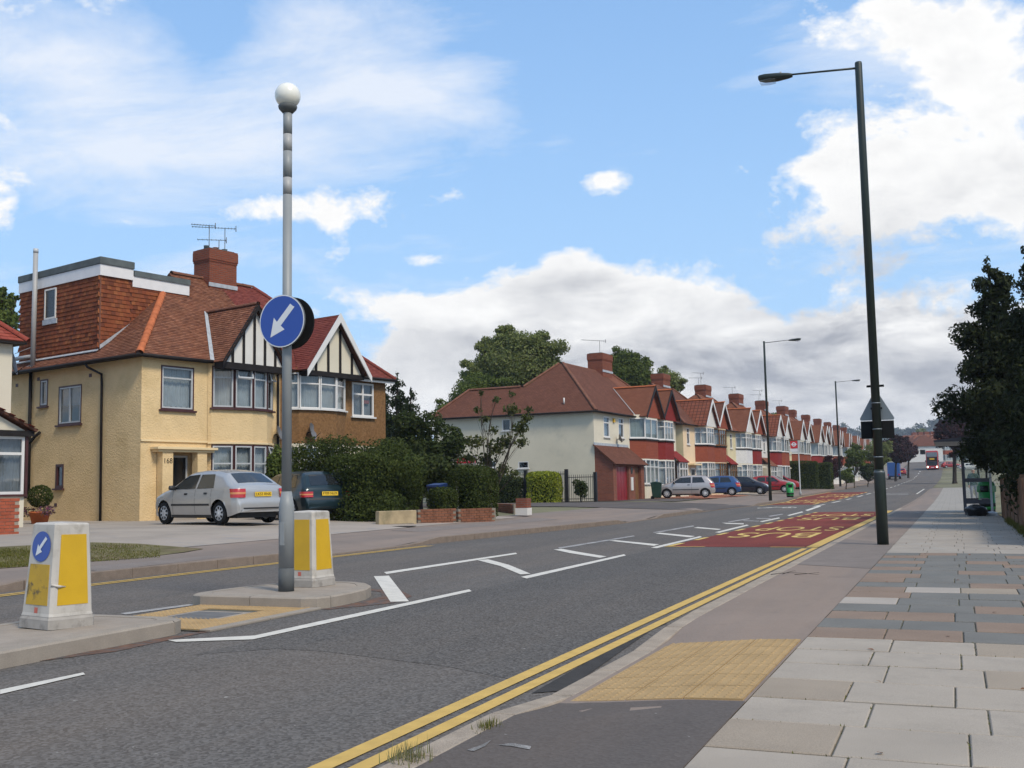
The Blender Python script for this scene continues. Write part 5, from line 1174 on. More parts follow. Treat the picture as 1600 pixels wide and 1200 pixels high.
# near end house of the row
Wc = 9.98
Ch = House('semi_detached_house', 'cream rendered end house with brown hipped roof and brick garage', 'house', tuple(OR), TR, Wc, False, 'semi-detached houses in the row across the road')
ow = [(1.55, 2.5, 3.8, 5.06), (4.02, 4.92, 3.84, 5.1)]
Ch.wall((0, 0), (5.9, 0), -.4, EVR, M_creamL, ow, .08, 'front_wall')
for o in ow: Ch.window((0, 0), (5.9, 0), *o, transom=.3, mat=M_upvc, curtain=M_bluegrey, sill=M_upvc, bar=.075)
so = [(11-6.1, 11-5.55, 4.35, 5.05), (11-5.05, 11-4.35, 2.0, 2.42), (11-7.4, 11-6.6, 2.1, 2.5)]
Ch.wall((0, 11), (0, 0), -.4, EVR, M_cream, so, .1, 'side_wall'); Ch.wall((Wc, 8), (4.2, 8), -.4, EVR, M_cream, (), name='rear_wall'); Ch.wall((4.2, 11), (0, 11), -.4, EVR, M_cream, (), name='rear_wall'); Ch.wall((4.2, 8), (4.2, 11), -.4, EVR, M_cream, (), name='rear_wall')
for o in so: Ch.window((0, 11), (0, 0), *o, mat=M_upvc, curtain=M_room, sill=M_upvc, bar=.05)  # side windows get a dark sheet coloured as the unlit room, not curtains
bp = [(5.9, 0.), (6.75, -.78), (9.15, -.78), (9.96, -.1)]
Ch.bay(bp, 2.55, EVR+.1, 3.9, 5.16, M_creamL, None, M_upvc, None, M_curtg, M_upvc, [1, 2, 1], apronmat=M_apron); Ch.bay(bp, -.4, 2.56, .95, 2.5, M_creamL, .3, M_upvc, None, M_curt, M_upvc, [2, 3, 2])
Ch.part('bay_ledge', M_timberk, poly=[(5.85, -.03, 3.74), (6.72, -.86, 3.74), (9.2, -.86, 3.74), (9.96, -.2, 3.74), (9.96, 0, 3.74), (5.85, 0, 3.74)], off=(0, 0, .09))
Ch.roof('front_roof', [[(-.3, -.3, EVR), (Wc-.003, -.3, EVR), (Wc-.003, RYR, RZR), (RYR, RYR, RZR)]], M_roofC)
Ch.roof('side_roof', [[(-.3, -.3, EVR), (RYR, RYR, RZR), (RYR, RYR+.3, RZR), (-.3, 7.4, EVR)]], M_roofC); Ch.roof('rear_roof', [[(-.3, 7.4, EVR), (Wc, 7.4, EVR), (Wc, RYR+.3, RZR), (RYR, RYR+.3, RZR)]], M_roofC)
wz = EVR+SR*2.05; Ch.roof('wing_roof', [[(-.303, 4.9, EVR), (1.75, 4.9, wz), (1.75, 9.4, wz), (-.303, 11.3, EVR)], [(4.5, 7, EVR), (1.75, 7, wz), (1.75, 9.4, wz), (4.5, 11.3, EVR)], [(-.303, 11.3, EVR), (1.75, 9.4, wz), (4.5, 11.3, EVR)]], M_roofC)
hc = Ch.part('hip', M_ridged, (RYR, RYR+.02, RYR, RYR+.02, RZR-.1, RZR-.08))
for a_, b_ in (((-.3, -.3, EVR+.02), (RYR, RYR, RZR+.02)), ((RYR, RYR+.15, RZR+.02), (Wc-.8, RYR+.15, RZR+.02)), ((1.75, 5.6, wz+.02), (1.75, 9.4, wz+.02)), ((RYR, RYR+.3, RZR+.02), (1.75, 5.45, wz+.02)), ((1.75, 9.4, wz+.02), (-.3, 11.3, EVR+.02))): ridge_tiles(hc, a_, b_, M_ridged, .1, .45)
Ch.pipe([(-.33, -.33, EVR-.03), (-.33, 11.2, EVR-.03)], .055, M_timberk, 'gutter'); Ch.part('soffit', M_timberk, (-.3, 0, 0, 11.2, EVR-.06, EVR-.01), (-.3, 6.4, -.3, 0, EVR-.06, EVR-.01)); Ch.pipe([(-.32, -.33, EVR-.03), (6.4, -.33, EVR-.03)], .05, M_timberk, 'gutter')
Ch.part('fascia_band', M_wht, (-.02, .0, .05, 10.9, EVR-.16, EVR-.07))
GX, GZ, GB = 8.26, 7.34, EVR; gl, gr = 6.42, 9.975; gy = -1.05; gbr = GB
Ch.roof('gable_roof', [[(gl, gy, GB), (GX, gy, GZ), (GX, vyR(GZ), GZ), (gl, vyR(GB+.05), GB)], [(gr, gy, GB), (GX, gy, GZ), (GX, vyR(GZ), GZ), (gr, vyR(GB+.05), GB)]], M_roofO); ridge_tiles(hc, (GX, gy-.02, GZ+.02), (GX, vyR(GZ), GZ+.02), M_ridge, .085, .45)
Ch.part('gable_panel', M_apron, poly=[(gl+.14, -.8, GB-.04), (gr-.1, -.8, GB-.04), (GX, -.8, GZ-.15)], off=(0, .05, 0)); Ch.part('lead_valley', M_lead, poly=[(gl-.16, -.3, EVR+.03), (gl, -.3, EVR+.03), (GX, vyR(GZ), GZ+.03), (GX-.12, vyR(GZ), GZ+.03)], off=(0, 0, .012))
for a_, b_ in (((gl, gy, GB-.02), (GX, gy, GZ+.02)), ((gr, gy, GB-.02), (GX, gy, GZ+.02))):
    mb = MB(); A_, B_ = Vector(a_), Vector(b_); mb.prism([A_+Vector((0, -.03, -.14)), A_+Vector((0, -.03, .07)), B_+Vector((0, -.03, .05)), B_+Vector((0, -.03, -.26))], (0, .045, 0)); mb.build('barge_board', M_timberk, Ch.t, fixn=True)
ch = Ch.chimney(Wc-.9, Wc+.9, 3.0, 4.1, RZR-.5, 9.95, M_brk, 0); aerial(ch, (Wc-.85, 3.2, 8.6), 2.2, 1.9, 2.5, 12)
# brick garage with lean-to roof and red door
Ch.part('garage_side', M_brkdk, poly=[(.02, -.003, -.4), (.02, -1.15, -.4), (.02, -1.15, 2.2), (.02, -.003, 3.2)], off=(.11, 0, 0))
Ch.wall((.13, -1.15), (5.3, -1.15), -.4, 2.2, M_brkdk, [(.42, 2.45, -.4, 1.98), (3.5, 4.6, -.4, 2.0)], .25, 'garage_front')
gd = Ch.part('garage_door', M_doorred, (.55, 2.58, -1.0, -.95, -.4, 1.98));
for k in range(4): Ch.part('door_rib', M_doorred, (.57+k*.505, .6+k*.505+.44, -1.02, -1.003, -.3, 1.93), parent=gd)
Ch.part('porch_door', M_wood, (3.65, 4.73, -.95, -.9, -.4, 2.0)); Ch.part('meter_box', M_wht, (2.85, 3.2, -1.2, -1.152, .55, 1.35)); Ch.part('round_window', M_darkgl, poly=[(3.05+.16*math.cos(a), -1.153, 1.75+.2*math.sin(a)) for a in np.linspace(0, 6.28, 13)[:-1]], off=(0, -.02, 0))
Ch.roof('garage_roof', [[(-.15, -1.4, 2.12), (5.5, -1.4, 2.12), (5.5, -.003, 3.3), (-.15, -.003, 3.3)]], M_roofC); Ch.part('lead_flashing', M_lead, (-.1, 5.5, -.06, -.004, 3.26, 3.42)); Ch.part('alarm_box', M_bolyel, (3.05, 3.3, -.1, -.002, 4.75, 5.0))
MB().ringtube([(-.0+.25, 2.0, EVR+.92*2.3-1.6), (.25, 2.0, EVR+.9)], .05, 8).build('roof_vent', M_wht, Ch.t); dish(Ch.t, (3.5, -.25, 3.75), (.5, -.8, .3), .26)
# the other halves and pairs
ctr = [9.98, 23.2, 34.8, 46.0, 56.4, 66.2]
half('semi_detached_house', 'house with crimson bay tiles and red lean-to porch beyond the cream end house', 9.984, 5.3, True, M_creamL, M_roofO, M_upvc, M_apronR, porch='red', gfill=M_apronR, boards=M_timberk, chim=False)
half('semi_detached_house', 'peach house with ribbed tile roof and brown bay tiles in the row', 23.2-6.2, 6.2, False, M_peach, M_roofC, M_upvc, M_apron, sidewall=M_straw, ga=M_roofP, aer=0)
half('semi_detached_house', 'house with brown wooden window frames beside the peach house', 23.204, 5.3, True, M_peach, M_roofC, M_wood, M_apron, porch='red', chim=False, gfill=M_apron)
half('semi_detached_house', 'straw coloured house with white bay apron in the row', 34.8-6.0, 6.0, False, M_straw, M_roofO, M_upvc, M_apronW, aer=2)
half('semi_detached_house', 'house with dark red bay apron joined to the white bay house', 34.804, 5.0, True, M_straw, M_roofO, M_upvc, M_apronR, chim=False, gfill=M_apron)
half('semi_detached_house', 'white house with ribbed roof and pointed porch behind the long hedge', 46-5.7, 5.7, False, M_wht, M_roofO, M_upvc, M_apronR, ga=M_roofP, boards=M_upvc, porch='roof', aer=1)
half('semi_detached_house', 'house with white boards and red apron right of the bus stop flag', 46.004, 4.9, True, M_wht, M_roofO, M_upvc, M_apron, far=True, chim=False)
half('semi_detached_house', 'brown fronted house directly behind the bus stop flag', 56.4-5.4, 5.4, False, M_straw, M_roofO, M_upvc, M_apron, far=True, aer=2)
half('semi_detached_house', 'house with ribbed orange roof just past the stop flag', 56.404, 4.7, True, M_wht, M_roofO, M_upvc, M_apron, far=True, chim=False, ga=M_roofP)
half('semi_detached_house', 'small looking white house with a wide gable above the purple bush', 66.2-5.0, 5.0, False, M_wht, M_roofO, M_upvc, M_apronR, far=True, aer=1)
half('semi_detached_house', 'far white house beside the third street lamp', 66.204, 4.7, True, M_wht, M_roofO, M_upvc, M_apron, far=True, chim=False)
# further pairs follow the kerb
rowY = 133.; k = 0
far_lab = ['first', 'second', 'third', 'fourth', 'fifth', 'sixth', 'seventh']
while rowY < 205:
    O_ = (-15.0, rowY, terr(-15, rowY)-.05)
    half('semi_detached_house', 'distant row house with orange gable, %s pair after the street lamp, near half' % far_lab[k], 0, 6., False, M_wht, M_roofO, M_upvc, M_apron, far=True, O=O_, th=0)
    half('semi_detached_house', 'distant row house with orange gable, %s pair after the street lamp, far half' % far_lab[k], 0, 6., True, M_creamL, M_roofO, M_upvc, M_apronR, far=True, O=(-15., rowY+6.004, O_[2]), th=0, chim=False)
    rowY += 14.; k += 1
# houses at the end of the road
for k in range(6):
    Y0 = 335+11*k; v = aY(1468-9.5*k, 720, Y0)
    half('terraced_house', 'far terraced house with orange roof, number %s from the white end house' % ['one', 'two', 'three', 'four', 'five', 'six'][k], 0, 7.5, False, M_wht, M_roofO, M_upvc, M_apron, far=True, O=(v.x-3, Y0, zr(Y0)-.8+.25*k), th=rad(62), chim=True)
Eh = House('end_house', 'white walled end house behind the oncoming bus', 'house', (-2.5, 322, zr(322)-1.2), rad(-8), 9)
Eh.wall((0, 0), (9, 0), 0, 5.6, M_wht, [(1.5, 2.8, 3.3, 4.7), (5.5, 7, 3.3, 4.7)], .1, 'front_wall'); Eh.wall((0, 9), (0, 0), 0, 5.6, M_wht, [(3, 4.4, 3.3, 4.6)], .1, 'side_wall'); Eh.wall((9, 0), (9, 9), 0, 5.6, M_wht, (), name='side_wall'); Eh.wall((9, 9), (0, 9), 0, 5.6, M_wht, (), name='rear_wall')
for q in ((1.5, 2.8), (5.5, 7)): Eh.window((0, 0), (9, 0), q[0], q[1], 3.3, 4.7, cols=(0, .5, 1), mat=M_upvc, curtain=M_curtd, far=True)
Eh.roof('roof', [[(-.4, -.4, 5.6), (9.4, -.4, 5.6), (6, 4.5, 9), (3, 4.5, 9)], [(-.4, -.4, 5.6), (3, 4.5, 9), (-.4, 9.4, 5.6)], [(9.4, -.4, 5.6), (9.4, 9.4, 5.6), (6, 4.5, 9)], [(-.4, 9.4, 5.6), (3, 4.5, 9), (6, 4.5, 9), (9.4, 9.4, 5.6)]], M_roofC)

# ------------------------------------------------------------------ things beside the side road
M_railing = pm('railing_black', (.010, .010, .011), .5, .2, 4); M_railgreen = pm('railing_green', (.01, .05, .025), .5, .2, 4)
f0, f1 = Vector((-21.8, 55.2, 0)), Vector((-20.2, 58.6, 0)); fz = terr(-22, 56)
t = thing('iron_fence', 'black iron railings with tall square posts beside the cream house', 'fence', (-25.0, 57.2, fz), 0)
def rail_run(t, x0, x1, y, h, posts, mat, n):
    for z in (.18, h-.15): mb = MB(); mb.box(x0, x1, y-.02, y+.02, z-.02, z+.02); mb.build('rail', mat, t)
    for k in range(n): x = x0+(x1-x0)*(k+.5)/n; mb = MB(); mb.box(x-.011, x+.011, y-.011, y+.011, .05, h); mb.build('bar', mat, t)
    for x in posts: mb = MB(); mb.box(x-.09, x+.09, y-.09, y+.09, 0, h+.12); mb.build('post', mat, t)
pa, pb_ = aY(822, 785, 57.2), aY(886, 785, 57.2); pc = aY(931, 785, 57.2); p00 = aY(765, 785, 57.2)
rail_run(t, p00.x+25, pa.x+25, 0, 1.75, (p00.x+25,), M_railgreen, 20); rail_run(t, pa.x+25+.1, pb_.x+25-.1, 0, 1.75, (pa.x+25, pb_.x+25), M_railing, 22); rail_run(t, pb_.x+25.1, pc.x+24.9, 0, 1.55, (pc.x+25,), M_railing, 12)
# telephone kiosk
q0 = aD(728, 760, 50.); kx, ky = q0.x, q0.y; kz = terr(kx, ky); t = thing('telephone_kiosk', 'grey glazed telephone kiosk with red header half hidden by the round hedge', 'phone box', (kx, ky, kz), rad(20))
M_kg = pm('kiosk_grey', (.17, .17, .17), .5, .1, 4); M_kred = pm('kiosk_red', (.42, .012, .03), .4, .06, 4); M_kgl = glassm('kiosk_glass', (.55, .58, .55), .1, .05)
for x in (-.42, .42):
    for y in (-.42, .42): mb = MB(); mb.box(x-.04, x+.04, y-.04, y+.04, 0, 2.3); mb.build('corner_post', M_kg, t)
mb = MB(); mb.box(-.47, .47, -.47, .47, 2.3, 2.4); mb.build('roof', M_kg, t, bevel=.02)
for y in (-.425, .425): mb = MB(); mb.box(-.375, .375, y-.02, y+.02, 2.05, 2.27); h_ = mb.build('header', M_kred, t); text('telephone', .13, M_signw, frame_m((0, y-.023 if y < 0 else y+.023, 2.16), (1 if y < 0 else -1, 0, 0), (0, -1 if y < 0 else 1, 0)), h_)
for x in (-.425, .425): mb = MB(); mb.box(x-.02, x+.02, -.375, .375, 2.05, 2.27); mb.build('header', M_kred, t); mb = MB(); mb.box(x-.006, x+.006, -.375, .375, .2, 2.04); mb.build('glass_panel', M_kgl, t)
mb = MB(); mb.box(-.375, .375, .419, .431, .2, 2.04); mb.build('glass_panel', M_kgl, t); mb = MB(); mb.box(-.2, .2, .2, .36, .9, 1.6); mb.build('phone_unit', M_kg, t)
# wheeled bins
def wheelie(loc, rz, mat, label):
    t = thing('wheeled_bin', label, 'bin', loc, rz); mb = MB()
    a = mb.pts([(-.23, -.27, .08), (.23, -.27, .08), (.23, .24, .08), (-.23, .24, .08), (-.28, -.34, .95), (.28, -.34, .95), (.28, .32, .95), (-.28, .32, .95)])
    for q in ((3, 2, 1, 0), (4, 5, 6, 7), (0, 1, 5, 4), (1, 2, 6, 5), (2, 3, 7, 6), (3, 0, 4, 7)): mb.idx([a[k] for k in q])
    mb.build('body', mat, t, bevel=.02); mb = MB(); mb.prism([(-.3, -.37, .95), (-.3, .34, .95), (-.3, .34, 1.03), (-.3, 0, 1.09), (-.3, -.37, 1.0)], (.6, 0, 0)); mb.build('lid', mat, t, bevel=.02, fixn=True)
    for x in (-.25, .25): mb = MB(); mb.ringtube([(x-.03, .25, .1), (x+.03, .25, .1)], .1, 12); mb.build('wheel', M_blk, t)
    mb = MB(); mb.ringtube([(-.22, .38, .98), (.22, .38, .98)], .018, 6); mb.build('handle', mat, t)
q0 = aD(688, 800, 34.5); wheelie((q0.x, q0.y, terr(q0.x, q0.y)), rad(160), pm('bin_blue', (.01, .03, .12), .4, .1, 4), 'blue wheeled bin between the big hedge and the small hedge')
q0 = aD(1026, 776, 66.5); wheelie((q0.x, q0.y, terr(q0.x, q0.y)), rad(100), pm('bin_darkgreen', (.01, .035, .02), .4, .1, 4), 'dark green wheeled bin behind the silver three door car')
# low garden walls with bricks
M_brick_old = pm('brick_old', (.20, .085, .05), .9, .25, 4, .4, 60); bk2 = MB(); bk2.box(-.105, .105, -.05, .05, -.031, .031); bk2 = bk2.mesh('brick'); bk2.materials.append(M_brick_old)
def brick_wall(p0, p1, rowsn, label, core, drop=0):
    a, b = Vector(p0), Vector(p1); L = (b-a).length; ang = math.atan2(b.y-a.y, b.x-a.x); t = thing('garden_wall', label, 'wall', (a.x, a.y, min(terr(a.x, a.y), terr(b.x, b.y))-.03), ang)
    mb = MB(); mb.box(.01, L-.01, -.08, .08, 0, rowsn*.075-.012); mb.build('mortar_core', core, t)
    for r in range(rowsn):
        x = .105+(.11 if r % 2 else 0)
        while x < L-.09:
            for sd in (-.052, .052):
                o = bpy.data.objects.new('brick', bk2); C.objects.link(o); o.parent = t; o.location = (x, sd+random.uniform(-.004, .004), .037+r*.075); o.rotation_euler = (0, 0, random.uniform(-.01, .01))
            x += .222
M_mort = pm('mortar_old', (.22, .19, .15), .95, .15, 9)
def at_ground(px, py, D): v = aD(px, py, D); return (v.x, v.y, 0)
brick_wall(at_ground(650, 815, 30.5), at_ground(710, 812, 31.5), 6, 'low weathered brick wall under the small clipped hedge', M_mort); brick_wall(at_ground(713, 812, 31.6), at_ground(772, 806, 32.8), 6, 'low brick wall under the rounded hedge', M_mort)
brick_wall(at_ground(776, 790, 41), at_ground(806, 792, 38.5), 5, 'low red brick wall stepping down beside the driveway', M_mort)
mb = MB(); mb.box(-.2, .2, -.2, .2, 0, .5); t = thing('gate_pier', 'short red brick gate pier with whitewashed foot', 'pier', at_ground(818, 795, 36.5)[:2]+(terr(-15, 38),)); mb = MB(); mb.box(-.2, .2, -.2, .2, .22, .55); mb.build('shaft', M_brkdk, t); mb = MB(); mb.box(-.22, .22, -.22, .22, -.02, .22); mb.build('foot', M_wht, t)
t = thing('garden_wall', 'low yellowish rendered wall stub under the big hedge', 'wall', at_ground(625, 815, 29.8)[:2]+(terr(-14, 28)-.02,), rad(62)); mb = MB(); mb.box(-.75, .5, -.1, .1, 0, .42); mb.build('rendered_body', pm('render_old', (.36, .28, .17), .95, .2, 4, .4, 40, col2=(.2, .17, .1)), t, bevel=.03)
mb = MB(); mb.box(-.6, .4, -.102, -.099, .02, .06); mb.build('damp_course', M_mort, t)
# ------------------------------------------------------------------ vehicles
M_tyre = pm('tyre', (.014, .014, .014), .85, .2, 9); M_rim = pm('rim_silver', (.46, .46, .46), .4, .06, 5, metal=.1); M_rimdk = pm('rim_slots', (.02, .02, .02), .6)
M_carglass = pm('car_glass', (.014, .016, .017), .05, .3, 3, coat=.25, spec=.5); M_trimk = pm('car_trim_black', (.016, .016, .017), .55, .1, 6); M_tail = pm('tail_red', (.40, .012, .012), .2, .05, 5, coat=.6); M_amber = pm('tail_amber', (.55, .20, .06), .2, .05, 5, coat=.6)
M_plate = pm('plate_yellow', (.70, .45, .03), .4, .03, 5); M_head = pm('headlight', (.55, .57, .6), .12, .03, 4, coat=.8); M_carint = pm('car_interior', (.035, .035, .037), .85, .2, 5)
def carpaint(name, c, metal=.45): return pm(name, c, .32, .04, 1.5, metal=metal, coat=.55)
def hub(mb_n=8):
    t = MB(); t.lathe([(.20, -.085), (.27, -.088), (.298, -.07), (.305, -.03), (.305, .03), (.298, .07), (.27, .088), (.20, .085)], n=26, axis='y', caps=False); a = t.mesh('tyre'); a.materials.append(M_tyre)
    r = MB(); r.lathe([(.205, -.07), (.20, .078), (.17, .07), (.06, .088), (.0, .092)], n=22, axis='y'); b = r.mesh('rim'); b.materials.append(M_rim)
    s = MB()
    for k in range(mb_n):
        u = 2*math.pi*k/mb_n; d = Vector((math.cos(u), 0, math.sin(u))); q = Vector((-d.z, 0, d.x)); P = [d*.10-q*.016, d*.165-q*.030, d*.165+q*.030, d*.10+q*.016]; s.prism([p+Vector((0, .074, 0)) for p in P], (0, .014, 0))
    c = s.mesh('rim_slots'); c.materials.append(M_rimdk); return a, b, c
TY, RI, SLT = hub()
def car(label, loc, heading, paint, spec, plate=None, group='parked cars across the road', kind='hatch', name='parked_car'):
    L, Wd, sil, wheels, R, side, scr, rear_scr, lights = [spec[k] for k in ('L', 'W', 'sil', 'wheels', 'R', 'side', 'scr', 'rear', 'lights')]
    t = thing(name, label, 'car', loc, heading, group)
    # dense silhouette from tail to nose
    S = []
    for (x0, z0), (x1, z1) in zip(sil, sil[1:]):
        n = max(2, int(math.hypot(x1-x0, z1-z0)/.035)); S += [(x0+(x1-x0)*k/n, z0+(z1-z0)*k/n) for k in range(n)]
    S.append(sil[-1]); S = np.array(S)
    for _ in range(4): S[1:-1] = (S[:-2]+2*S[1:-1]+S[2:])/4
    S = [tuple(p) for p in S]; zs = max(z for x, z in S); belt = spec['belt']
    def plan(x): return Wd/2*float(np.interp(x, [0, .06, .22, .55, L-.75, L-.3, L-.08, L], [.84, .91, .975, 1, 1, .94, .82, .70]))
    def hw(x, z, zt=None):
        f = float(np.interp(z, [.15, .3, .5, .72, belt, zs], [.92, .965, 1., 1., .955, spec.get('roofw', .70)]))
        if zt is not None: f *= 1-.11*max(0, 1-(zt-z)/.085)**2
        return plan(x)*f
    xo = -L/2; zb = lambda x: float(np.interp(x, [0, .25, .6, L-.6, L-.2, L], [.32, .24, .19, .19, .22, .28]))
    body = MB(); rows = 15; tt = [0, .04]+list(np.linspace(.12, .9, rows-4))+[.96, 1.]
    cols = [[(x, zb(x)+(z-zb(x))*q) for q in tt] for x, z in S]
    for sd in (1, -1):
        ids = []
        for (x, zt), col in zip(S, cols):
            r = []
            for cx_, cz_ in col:
                for wx in wheels:
                    d = math.hypot(cx_-wx, cz_-R)
                    if d < R+.055 and d > 1e-6: k = (R+.055)/d; cx_, cz_ = wx+(cx_-wx)*k, R+(cz_-R)*k
                r.append((cx_+xo, sd*hw(x, min(cz_, zt), zt), cz_))
            ids.append(body.pts(r))
        for i in range(len(S)-1):
            for j in range(len(tt)-1):
                c0 = [(S[i][0], cols[i][j][1]), (S[i+1][0], cols[i+1][j][1]), (S[i+1][0], cols[i+1][j+1][1]), (S[i][0], cols[i][j+1][1])]
                if any(all(math.hypot(p[0]-wx, p[1]-R) < R+.05 for p in c0) for wx in wheels): continue
                q = [ids[i][j], ids[i+1][j], ids[i+1][j+1], ids[i][j+1]]; body.idx(q if sd < 0 else q[::-1], True)
    vs = [-1, -.93, -.75, -.4, 0, .4, .75, .93, 1]; crown = .035
    def top(i, v, off=0.):
        x, z = S[i]; h_ = hw(x, z, z); a = S[max(0, i-1)]; b = S[min(len(S)-1, i+1)]; tx, tz = b[0]-a[0], b[1]-a[1]; l_ = math.hypot(tx, tz) or 1; nx, nz = -tz/l_, tx/l_; c = crown*(1-v*v)
        return (x+xo+nx*(c+off), h_*v, z+nz*(c+off))
    body.grid([[top(i, v) for v in vs] for i in range(len(S))], flip=True)
    for i in (0, -1):
        x, z = S[i]; k = 0 if i == 0 else len(S)-1; body.face([(x+xo, -hw(x, zb(x)), zb(x)), (x+xo, hw(x, zb(x)), zb(x))]+[top(k, v) for v in vs[::-1]])
    body.build('body', paint, t)
    ub = MB(); ub.box(xo+.25, -xo-.3, -Wd*.36, Wd*.36, .17, .62); ub.build('underbody', M_trimk, t)
    def sidepatch(name, quad, mat, off=.006, n=5, sides=(1, -1), parent=None):
        (ax, az), (bx_, bz_), (cx_, cz_), (dx_, dz_) = quad; o = None
        for sd in sides:
            mb = MB(); P = []
            for i in range(n+1):
                v = i/n; r = []
                for j in range(n+1):
                    u = j/n; x = (ax*(1-u)+bx_*u)*(1-v)+(dx_*(1-u)+cx_*u)*v; z = (az*(1-u)+bz_*u)*(1-v)+(dz_*(1-u)+cz_*u)*v
                    zt = float(np.interp(x, [p[0] for p in S], [p[1] for p in S])); r.append((x+xo, sd*(hw(x, z, zt)+off), z))
                P.append(r)
            mb.grid(P, flip=sd > 0); o = mb.build(name, mat, parent or t)
        return o
    def toppatch(name, i0, i1, v0, v1, mat, off=.006, parent=None):
        mb = MB(); mb.grid([[top(i, v0+(v1-v0)*k/6, off) for k in range(7)] for i in range(i0, i1+1)], flip=True); return mb.build(name, mat, parent or t)
    def idx_between(x0, x1, z0, z1):
        k = [i for i, (x, z) in enumerate(S) if x0 <= x <= x1 and z0 <= z <= z1]; return (k[0], k[-1]) if k else (0, 1)
    for q in side: sidepatch('side_window', q, M_carglass)
    i0, i1 = idx_between(*scr); toppatch('windscreen', i0, i1, -.9, .9, M_carglass, .005)
    i0, i1 = idx_between(*rear_scr); rw = toppatch('rear_window', i0, i1, -.84, .84, M_carglass, .005)
    k0, k1 = idx_between(0, .35, lights[0], lights[1])
    for sg in (1, -1):
        def xr(z): return min((p for p in S if p[0] < L*.3), key=lambda p: abs(p[1]-z))[0]
        def lens(nm, za, zb_, mat, off, par):
            mb = MB(); P = []
            for z in np.linspace(za, zb_, 6):
                x = xr(z); e = plan(.22)*float(np.interp(z, [.5, .72, belt], [1, 1, .955])); P.append([(x+xo+dx_-off*.6, sg*(e*k+(off if k > .9 else 0)), z) for dx_, k in ((-.034, .66), (-.026, .80), (.0, .915), (.05, .972), (.13, .995), (.21+.06*(z-za)/(zb_-za), 1.0))])
            mb.grid(P, flip=sg > 0); return mb.build(nm, mat, par)
        lt = lens('tail_light', lights[0], lights[1], M_tail, .012, t); zm = lights[0]+(lights[1]-lights[0])*.38; lens('amber_lens', zm, zm+(lights[1]-lights[0])*.24, M_amber, .016, lt)
        f0, f1 = idx_between(L-.35, L, .56, .76); toppatch('headlight', f0, f1, sg*.50, sg*.95, M_head, .006)
    if plate:
        p0, p1 = idx_between(0, .3, lights[0]+.02, lights[0]+.15); c = Vector(top((p0+p1)//2, 0, .03)); a = Vector(top(p0, 0)); b = Vector(top(p1, 0)); up = (b-a).normalized(); n = up.cross(Vector((0, -1, 0))); n = n if n.x < 0 else -n
        mb = MB(); u = Vector((0, -1, 0)); P = [c-u*.26-up*.06, c+u*.26-up*.06, c+u*.26+up*.06, c-u*.26+up*.06]; mb.prism(P, n*-.01); pl_ = mb.build('number_plate', M_plate, t, fixn=True)
        text(plate, .105, M_blk, frame_m(c+n*.003, u, n), pl_)
    else:
        p0, p1 = idx_between(0, .3, lights[0]+.02, lights[0]+.15); toppatch('number_plate', p0, p1, -.3, .3, M_plate, .01)
    sidepatch('rub_strip', ((wheels[0]+R+.1, .50), (wheels[1]-R-.1, .50), (wheels[1]-R-.1, .555), (wheels[0]+R+.1, .555)), M_trimk, .008, 4)
    sidepatch('sill', ((wheels[0]+R+.06, .19), (wheels[1]-R-.06, .19), (wheels[1]-R-.06, .26), (wheels[0]+R+.06, .26)), M_trimk, .004, 4)
    for x, z in spec.get('handles', ((1.25, .80),)): sidepatch('door_handle', ((x, z), (x+.15, z), (x+.15, z+.05), (x, z+.05)), M_trimk, .014, 2)
    for x in spec.get('gaps', ()): sidepatch('door_gap', ((x, .28), (x+.010, .28), (x+.010, belt-.01), (x, belt-.01)), M_trimk, .0035, 5)
    b0_, b1_ = idx_between(0, .2, lights[0]-.10, lights[0]-.085); toppatch('bumper_gap', b0_, max(b1_, b0_+1), -.97, .97, M_trimk, .003) if lights else None
    for sg in (1, -1):
        mx = spec['mirror']; mb = MB(); mb.lathe([(.02, -.06), (.075, -.045), (.085, 0), (.07, .05), (.02, .06)], n=12); o = mb.build('door_mirror', M_trimk if spec.get('mk', True) else paint, t); o.location = (mx+xo, sg*(hw(mx, belt)+.10), belt+.05); o.scale = (.75, 1.3, 1.1)
        MB().ringtube([(mx+xo, sg*(hw(mx, belt)-.02), belt), (mx+xo, sg*(hw(mx, belt)+.06), belt+.03)], .025, 6).build('mirror_stalk', M_trimk, t)
    for x0, z1 in ((L*.40, 1.05), (L*.60, 1.08)):
        for sg in (-1, 1): mb = MB(); mb.box(x0+xo, x0+xo+.14, sg*.36-.22, sg*.36+.22, .5, z1-.1); mb.box(x0+xo+.02, x0+xo+.11, sg*.36-.11, sg*.36+.11, z1-.09, z1+.09); mb.build('seat', M_carint, t, bevel=.03)
    for wx in wheels:
        for sg in (1, -1):
            w_ = bpy.data.objects.new('wheel', TY); C.objects.link(w_); w_.parent = t; w_.location = (wx+xo, sg*(Wd/2-.11), R); k = R/.305; w_.scale = (k, 1, k); w_.rotation_euler = (0, random.uniform(0, 6), 0 if sg > 0 else math.pi)
            for me, nm in ((RI, 'rim'), (SLT, 'rim_slots')): o = bpy.data.objects.new(nm, me); C.objects.link(o); o.parent = w_; o['kind'] = 'stuff'
    return t
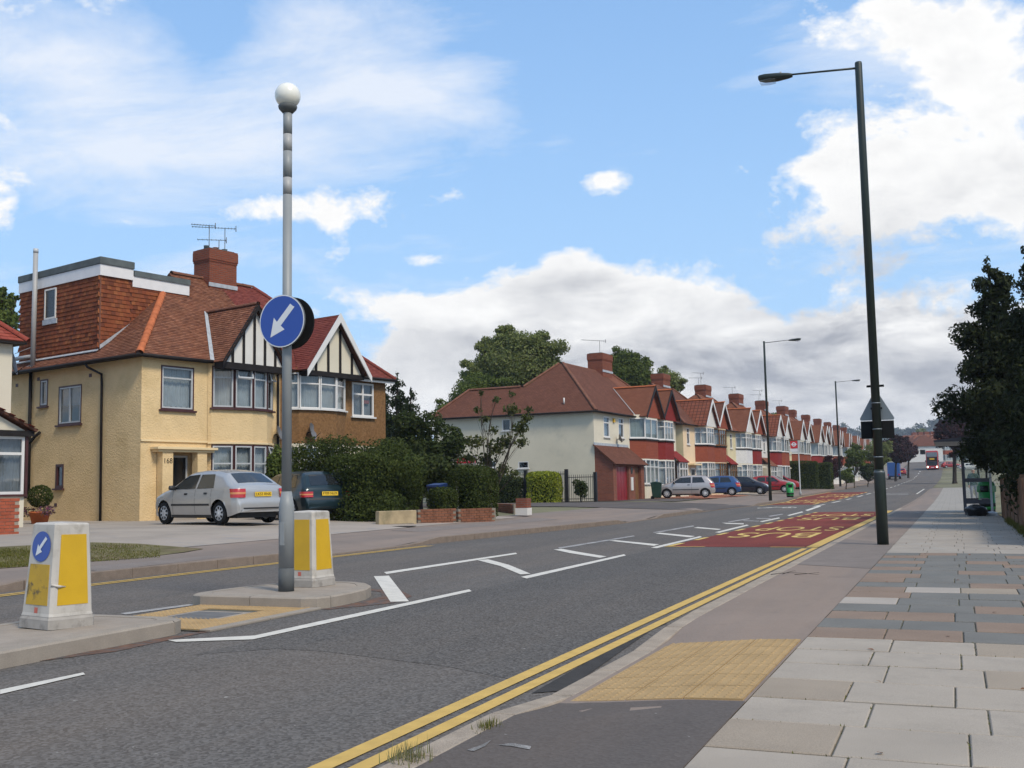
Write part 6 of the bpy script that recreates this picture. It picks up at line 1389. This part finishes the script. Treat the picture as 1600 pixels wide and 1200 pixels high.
ASTRA = dict(L=4.11, W=1.71, belt=.94, R=.305, wheels=(.78, 3.39), sil=[(0, .40), (.0, .60), (.045, .66), (.05, .90), (.09, .985), (.26, 1.03), (.80, 1.345), (1.25, 1.42), (1.75, 1.435), (2.25, 1.40), (2.48, 1.35), (3.12, .97), (3.55, .88), (3.9, .76), (4.06, .62), (4.11, .46)],
    side=[((1.05, .965), (1.82, .955), (1.80, 1.33), (1.20, 1.33)), ((1.90, .955), (2.98, .95), (2.46, 1.305), (1.89, 1.335))], scr=(2.52, 3.06, .9, 1.4), rear=(.32, .80, 1.05, 1.36), lights=(.70, .93), handles=((1.30, .80), (2.22, .79)), gaps=(1.12, 1.86, 2.92), mirror=2.85)
MK3 = dict(L=4.05, W=1.69, belt=.92, R=.30, wheels=(.78, 3.29), sil=[(0, .38), (0, .58), (.05, .64), (.07, .90), (.13, .96), (.45, 1.30), (.62, 1.38), (1.2, 1.41), (1.8, 1.41), (2.3, 1.36), (2.45, 1.33), (3.08, .95), (3.5, .86), (3.85, .74), (4.0, .60), (4.05, .45)],
    side=[((.62, .95), (1.05, .945), (1.05, 1.31), (.80, 1.31)), ((1.12, .945), (1.86, .94), (1.85, 1.315), (1.12, 1.315)), ((1.94, .94), (2.92, .935), (2.42, 1.28), (1.94, 1.31))], scr=(2.5, 3.02, .9, 1.4), rear=(.15, .46, .985, 1.31), lights=(.66, .82), handles=((1.2, .78), (2.0, .78)), gaps=(1.08, 1.9, 2.88), mirror=2.8)
CORSA = dict(L=3.73, W=1.61, belt=.93, R=.285, wheels=(.62, 3.06), sil=[(0, .38), (0, .56), (.04, .62), (.06, .86), (.10, .95), (.42, 1.30), (.62, 1.38), (1.1, 1.41), (1.6, 1.41), (2.05, 1.37), (2.22, 1.33), (2.85, .97), (3.2, .88), (3.5, .75), (3.67, .60), (3.73, .44)],
    side=[((.62, .97), (1.42, .95), (1.40, 1.32), (.80, 1.31)), ((1.50, .95), (2.70, .95), (2.20, 1.29), (1.50, 1.32))], scr=(2.28, 2.8, .9, 1.4), rear=(.13, .44, .97, 1.31), lights=(.64, .92), handles=((1.58, .80),), gaps=(1.46, 2.66), mirror=2.58)
def place(px, py, D): v = aD(px, py, D); return (v.x, v.y, terr(v.x, v.y)+.02)
hd = rad(162)
SILV = carpaint('paint_silver', (.45, .435, .415), .5); GRN = carpaint('paint_green', (.006, .020, .025), .3); BLU = carpaint('paint_blue', (.02, .065, .18), .35); DRK = carpaint('paint_navy', (.010, .014, .028), .3); RED = carpaint('paint_red', (.30, .012, .014), .1); SIL2 = carpaint('paint_champagne', (.42, .38, .36), .5)
car('silver five door hatchback parked in front of the yellow house', (-18.75, 24.1, terr(-18.7, 24.1)+.015), hd, SILV, ASTRA, 'LK53 RNX')
car('dark green hatchback parked behind the beacon pole beside the hedge', place(466, 808, 32.6), hd-.20, GRN, MK3, 'F709 NUX')
h2 = math.atan2(-.19, -.98)
car('silver three door hatchback parked side on before the red bay house', place(1072, 775, 69), h2, SIL2, CORSA)
car('blue hatchback parked behind the silver three door car', place(1117, 771, 77), h2-.06, BLU, CORSA)
h3 = math.atan2(.12, .99)
car('dark navy hatchback with its nose towards the road', place(1166, 768, 84), h3-.12, DRK, CORSA)
car('red hatchback next to the dark navy car', place(1203, 766, 91), h3-.12, RED, ASTRA)
car('pale silver car between the two red cars', place(1207, 763, 97), h3-.12, SIL2, MK3)
car('red hatchback furthest back before the long hedge', place(1220, 761, 104), h3-.12, RED, CORSA)
# far traffic
def on_road(X, Y): return (X, Y, zr(Y)+.02)
car('small red car far off behind the blue van', on_road(-9.7, 232), math.pi/2, RED, CORSA, group='distant cars'); car('white car standing on the grass corner far off', (3.2, 250, zr(250)+.1), .2, carpaint('paint_white', (.62, .62, .62), 0), ASTRA, group='distant cars')
car('small red car near the far green bin', (-.5, 262, zr(262)+.1), .3, RED, MK3, group='distant cars')
car('white car half hidden in the front gardens beyond the lamps', (-14.2, 120, terr(-14.2, 120)+.02), h3, carpaint('paint_white', (.62, .62, .62), 0), MK3, group='distant cars')
t = thing('blue_van', 'blue box van parked far off by the purple trees', 'van', on_road(-9.9, 205), math.pi/2); Mv = pm('van_blue', (.02, .08, .26), .45, .06, 3, coat=.3)
mb = MB(); mb.box(-2.6, 1.0, -1.05, 1.05, .55, 3.0); mb.build('box_body', Mv, t, bevel=.04); mb = MB(); mb.prism([(1.02, -.95, .4), (2.9, -.95, .4), (2.9, -.95, 1.1), (2.3, -.95, 1.35), (1.9, -.95, 2.1), (1.02, -.95, 2.15)], (0, 1.9, 0)); mb.build('cab', Mv, t, fixn=True)
mb = MB(); mb.prism([(1.93, -.85, 2.03), (2.30, -.85, 1.38), (2.33, -.85, 1.38), (1.96, -.85, 2.03)], (0, 1.7, 0)); mb.build('windscreen', M_darkgl, t, fixn=True)
for y in (-1., .78): mb = MB(); mb.box(-2.63, -2.6, y, y+.22, .7, .95); mb.build('tail_light', M_tail, t)
for x in (-1.6, 2.0):
    for sg in (1, -1): o = bpy.data.objects.new('wheel', TY); C.objects.link(o); o.parent = t; o.location = (x, sg*.9, .36); o.scale = (1.18, 1.1, 1.18)
# double decker coming towards the camera
by = 255.; bx = aY(1457, 731, by).x; t = thing('double_decker_bus', 'red double decker bus coming along the road with headlights lit', 'bus', (bx, by, zr(by)), 0); Mb_ = pm('bus_red', (.42, .014, .018), .35, .05, 3, coat=.4)
mb = MB(); mb.box(-1.26, 1.26, 0, 10.2, .32, 4.3); mb.build('body', Mb_, t, bevel=.14); mb = MB(); mb.box(-1.1, 1.1, -.03, .05, .95, 2.0); mb.build('lower_windscreen', M_darkgl, t, bevel=.02)
mb = MB(); mb.box(-1.12, 1.12, -.03, .05, 2.95, 3.95); mb.build('upper_windscreen', pm('bus_glass_pale', (.12, .15, .17), .1), t, bevel=.02); mb = MB(); mb.box(-1.1, 1.1, -.028, .05, 2.03, 2.9); mb.build('destination_panel', M_blk, t)
mb = MB(); mb.box(-.5, .5, -.04, -.028, 2.3, 2.65); mb.build('destination_display', M_bolyel, t)
M_lit = bpy.data.materials.new('headlamp_lit'); M_lit.use_nodes = True; M_lit.node_tree.nodes['Principled BSDF'].inputs['Emission Color'].default_value = (1, .9, .65, 1); M_lit.node_tree.nodes['Principled BSDF'].inputs['Emission Strength'].default_value = 6
for x in (-.95, .95): mb = MB(); mb.lathe([(.16, -.05), (.16, .0)], 0, 0, 12, 'y'); o = mb.build('headlight', M_lit, t); o.location = (x, 0, .72)
mb = MB(); mb.box(-.3, .3, -.03, 0, .5, .62); mb.build('number_plate', M_signw, t)
for k in range(6):
    for z0, z1 in ((1.3, 2.1), (3.0, 3.8)):
        for x in (-1.275, 1.265): mb = MB(); mb.box(x, x+.01, .5+k*1.55, 1.9+k*1.55, z0, z1); mb.build('side_window', M_darkgl, t)
for y in (2.3, 7.6):
    for x in (-1.1, 1.1): o = bpy.data.objects.new('wheel', TY); C.objects.link(o); o.parent = t; o.location = (x, y, .48); o.scale = (1.55, 1.3, 1.55); o.rotation_euler = (0, 0, math.pi/2)
for x in (-1.35, 1.35): mb = MB(); mb.box(x-.1, x+.1, -.25, -.15, 1.8, 2.2); mb.build('mirror', M_blk, t)
# ------------------------------------------------------------------ trees, hedges, plants
def leafm(name, cols, tr=.32): return islandm(name, cols, .75, .45, tr, .15)
L_hedge = leafm('leaf_privet', [(0.048, 0.068, 0.014), (0.076, 0.100, 0.021), (0.035, 0.048, 0.012), (0.103, 0.120, 0.028)])
L_dark = leafm('leaf_dark', [(0.040, 0.058, 0.017), (0.065, 0.086, 0.024), (0.026, 0.042, 0.013), (0.090, 0.103, 0.030)])
L_conif = leafm('leaf_conifer', [(0.021, 0.032, 0.013), (0.034, 0.050, 0.016), (0.015, 0.023, 0.009)], .1)
L_plane = leafm('leaf_plane', [(0.153, 0.184, 0.053), (0.216, 0.243, 0.078), (0.114, 0.144, 0.041), (0.288, 0.290, 0.117)])
L_green = leafm('leaf_green', [(0.095, 0.127, 0.028), (0.135, 0.170, 0.038), (0.071, 0.097, 0.020)])
L_gold = leafm('leaf_golden', [(0.308, 0.339, 0.031), (0.431, 0.447, 0.046), (0.200, 0.246, 0.031), (0.123, 0.185, 0.031)])
L_purp = leafm('leaf_purple', [(0.042, 0.014, 0.019), (0.066, 0.024, 0.026), (0.026, 0.012, 0.014), (0.060, 0.036, 0.024)], .15)
L_bigdk = leafm('leaf_backlit_tone', [(0.019, 0.026, 0.009), (0.032, 0.041, 0.011), (0.013, 0.018, 0.006), (0.048, 0.057, 0.016)], .15)  # leaves coloured dark in place of these trees' backlit shade
L_yard = leafm('leaf_shrub', [(0.092, 0.106, 0.033), (0.065, 0.077, 0.022), (0.139, 0.140, 0.043)])
M_bark = pm('bark', (.09, .07, .05), .95, .3, 6, .8, 30, .02); M_barkdk = pm('bark_dark', (.035, .028, .022), .95, .3, 6, .8, 30, .02)
def limb_path(a, b, bend, n=5):
    a, b = Vector(a), Vector(b); o = Vector((random.uniform(-1, 1), random.uniform(-1, 1), random.uniform(-.3, .5)))*bend
    return [a.lerp(b, k/n)+o*math.sin(math.pi*k/n) for k in range(n+1)]
def tree(name, label, loc, blobs, n, leaf, mat, trunk_r=.18, bark=None, group=None, cat='tree', fork=.45, limbs=9, shell=(.55, 1.05), aspect=.55, jit=.9):
    """blobs in local coordinates; trunk forks into limbs that reach into the clumps"""
    t = thing(name, label, cat, loc, 0, group); bark = bark or M_bark; B = np.array(blobs); c = B[0]; fz = max(.4, (c[2]-c[5])*fork+.3) if len(B) > 1 else c[2]*.5
    mb = MB(); top = Vector((c[0]*.6, c[1]*.6, fz)); mb.ringtube([(0, 0, -.15), (0, 0, .1)]+limb_path((0, 0, .3), top, .05, 3), [trunk_r*1.5, trunk_r*1.15]+[trunk_r*(1-.1*k) for k in range(4)], 9); mb.build('trunk', bark, t)
    mb = MB(); ks = list(range(len(B))); random.shuffle(ks)
    for k in ks[:limbs]:
        e = Vector(B[k][:3]); mid = top.lerp(e, .5); p = limb_path(top-Vector((0, 0, .1)), e, .15*(e-top).length*.5, 5); mb.ringtube(p, [trunk_r*.55*(1-.16*j) for j in range(6)], 6)
        for _ in range(3):
            s = p[random.randint(2, 4)]; q = e+Vector(RNG.normal(0, 1, 3)).normalized()*float(B[k][3])*.9; mb.ringtube(limb_path(s, q, .08, 3), [trunk_r*.2, trunk_r*.15, trunk_r*.1, trunk_r*.05], 4)
    mb.build('limbs', bark, t)
    p, d = blob_points(blobs, n, shell); link(leaf_mesh('crown', p, d, leaf, aspect, jit), 'crown', mat, t); return t
def g0(px, py, D): v = aD(px, py, D); return (v.x, v.y, terr(v.x, v.y)-.02)
def hpx(D): return D/FPX
# big privet hedge in front of the brown house
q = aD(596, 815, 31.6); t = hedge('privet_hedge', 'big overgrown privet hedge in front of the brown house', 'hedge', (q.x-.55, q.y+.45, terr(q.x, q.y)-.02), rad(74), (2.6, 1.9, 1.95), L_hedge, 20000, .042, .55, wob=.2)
bl = []
for px, py, D, r in ((585, 720, 32.5, .75), (575, 735, 33.6, .85), (580, 768, 32.8, .75), (520, 710, 35.5, .75), (490, 715, 36, .8), (462, 725, 36, .75), (500, 750, 36, .95), (470, 770, 36, .9), (540, 700, 35, .5), (515, 698, 35.5, .35), (620, 712, 32.8, .5), (600, 705, 33.5, .45), (452, 750, 35.5, .6), (592, 790, 31.6, .65), (608, 795, 30.8, .55), (640, 735, 31.8, .55), (480, 790, 36, .9), (520, 790, 35.5, .9)):
    v = aD(px, py, D) - Vector((q.x-.55, q.y+.45, terr(q.x, q.y)-.02)); v.rotate(Matrix.Rotation(-rad(74), 3, 'Z')); bl.append((v.x, v.y, v.z, r, r, r*.85))
p, d = blob_points(bl, 26000, (.55, 1.1)); link(leaf_mesh('overgrown_shoots', p, d, .045), 'overgrown_shoots', L_hedge, t)
q = g0(744, 806, 33.2); hedge('rounded_hedge', 'rounded clipped hedge standing right of the small hedge', 'hedge', (q[0]-.3, q[1]+.45, q[2]+.12), rad(74), (1.35, 1.3, 1.55), L_hedge, 9000, .038, .42, wob=.05)
q = g0(693, 803, 32.6); hedge('clipped_hedge', 'small clipped hedge in front of the blue wheeled bin', 'hedge', (q[0]-.2, q[1]+.3, q[2]+.1), rad(74), (.72, .8, .85), L_hedge, 3500, .036, .22, wob=.04)
q = g0(845, 783, 60); hedge('golden_hedge', 'bright golden hedge behind the iron railings', 'hedge', (q[0], q[1]+.6, q[2]), 0, (2.0, 1.0, 1.75), L_gold, 9000, .05, .35, wob=.08)
q = g0(790, 783, 61); hedge('railing_hedge', 'dark green hedge behind the green railings', 'hedge', (q[0]-.4, q[1]+.6, q[2]), 0, (2.6, .9, 1.55), L_dark, 8000, .05, .3)
q = g0(690, 783, 58); hedge('golden_hedge', 'sliver of golden hedge behind the kiosk', 'hedge', (q[0]+.2, q[1]+.6, q[2]), 0, (1.2, .8, 1.75), L_gold, 3500, .05, .3)
q = g0(908, 785, 58.5); tree('wall_shrub', 'straggly dark shrub at the foot of the cream wall', q, crown_blobs(0, 0, .8, .6, .5, .7, 9, .4, 3), 1500, .06, L_dark, .03, cat='shrub')
# garden tree and conifers right of the brown house
q = g0(655, 790, 41); tree('garden_tree', 'dense dark green garden tree beside the brown house', q, crown_blobs(0, 0, 2.1, 1.75, 1.7, 1.75, 34, .34, 5, -.9)+crown_blobs(-1.0, .6, 2.3, 1.2, 1.2, 1.2, 12, .36, 6)+crown_blobs(1.1, 0, 1.9, 1.1, 1.1, 1.4, 12, .36, 8, -.9), 26000, .075, L_dark, .14, M_barkdk)
def conifer(name, label, loc, ht, r, n, leaf, mat, base=.1, seed=1, lean=(0, 0), group=None, irregular=.35, skirt=0.):
    g = np.random.default_rng(seed); t = thing(name, label, 'conifer', loc, 0, group); mb = MB(); mb.ringtube([(0, 0, -.1), (lean[0]*.5, lean[1]*.5, ht*.5), (lean[0], lean[1], ht*.97)], [r*.13, r*.09, .02], 7); mb.build('trunk', M_barkdk, t)
    bl = []; z = base*ht+.2
    while z < ht*.97:
        u = z/ht; rr = r*(1-skirt*(1-smooth01(u/.42)))*(1-u)**.72*(.75+g.uniform(-irregular, irregular)*.6)+.06; k = max(3, int(2+rr*4))
        for _ in range(k):
            a = g.uniform(0, 6.28); q_ = g.uniform(.25, .95); bl.append((lean[0]*u+math.cos(a)*rr*q_, lean[1]*u+math.sin(a)*rr*q_, z+g.uniform(-.15, .15), rr*.36+.06, rr*.36+.06, rr*.26+.07))
        z += max(.18, rr*.32)
    bl.append((lean[0], lean[1], ht-.1, .07, .07, .3)); p, d = blob_points(bl, n, (.5, 1.15)); link(leaf_mesh('crown', p, d, leaf, .4), 'crown', mat, t); return t
q = g0(622, 770, 56); conifer('spruce_tree', 'tallest dark spruce above the garden tree', q, aD(622, 577, 56).z-q[2], 1.7, 9000, .10, L_conif, seed=2, irregular=.5)
q = g0(602, 770, 58); conifer('spruce_tree', 'dark conifer half hidden behind the brown house corner', q, aD(600, 596, 58).z-q[2], 1.6, 8000, .10, L_conif, seed=4)
q = g0(643, 770, 54); conifer('spruce_tree', 'smaller dark conifer right of the tallest spruce', q, aD(643, 606, 54).z-q[2], 1.5, 7000, .10, L_conif, seed=5)
# open multi-stemmed shrub against the cream wall
q = g0(772, 775, 47); bl = []
for px, py, r in ((800, 640, .30), (812, 670, .34), (790, 690, .34), (822, 655, .26), (775, 700, .42), (760, 720, .42), (745, 690, .34), (730, 715, .34), (758, 655, .22), (775, 625, .18), (745, 640, .18), (815, 690, .28), (785, 735, .36), (765, 745, .42), (728, 690, .28), (805, 740, .24), (742, 740, .38), (826, 640, .18), (716, 735, .26), (800, 615, .14), (752, 614, .12), (770, 672, .24)):
    v = aD(px, py, 47+random.uniform(-1.1, 1.1)); bl.append((v.x-q[0], v.y-q[1], v.z-q[2], r, r, r*.8))
bl[0], bl[13] = bl[13], bl[0]; tree('open_shrub', 'open leggy shrub with bare stems before the cream wall', q, bl, 3000, .085, L_yard, .06, cat='shrub', limbs=20, shell=(.15, 1.3), fork=.15)
# big trees behind the roofs
def px_tree(name, label, D, parts, zbase, n, leaf, mat, tr, **kw):
    """parts: outline clumps as (px, py, radius px) at distance D"""
    q = g0(parts[0][0], 760, D); bl = []
    for px, py, rp in parts: v = aD(px, py, D); r = rp*D/FPX; bl.append((v.x-q[0], v.y-q[1], v.z-q[2], r, r, r*.85))
    out = []
    for i, b in enumerate(bl):
        out.append((b[0], b[1], b[2], b[3]*.6, b[4]*.6, b[5]*.6)); out += crown_blobs(*b, 9, .36, 20+i, -.95)[1:]
    out.insert(0, tuple(bl[0])); return tree(name, label, q, out, n, leaf, mat, tr, limbs=26, shell=(.35, 1.12), **kw)
px_tree('plane_tree', 'largest olive green tree rising behind the cream house roof', 86, [(810, 575, 60), (770, 560, 40), (850, 560, 42), (815, 535, 36), (775, 590, 40), (860, 590, 34), (745, 575, 26), (742, 600, 24), (880, 585, 20), (790, 525, 24), (840, 535, 26), (765, 540, 22), (765, 615, 34)], 0, 70000, .105, L_plane, .45)
px_tree('ash_tree', 'brighter green low tree beneath the largest tree, left of the cream roof', 80, [(745, 615, 36), (715, 625, 26), (775, 608, 26), (700, 640, 24)], 0, 18000, .10, L_green, .25)
px_tree('plane_tree', 'rounded green tree behind the first chimneys', 100, [(980, 585, 38), (1000, 575, 26), (958, 570, 24), (978, 558, 24), (1005, 595, 22), (955, 590, 22)], 0, 26000, .115, L_green, .4)
px_tree('ash_tree', 'smaller tree peeping between the second and third chimneys', 104, [(1045, 598, 22), (1035, 580, 13), (1058, 602, 16), (1030, 600, 16), (1050, 590, 12)], 0, 11000, .11, L_plane, .3)
px_tree('garden_tree', 'dark tree top behind the left edge house', 52, [(0, 500, 28), (12, 470, 16), (-20, 480, 30), (15, 520, 18), (2, 455, 10)], 0, 8000, .11, L_green, .25)
px_tree('ash_tree', 'pale tree top just right of the second street lamp', 150, [(1213, 655, 12), (1220, 662, 9)], 0, 2500, .2, L_green, .3)
# hedges and shrubs along the row
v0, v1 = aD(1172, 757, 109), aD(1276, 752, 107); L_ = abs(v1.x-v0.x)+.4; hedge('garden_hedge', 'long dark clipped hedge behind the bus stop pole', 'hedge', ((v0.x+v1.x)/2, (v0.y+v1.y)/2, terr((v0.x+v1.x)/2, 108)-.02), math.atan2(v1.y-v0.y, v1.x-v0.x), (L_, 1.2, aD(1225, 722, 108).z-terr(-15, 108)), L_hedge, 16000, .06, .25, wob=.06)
v0, v1 = aD(1279, 752, 114), aD(1301, 750, 113); hedge('garden_hedge', 'shorter clipped hedge block right of the long hedge', 'hedge', ((v0.x+v1.x)/2, 117, terr((v0.x+v1.x)/2, 117)-.02), 0, (v1.x-v0.x+.2, 1.6, aD(1290, 722, 114).z-terr(-14.5, 117)), L_hedge, 6000, .06, .25, wob=.06)
px_tree('purple_bush', 'purple leaved bush over the hedge end', 122, [(1300, 728, 17), (1310, 720, 12), (1292, 718, 10), (1303, 740, 14)], 0, 5000, .09, L_purp, .07, cat='shrub')
px_tree('street_tree', 'young green street tree past the third lamp', 124, [(1335, 712, 15), (1345, 720, 12), (1328, 722, 11), (1338, 698, 9), (1330, 708, 9), (1348, 708, 7)], 0, 4500, .12, L_green, .06)
px_tree('front_garden_shrub', 'bright green shrub between the lamp and the front gardens', 118, [(1322, 742, 10), (1330, 748, 8), (1326, 736, 7)], 0, 3000, .1, L_green, .06, cat='shrub')
px_tree('front_garden_shrub', 'dark shrub behind the young street tree', 132, [(1356, 738, 13), (1366, 730, 12), (1350, 730, 10), (1372, 742, 9)], 0, 4500, .12, L_dark, .07, cat='shrub')
px_tree('copper_tree', 'bronze leaved garden tree behind the big lamp post', 150, [(1370, 705, 18), (1385, 698, 14), (1360, 712, 12), (1378, 718, 14)], 0, 5000, .15, L_plane, .15)
px_tree('purple_plum_tree', 'purple plum street tree with a bare trunk far along the left kerb', 172, [(1400, 700, 22), (1412, 692, 14), (1386, 702, 14), (1398, 684, 12), (1408, 712, 13)], 0, 8000, .17, L_purp, .2, bark=M_barkdk, fork=.8)
px_tree('purple_plum_tree', 'second purple plum tree right of the far lamp', 198, [(1420, 706, 13), (1428, 703, 10), (1416, 698, 9)], 0, 4000, .2, L_purp, .2, bark=M_barkdk, fork=.8)
px_tree('purple_plum_tree', 'large purple tree on the right kerb beside the bus', 142, [(1492, 675, 27), (1475, 662, 18), (1505, 655, 24), (1480, 685, 20), (1515, 690, 26), (1466, 672, 10), (1500, 705, 16), (1490, 642, 12)], 0, 14000, .16, L_purp, .28, bark=M_barkdk, fork=.9)
# wooded rise at the far end of the road
for k, (px, py, rp, D) in enumerate(((1345, 700, 13, 420), (1366, 697, 12, 400), (1440, 677, 9, 520), (1470, 680, 9, 500), (1488, 700, 13, 380))):
    px_tree('distant_tree', ['far tree above the row end, left of the near lamp sign', 'far tree just left of the sign plate', 'far tree over the orange roofs', 'far tree crown above the white end house', 'far tree behind the large purple tree'][k], D, [(px, py, rp), (px+rp*.7, py+rp*.3, rp*.6), (px-rp*.7, py+rp*.35, rp*.6)], 0, 2500, .4, L_dark if k % 2 else L_plane, .4, group='trees at the far end of the road')
# tall overhanging evergreens by the fence
G_ = 'dark evergreens behind the board fence'
conifer('evergreen_tree', 'dark evergreen nearest the bus shelter, overhanging the pavement', (2.05, 35.5, .05), 7.9, 2.7, 42000, .085, L_bigdk, .20, 11, (-.75, 0), G_, .55, .85)
conifer('evergreen_tree', 'dark evergreen with a pointed top in the middle of the fence', (2.5, 31.0, .05), 7.6, 2.5, 40000, .08, L_bigdk, .12, 12, (-.1, 0), G_, .55, .62)
conifer('evergreen_tree', 'tallest dark evergreen at the right edge of the photo', (2.85, 26.5, .05), 8.2, 2.4, 36000, .075, L_bigdk, .08, 13, (0, 0), G_, .55, .35)
conifer('evergreen_tree', 'bushy dark evergreen low behind the far fence boards', (1.95, 40.5, .05), 6.2, 2.3, 22000, .09, L_bigdk, .26, 14, (-.2, 0), G_, .5, .9)
# potted box ball and shrub by the yellow house
q = g0(62, 808, 33.0); t = thing('potted_plant', 'clipped ball shrub in a terracotta pot with small flowers', 'potted plant', q, 0); MB().lathe([(.22, 0), (.30, .34), (.33, .36), (.31, .40), (.2, .38)], n=16).build('pot', M_ridge, t)
p, d = blob_points([(0, 0, .86, .36, .36, .34)], 2600, (.85, 1.06)); link(leaf_mesh('foliage', p, d, .03), 'foliage', L_hedge, t); p, d = blob_points([(.38, -.1, .42, .3, .25, .16), (-.38, -.1, .40, .28, .25, .16)], 500, (.5, 1.1)); link(leaf_mesh('trailing_flowers', p, d, .035), 'trailing_flowers', leafm('flower_mix', [(.06, .09, .03), (.25, .06, .16), (.08, .1, .04), (.3, .14, .25)]), t)
q = g0(437, 800, 34.5); tree('wall_shrub', 'leafy shrub beside the lower bay window of the yellow house', q, crown_blobs(0, 0, 1.5, .45, .5, 1.0, 14, .4, 9, -.9), 4000, .06, L_green, .05, cat='shrub')
# grass on the verge, tufts along the joints and fence
def grass(name, pts, hgt, wd, mat, parent=None, **kw):
    V = []; F = []
    for x, y, z in pts:
        a = random.uniform(0, 6.28); l = random.uniform(.3, 1.); h_ = hgt*random.uniform(.5, 1.2); k = len(V); ca, sa = math.cos(a), math.sin(a)
        V += [(x-sa*wd, y+ca*wd, z), (x+sa*wd, y-ca*wd, z), (x+ca*h_*l*.6, y+sa*h_*l*.6, z+h_)]; F.append((k, k+1, k+2))
    me = bpy.data.meshes.new(name); me.from_pydata(V, [], F); return link(me, name, mat, parent, kind='stuff', **kw)
L_grass = leafm('grass_blades', [(0.106, 0.117, 0.021), (0.153, 0.153, 0.032), (0.083, 0.090, 0.017), (0.212, 0.153, 0.049)], .2); L_dry = leafm('grass_dry', [(.26, .22, .11), (.14, .16, .05), (.32, .26, .14)], .2)
pts = []
while len(pts) < 14000:
    px_, py_ = random.uniform(-60, 250), random.uniform(849, 888); x, y = gt(px_, py_)
    if py_ > 849+(abs(px_-150)*.06) and py_ < 889-.066*px_ and (px_ < 140 or random.random() < .45) and random.random() < .75+.5*math.sin(x*2.3+y*1.7)*math.sin(y*2.1-x*1.6): pts.append((x, y, terr(x, y)+.01))
grass('verge_grass', pts, .032, .005, L_grass, label='short worn grass on the verge at the left', cat='grass')
tx, ty = aZ(636, 1192, .08).xy; pts = [(tx+random.gauss(0, .045), ty+random.gauss(0, .05), terr(tx, ty)) for _ in range(130)]
grass('kerb_tuft', pts, .07, .0025, L_dry, label='dry grass tuft growing at the near kerb edge', cat='grass')
tx, ty = aZ(762, 1140, .08).xy; grass('kerb_tuft', [(tx+random.gauss(0, .02), ty+random.gauss(0, .05), terr(tx, ty)) for _ in range(120)], .04, .002, L_grass, label='small green tuft between two kerb stones', cat='grass')
pts = [(1.27+random.gauss(0, .05), 17.5+random.random()**2*14, .09) for _ in range(2600)]; grass('fence_weeds', pts, .16, .006, L_grass, label='green weeds along the foot of the board fence', cat='grass')
pts = []
for k in range(-9, 17):
    for _ in range(26):
        if random.random() < .55: pts.append((random.uniform(-1.03, 1.2), YE+k*D0+random.gauss(0, .004), .09))
    for j in range(1, 4):
        xx = SLX+offs[k % 6]+W0*j
        for _ in range(int(random.random()*12)): pts.append((xx+random.gauss(0, .004), YE+k*D0+random.random()*D0, .09))
grass('joint_moss', pts, .012, .004, L_grass, label='moss and fine grass in the joints of the slabs', cat='moss')
L_fall = leafm('fallen_leaves', [(.22, .09, .03), (.12, .05, .025), (.26, .15, .06)], .1)
lp = np.array([(random.uniform(-1., 1.1), random.uniform(3, 26), .103) for _ in range(45)]); link(leaf_mesh('fallen_leaves', lp, np.tile((0, 0, 1.), (45, 1)), .022, .6, .15), 'fallen_leaves', L_fall, label='a few brown fallen leaves scattered on the slabs', cat='leaves', kind='stuff')
# fallen twig on the tarmac
tx = aZ(1235, 900, .09); t = thing('fallen_twig', 'thin dark twig lying on the pavement tarmac', 'twig', (tx.x, tx.y, .098)); mb = MB()
for a, b in (((-.25, .1, 0), (.35, -.1, .02)), ((-.1, .05, .01), (.0, .5, .01)), ((.05, 0, .01), (.3, .35, .012))): mb.ringtube(limb_path(a, b, .04, 4), [.0035, .003, .0025, .002, .0012], 4)
mb.build('stems', M_barkdk, t)
# far hills
mb = MB(); P = []
for i, (yy, k) in enumerate(((1150, .0), (1350, .75), (1550, 1.), (2200, .7))):
    P.append([(x, yy, 14+k*(56+9*math.sin(x*.011+1)+6*math.sin(x*.031)+4*math.sin(x*.083+2)+3*math.sin(x*.21))) for x in range(-900, 901, 12)])
mb.grid(P); mb.build('hill', pm('hill_woodland', (.030, .045, .022), .95, .35, .05, 1., .06, 3., col2=(.06, .075, .035), c2s=.02), kind='structure')
p = np.array([(x, 1500+random.uniform(-120, 60), 14+54+9*math.sin(x*.011+1)+6*math.sin(x*.031)+random.uniform(-5, 2)) for x in np.linspace(-500, 300, 420)]); pts_, d_ = blob_points([(*q_, 7*random.uniform(.6, 1.3), 8, 5*random.uniform(.6, 1.3)) for q_ in p], 30000, (.5, 1.05)); link(leaf_mesh('hill_wood', pts_, d_, 1.8), 'hill_wood', L_dark, kind='stuff', label='far off wood along the crest of the hill', cat='wood')

# the air between here and the hills
mb = MB(); mb.box(-1480, 1480, -58, 2590, -3, 100); hz = mb.build('haze', None, kind='stuff', label='thin bluish haze in the air over the far hills', cat='haze')
hm = bpy.data.materials.new('haze_air'); hm.use_nodes = True; hn = NT(hm.node_tree); hm.node_tree.nodes.clear()
pv_ = hn.add('ShaderNodeVolumePrincipled', {'Color': (.82, .88, 1.), 'Density': .00026, 'Anisotropy': .25}); hn.add('ShaderNodeOutputMaterial', {'Volume': pv_.outputs[0]}); hz.data.materials.append(hm)

# covers let into the ground
for px, py, r_, nm in ((388, 820, .3, 'dark'), (628, 823, .32, 'rust')):
    x, y = gt(px, py); mb = MB(); mb.box(-.32, .32, -.24, .24, 0, .012); o = mb.build('drain_cover', pm('cover_iron', (.05, .042, .036), .7, .25, 9, .6, 60), None, bevel=.004, label={'dark': 'dark iron drain cover in the forecourt of the yellow house', 'rust': 'iron cover in the path below the big hedge'}[nm], cat='drain cover'); o.location = (x, y, terr(x, y)+.006)
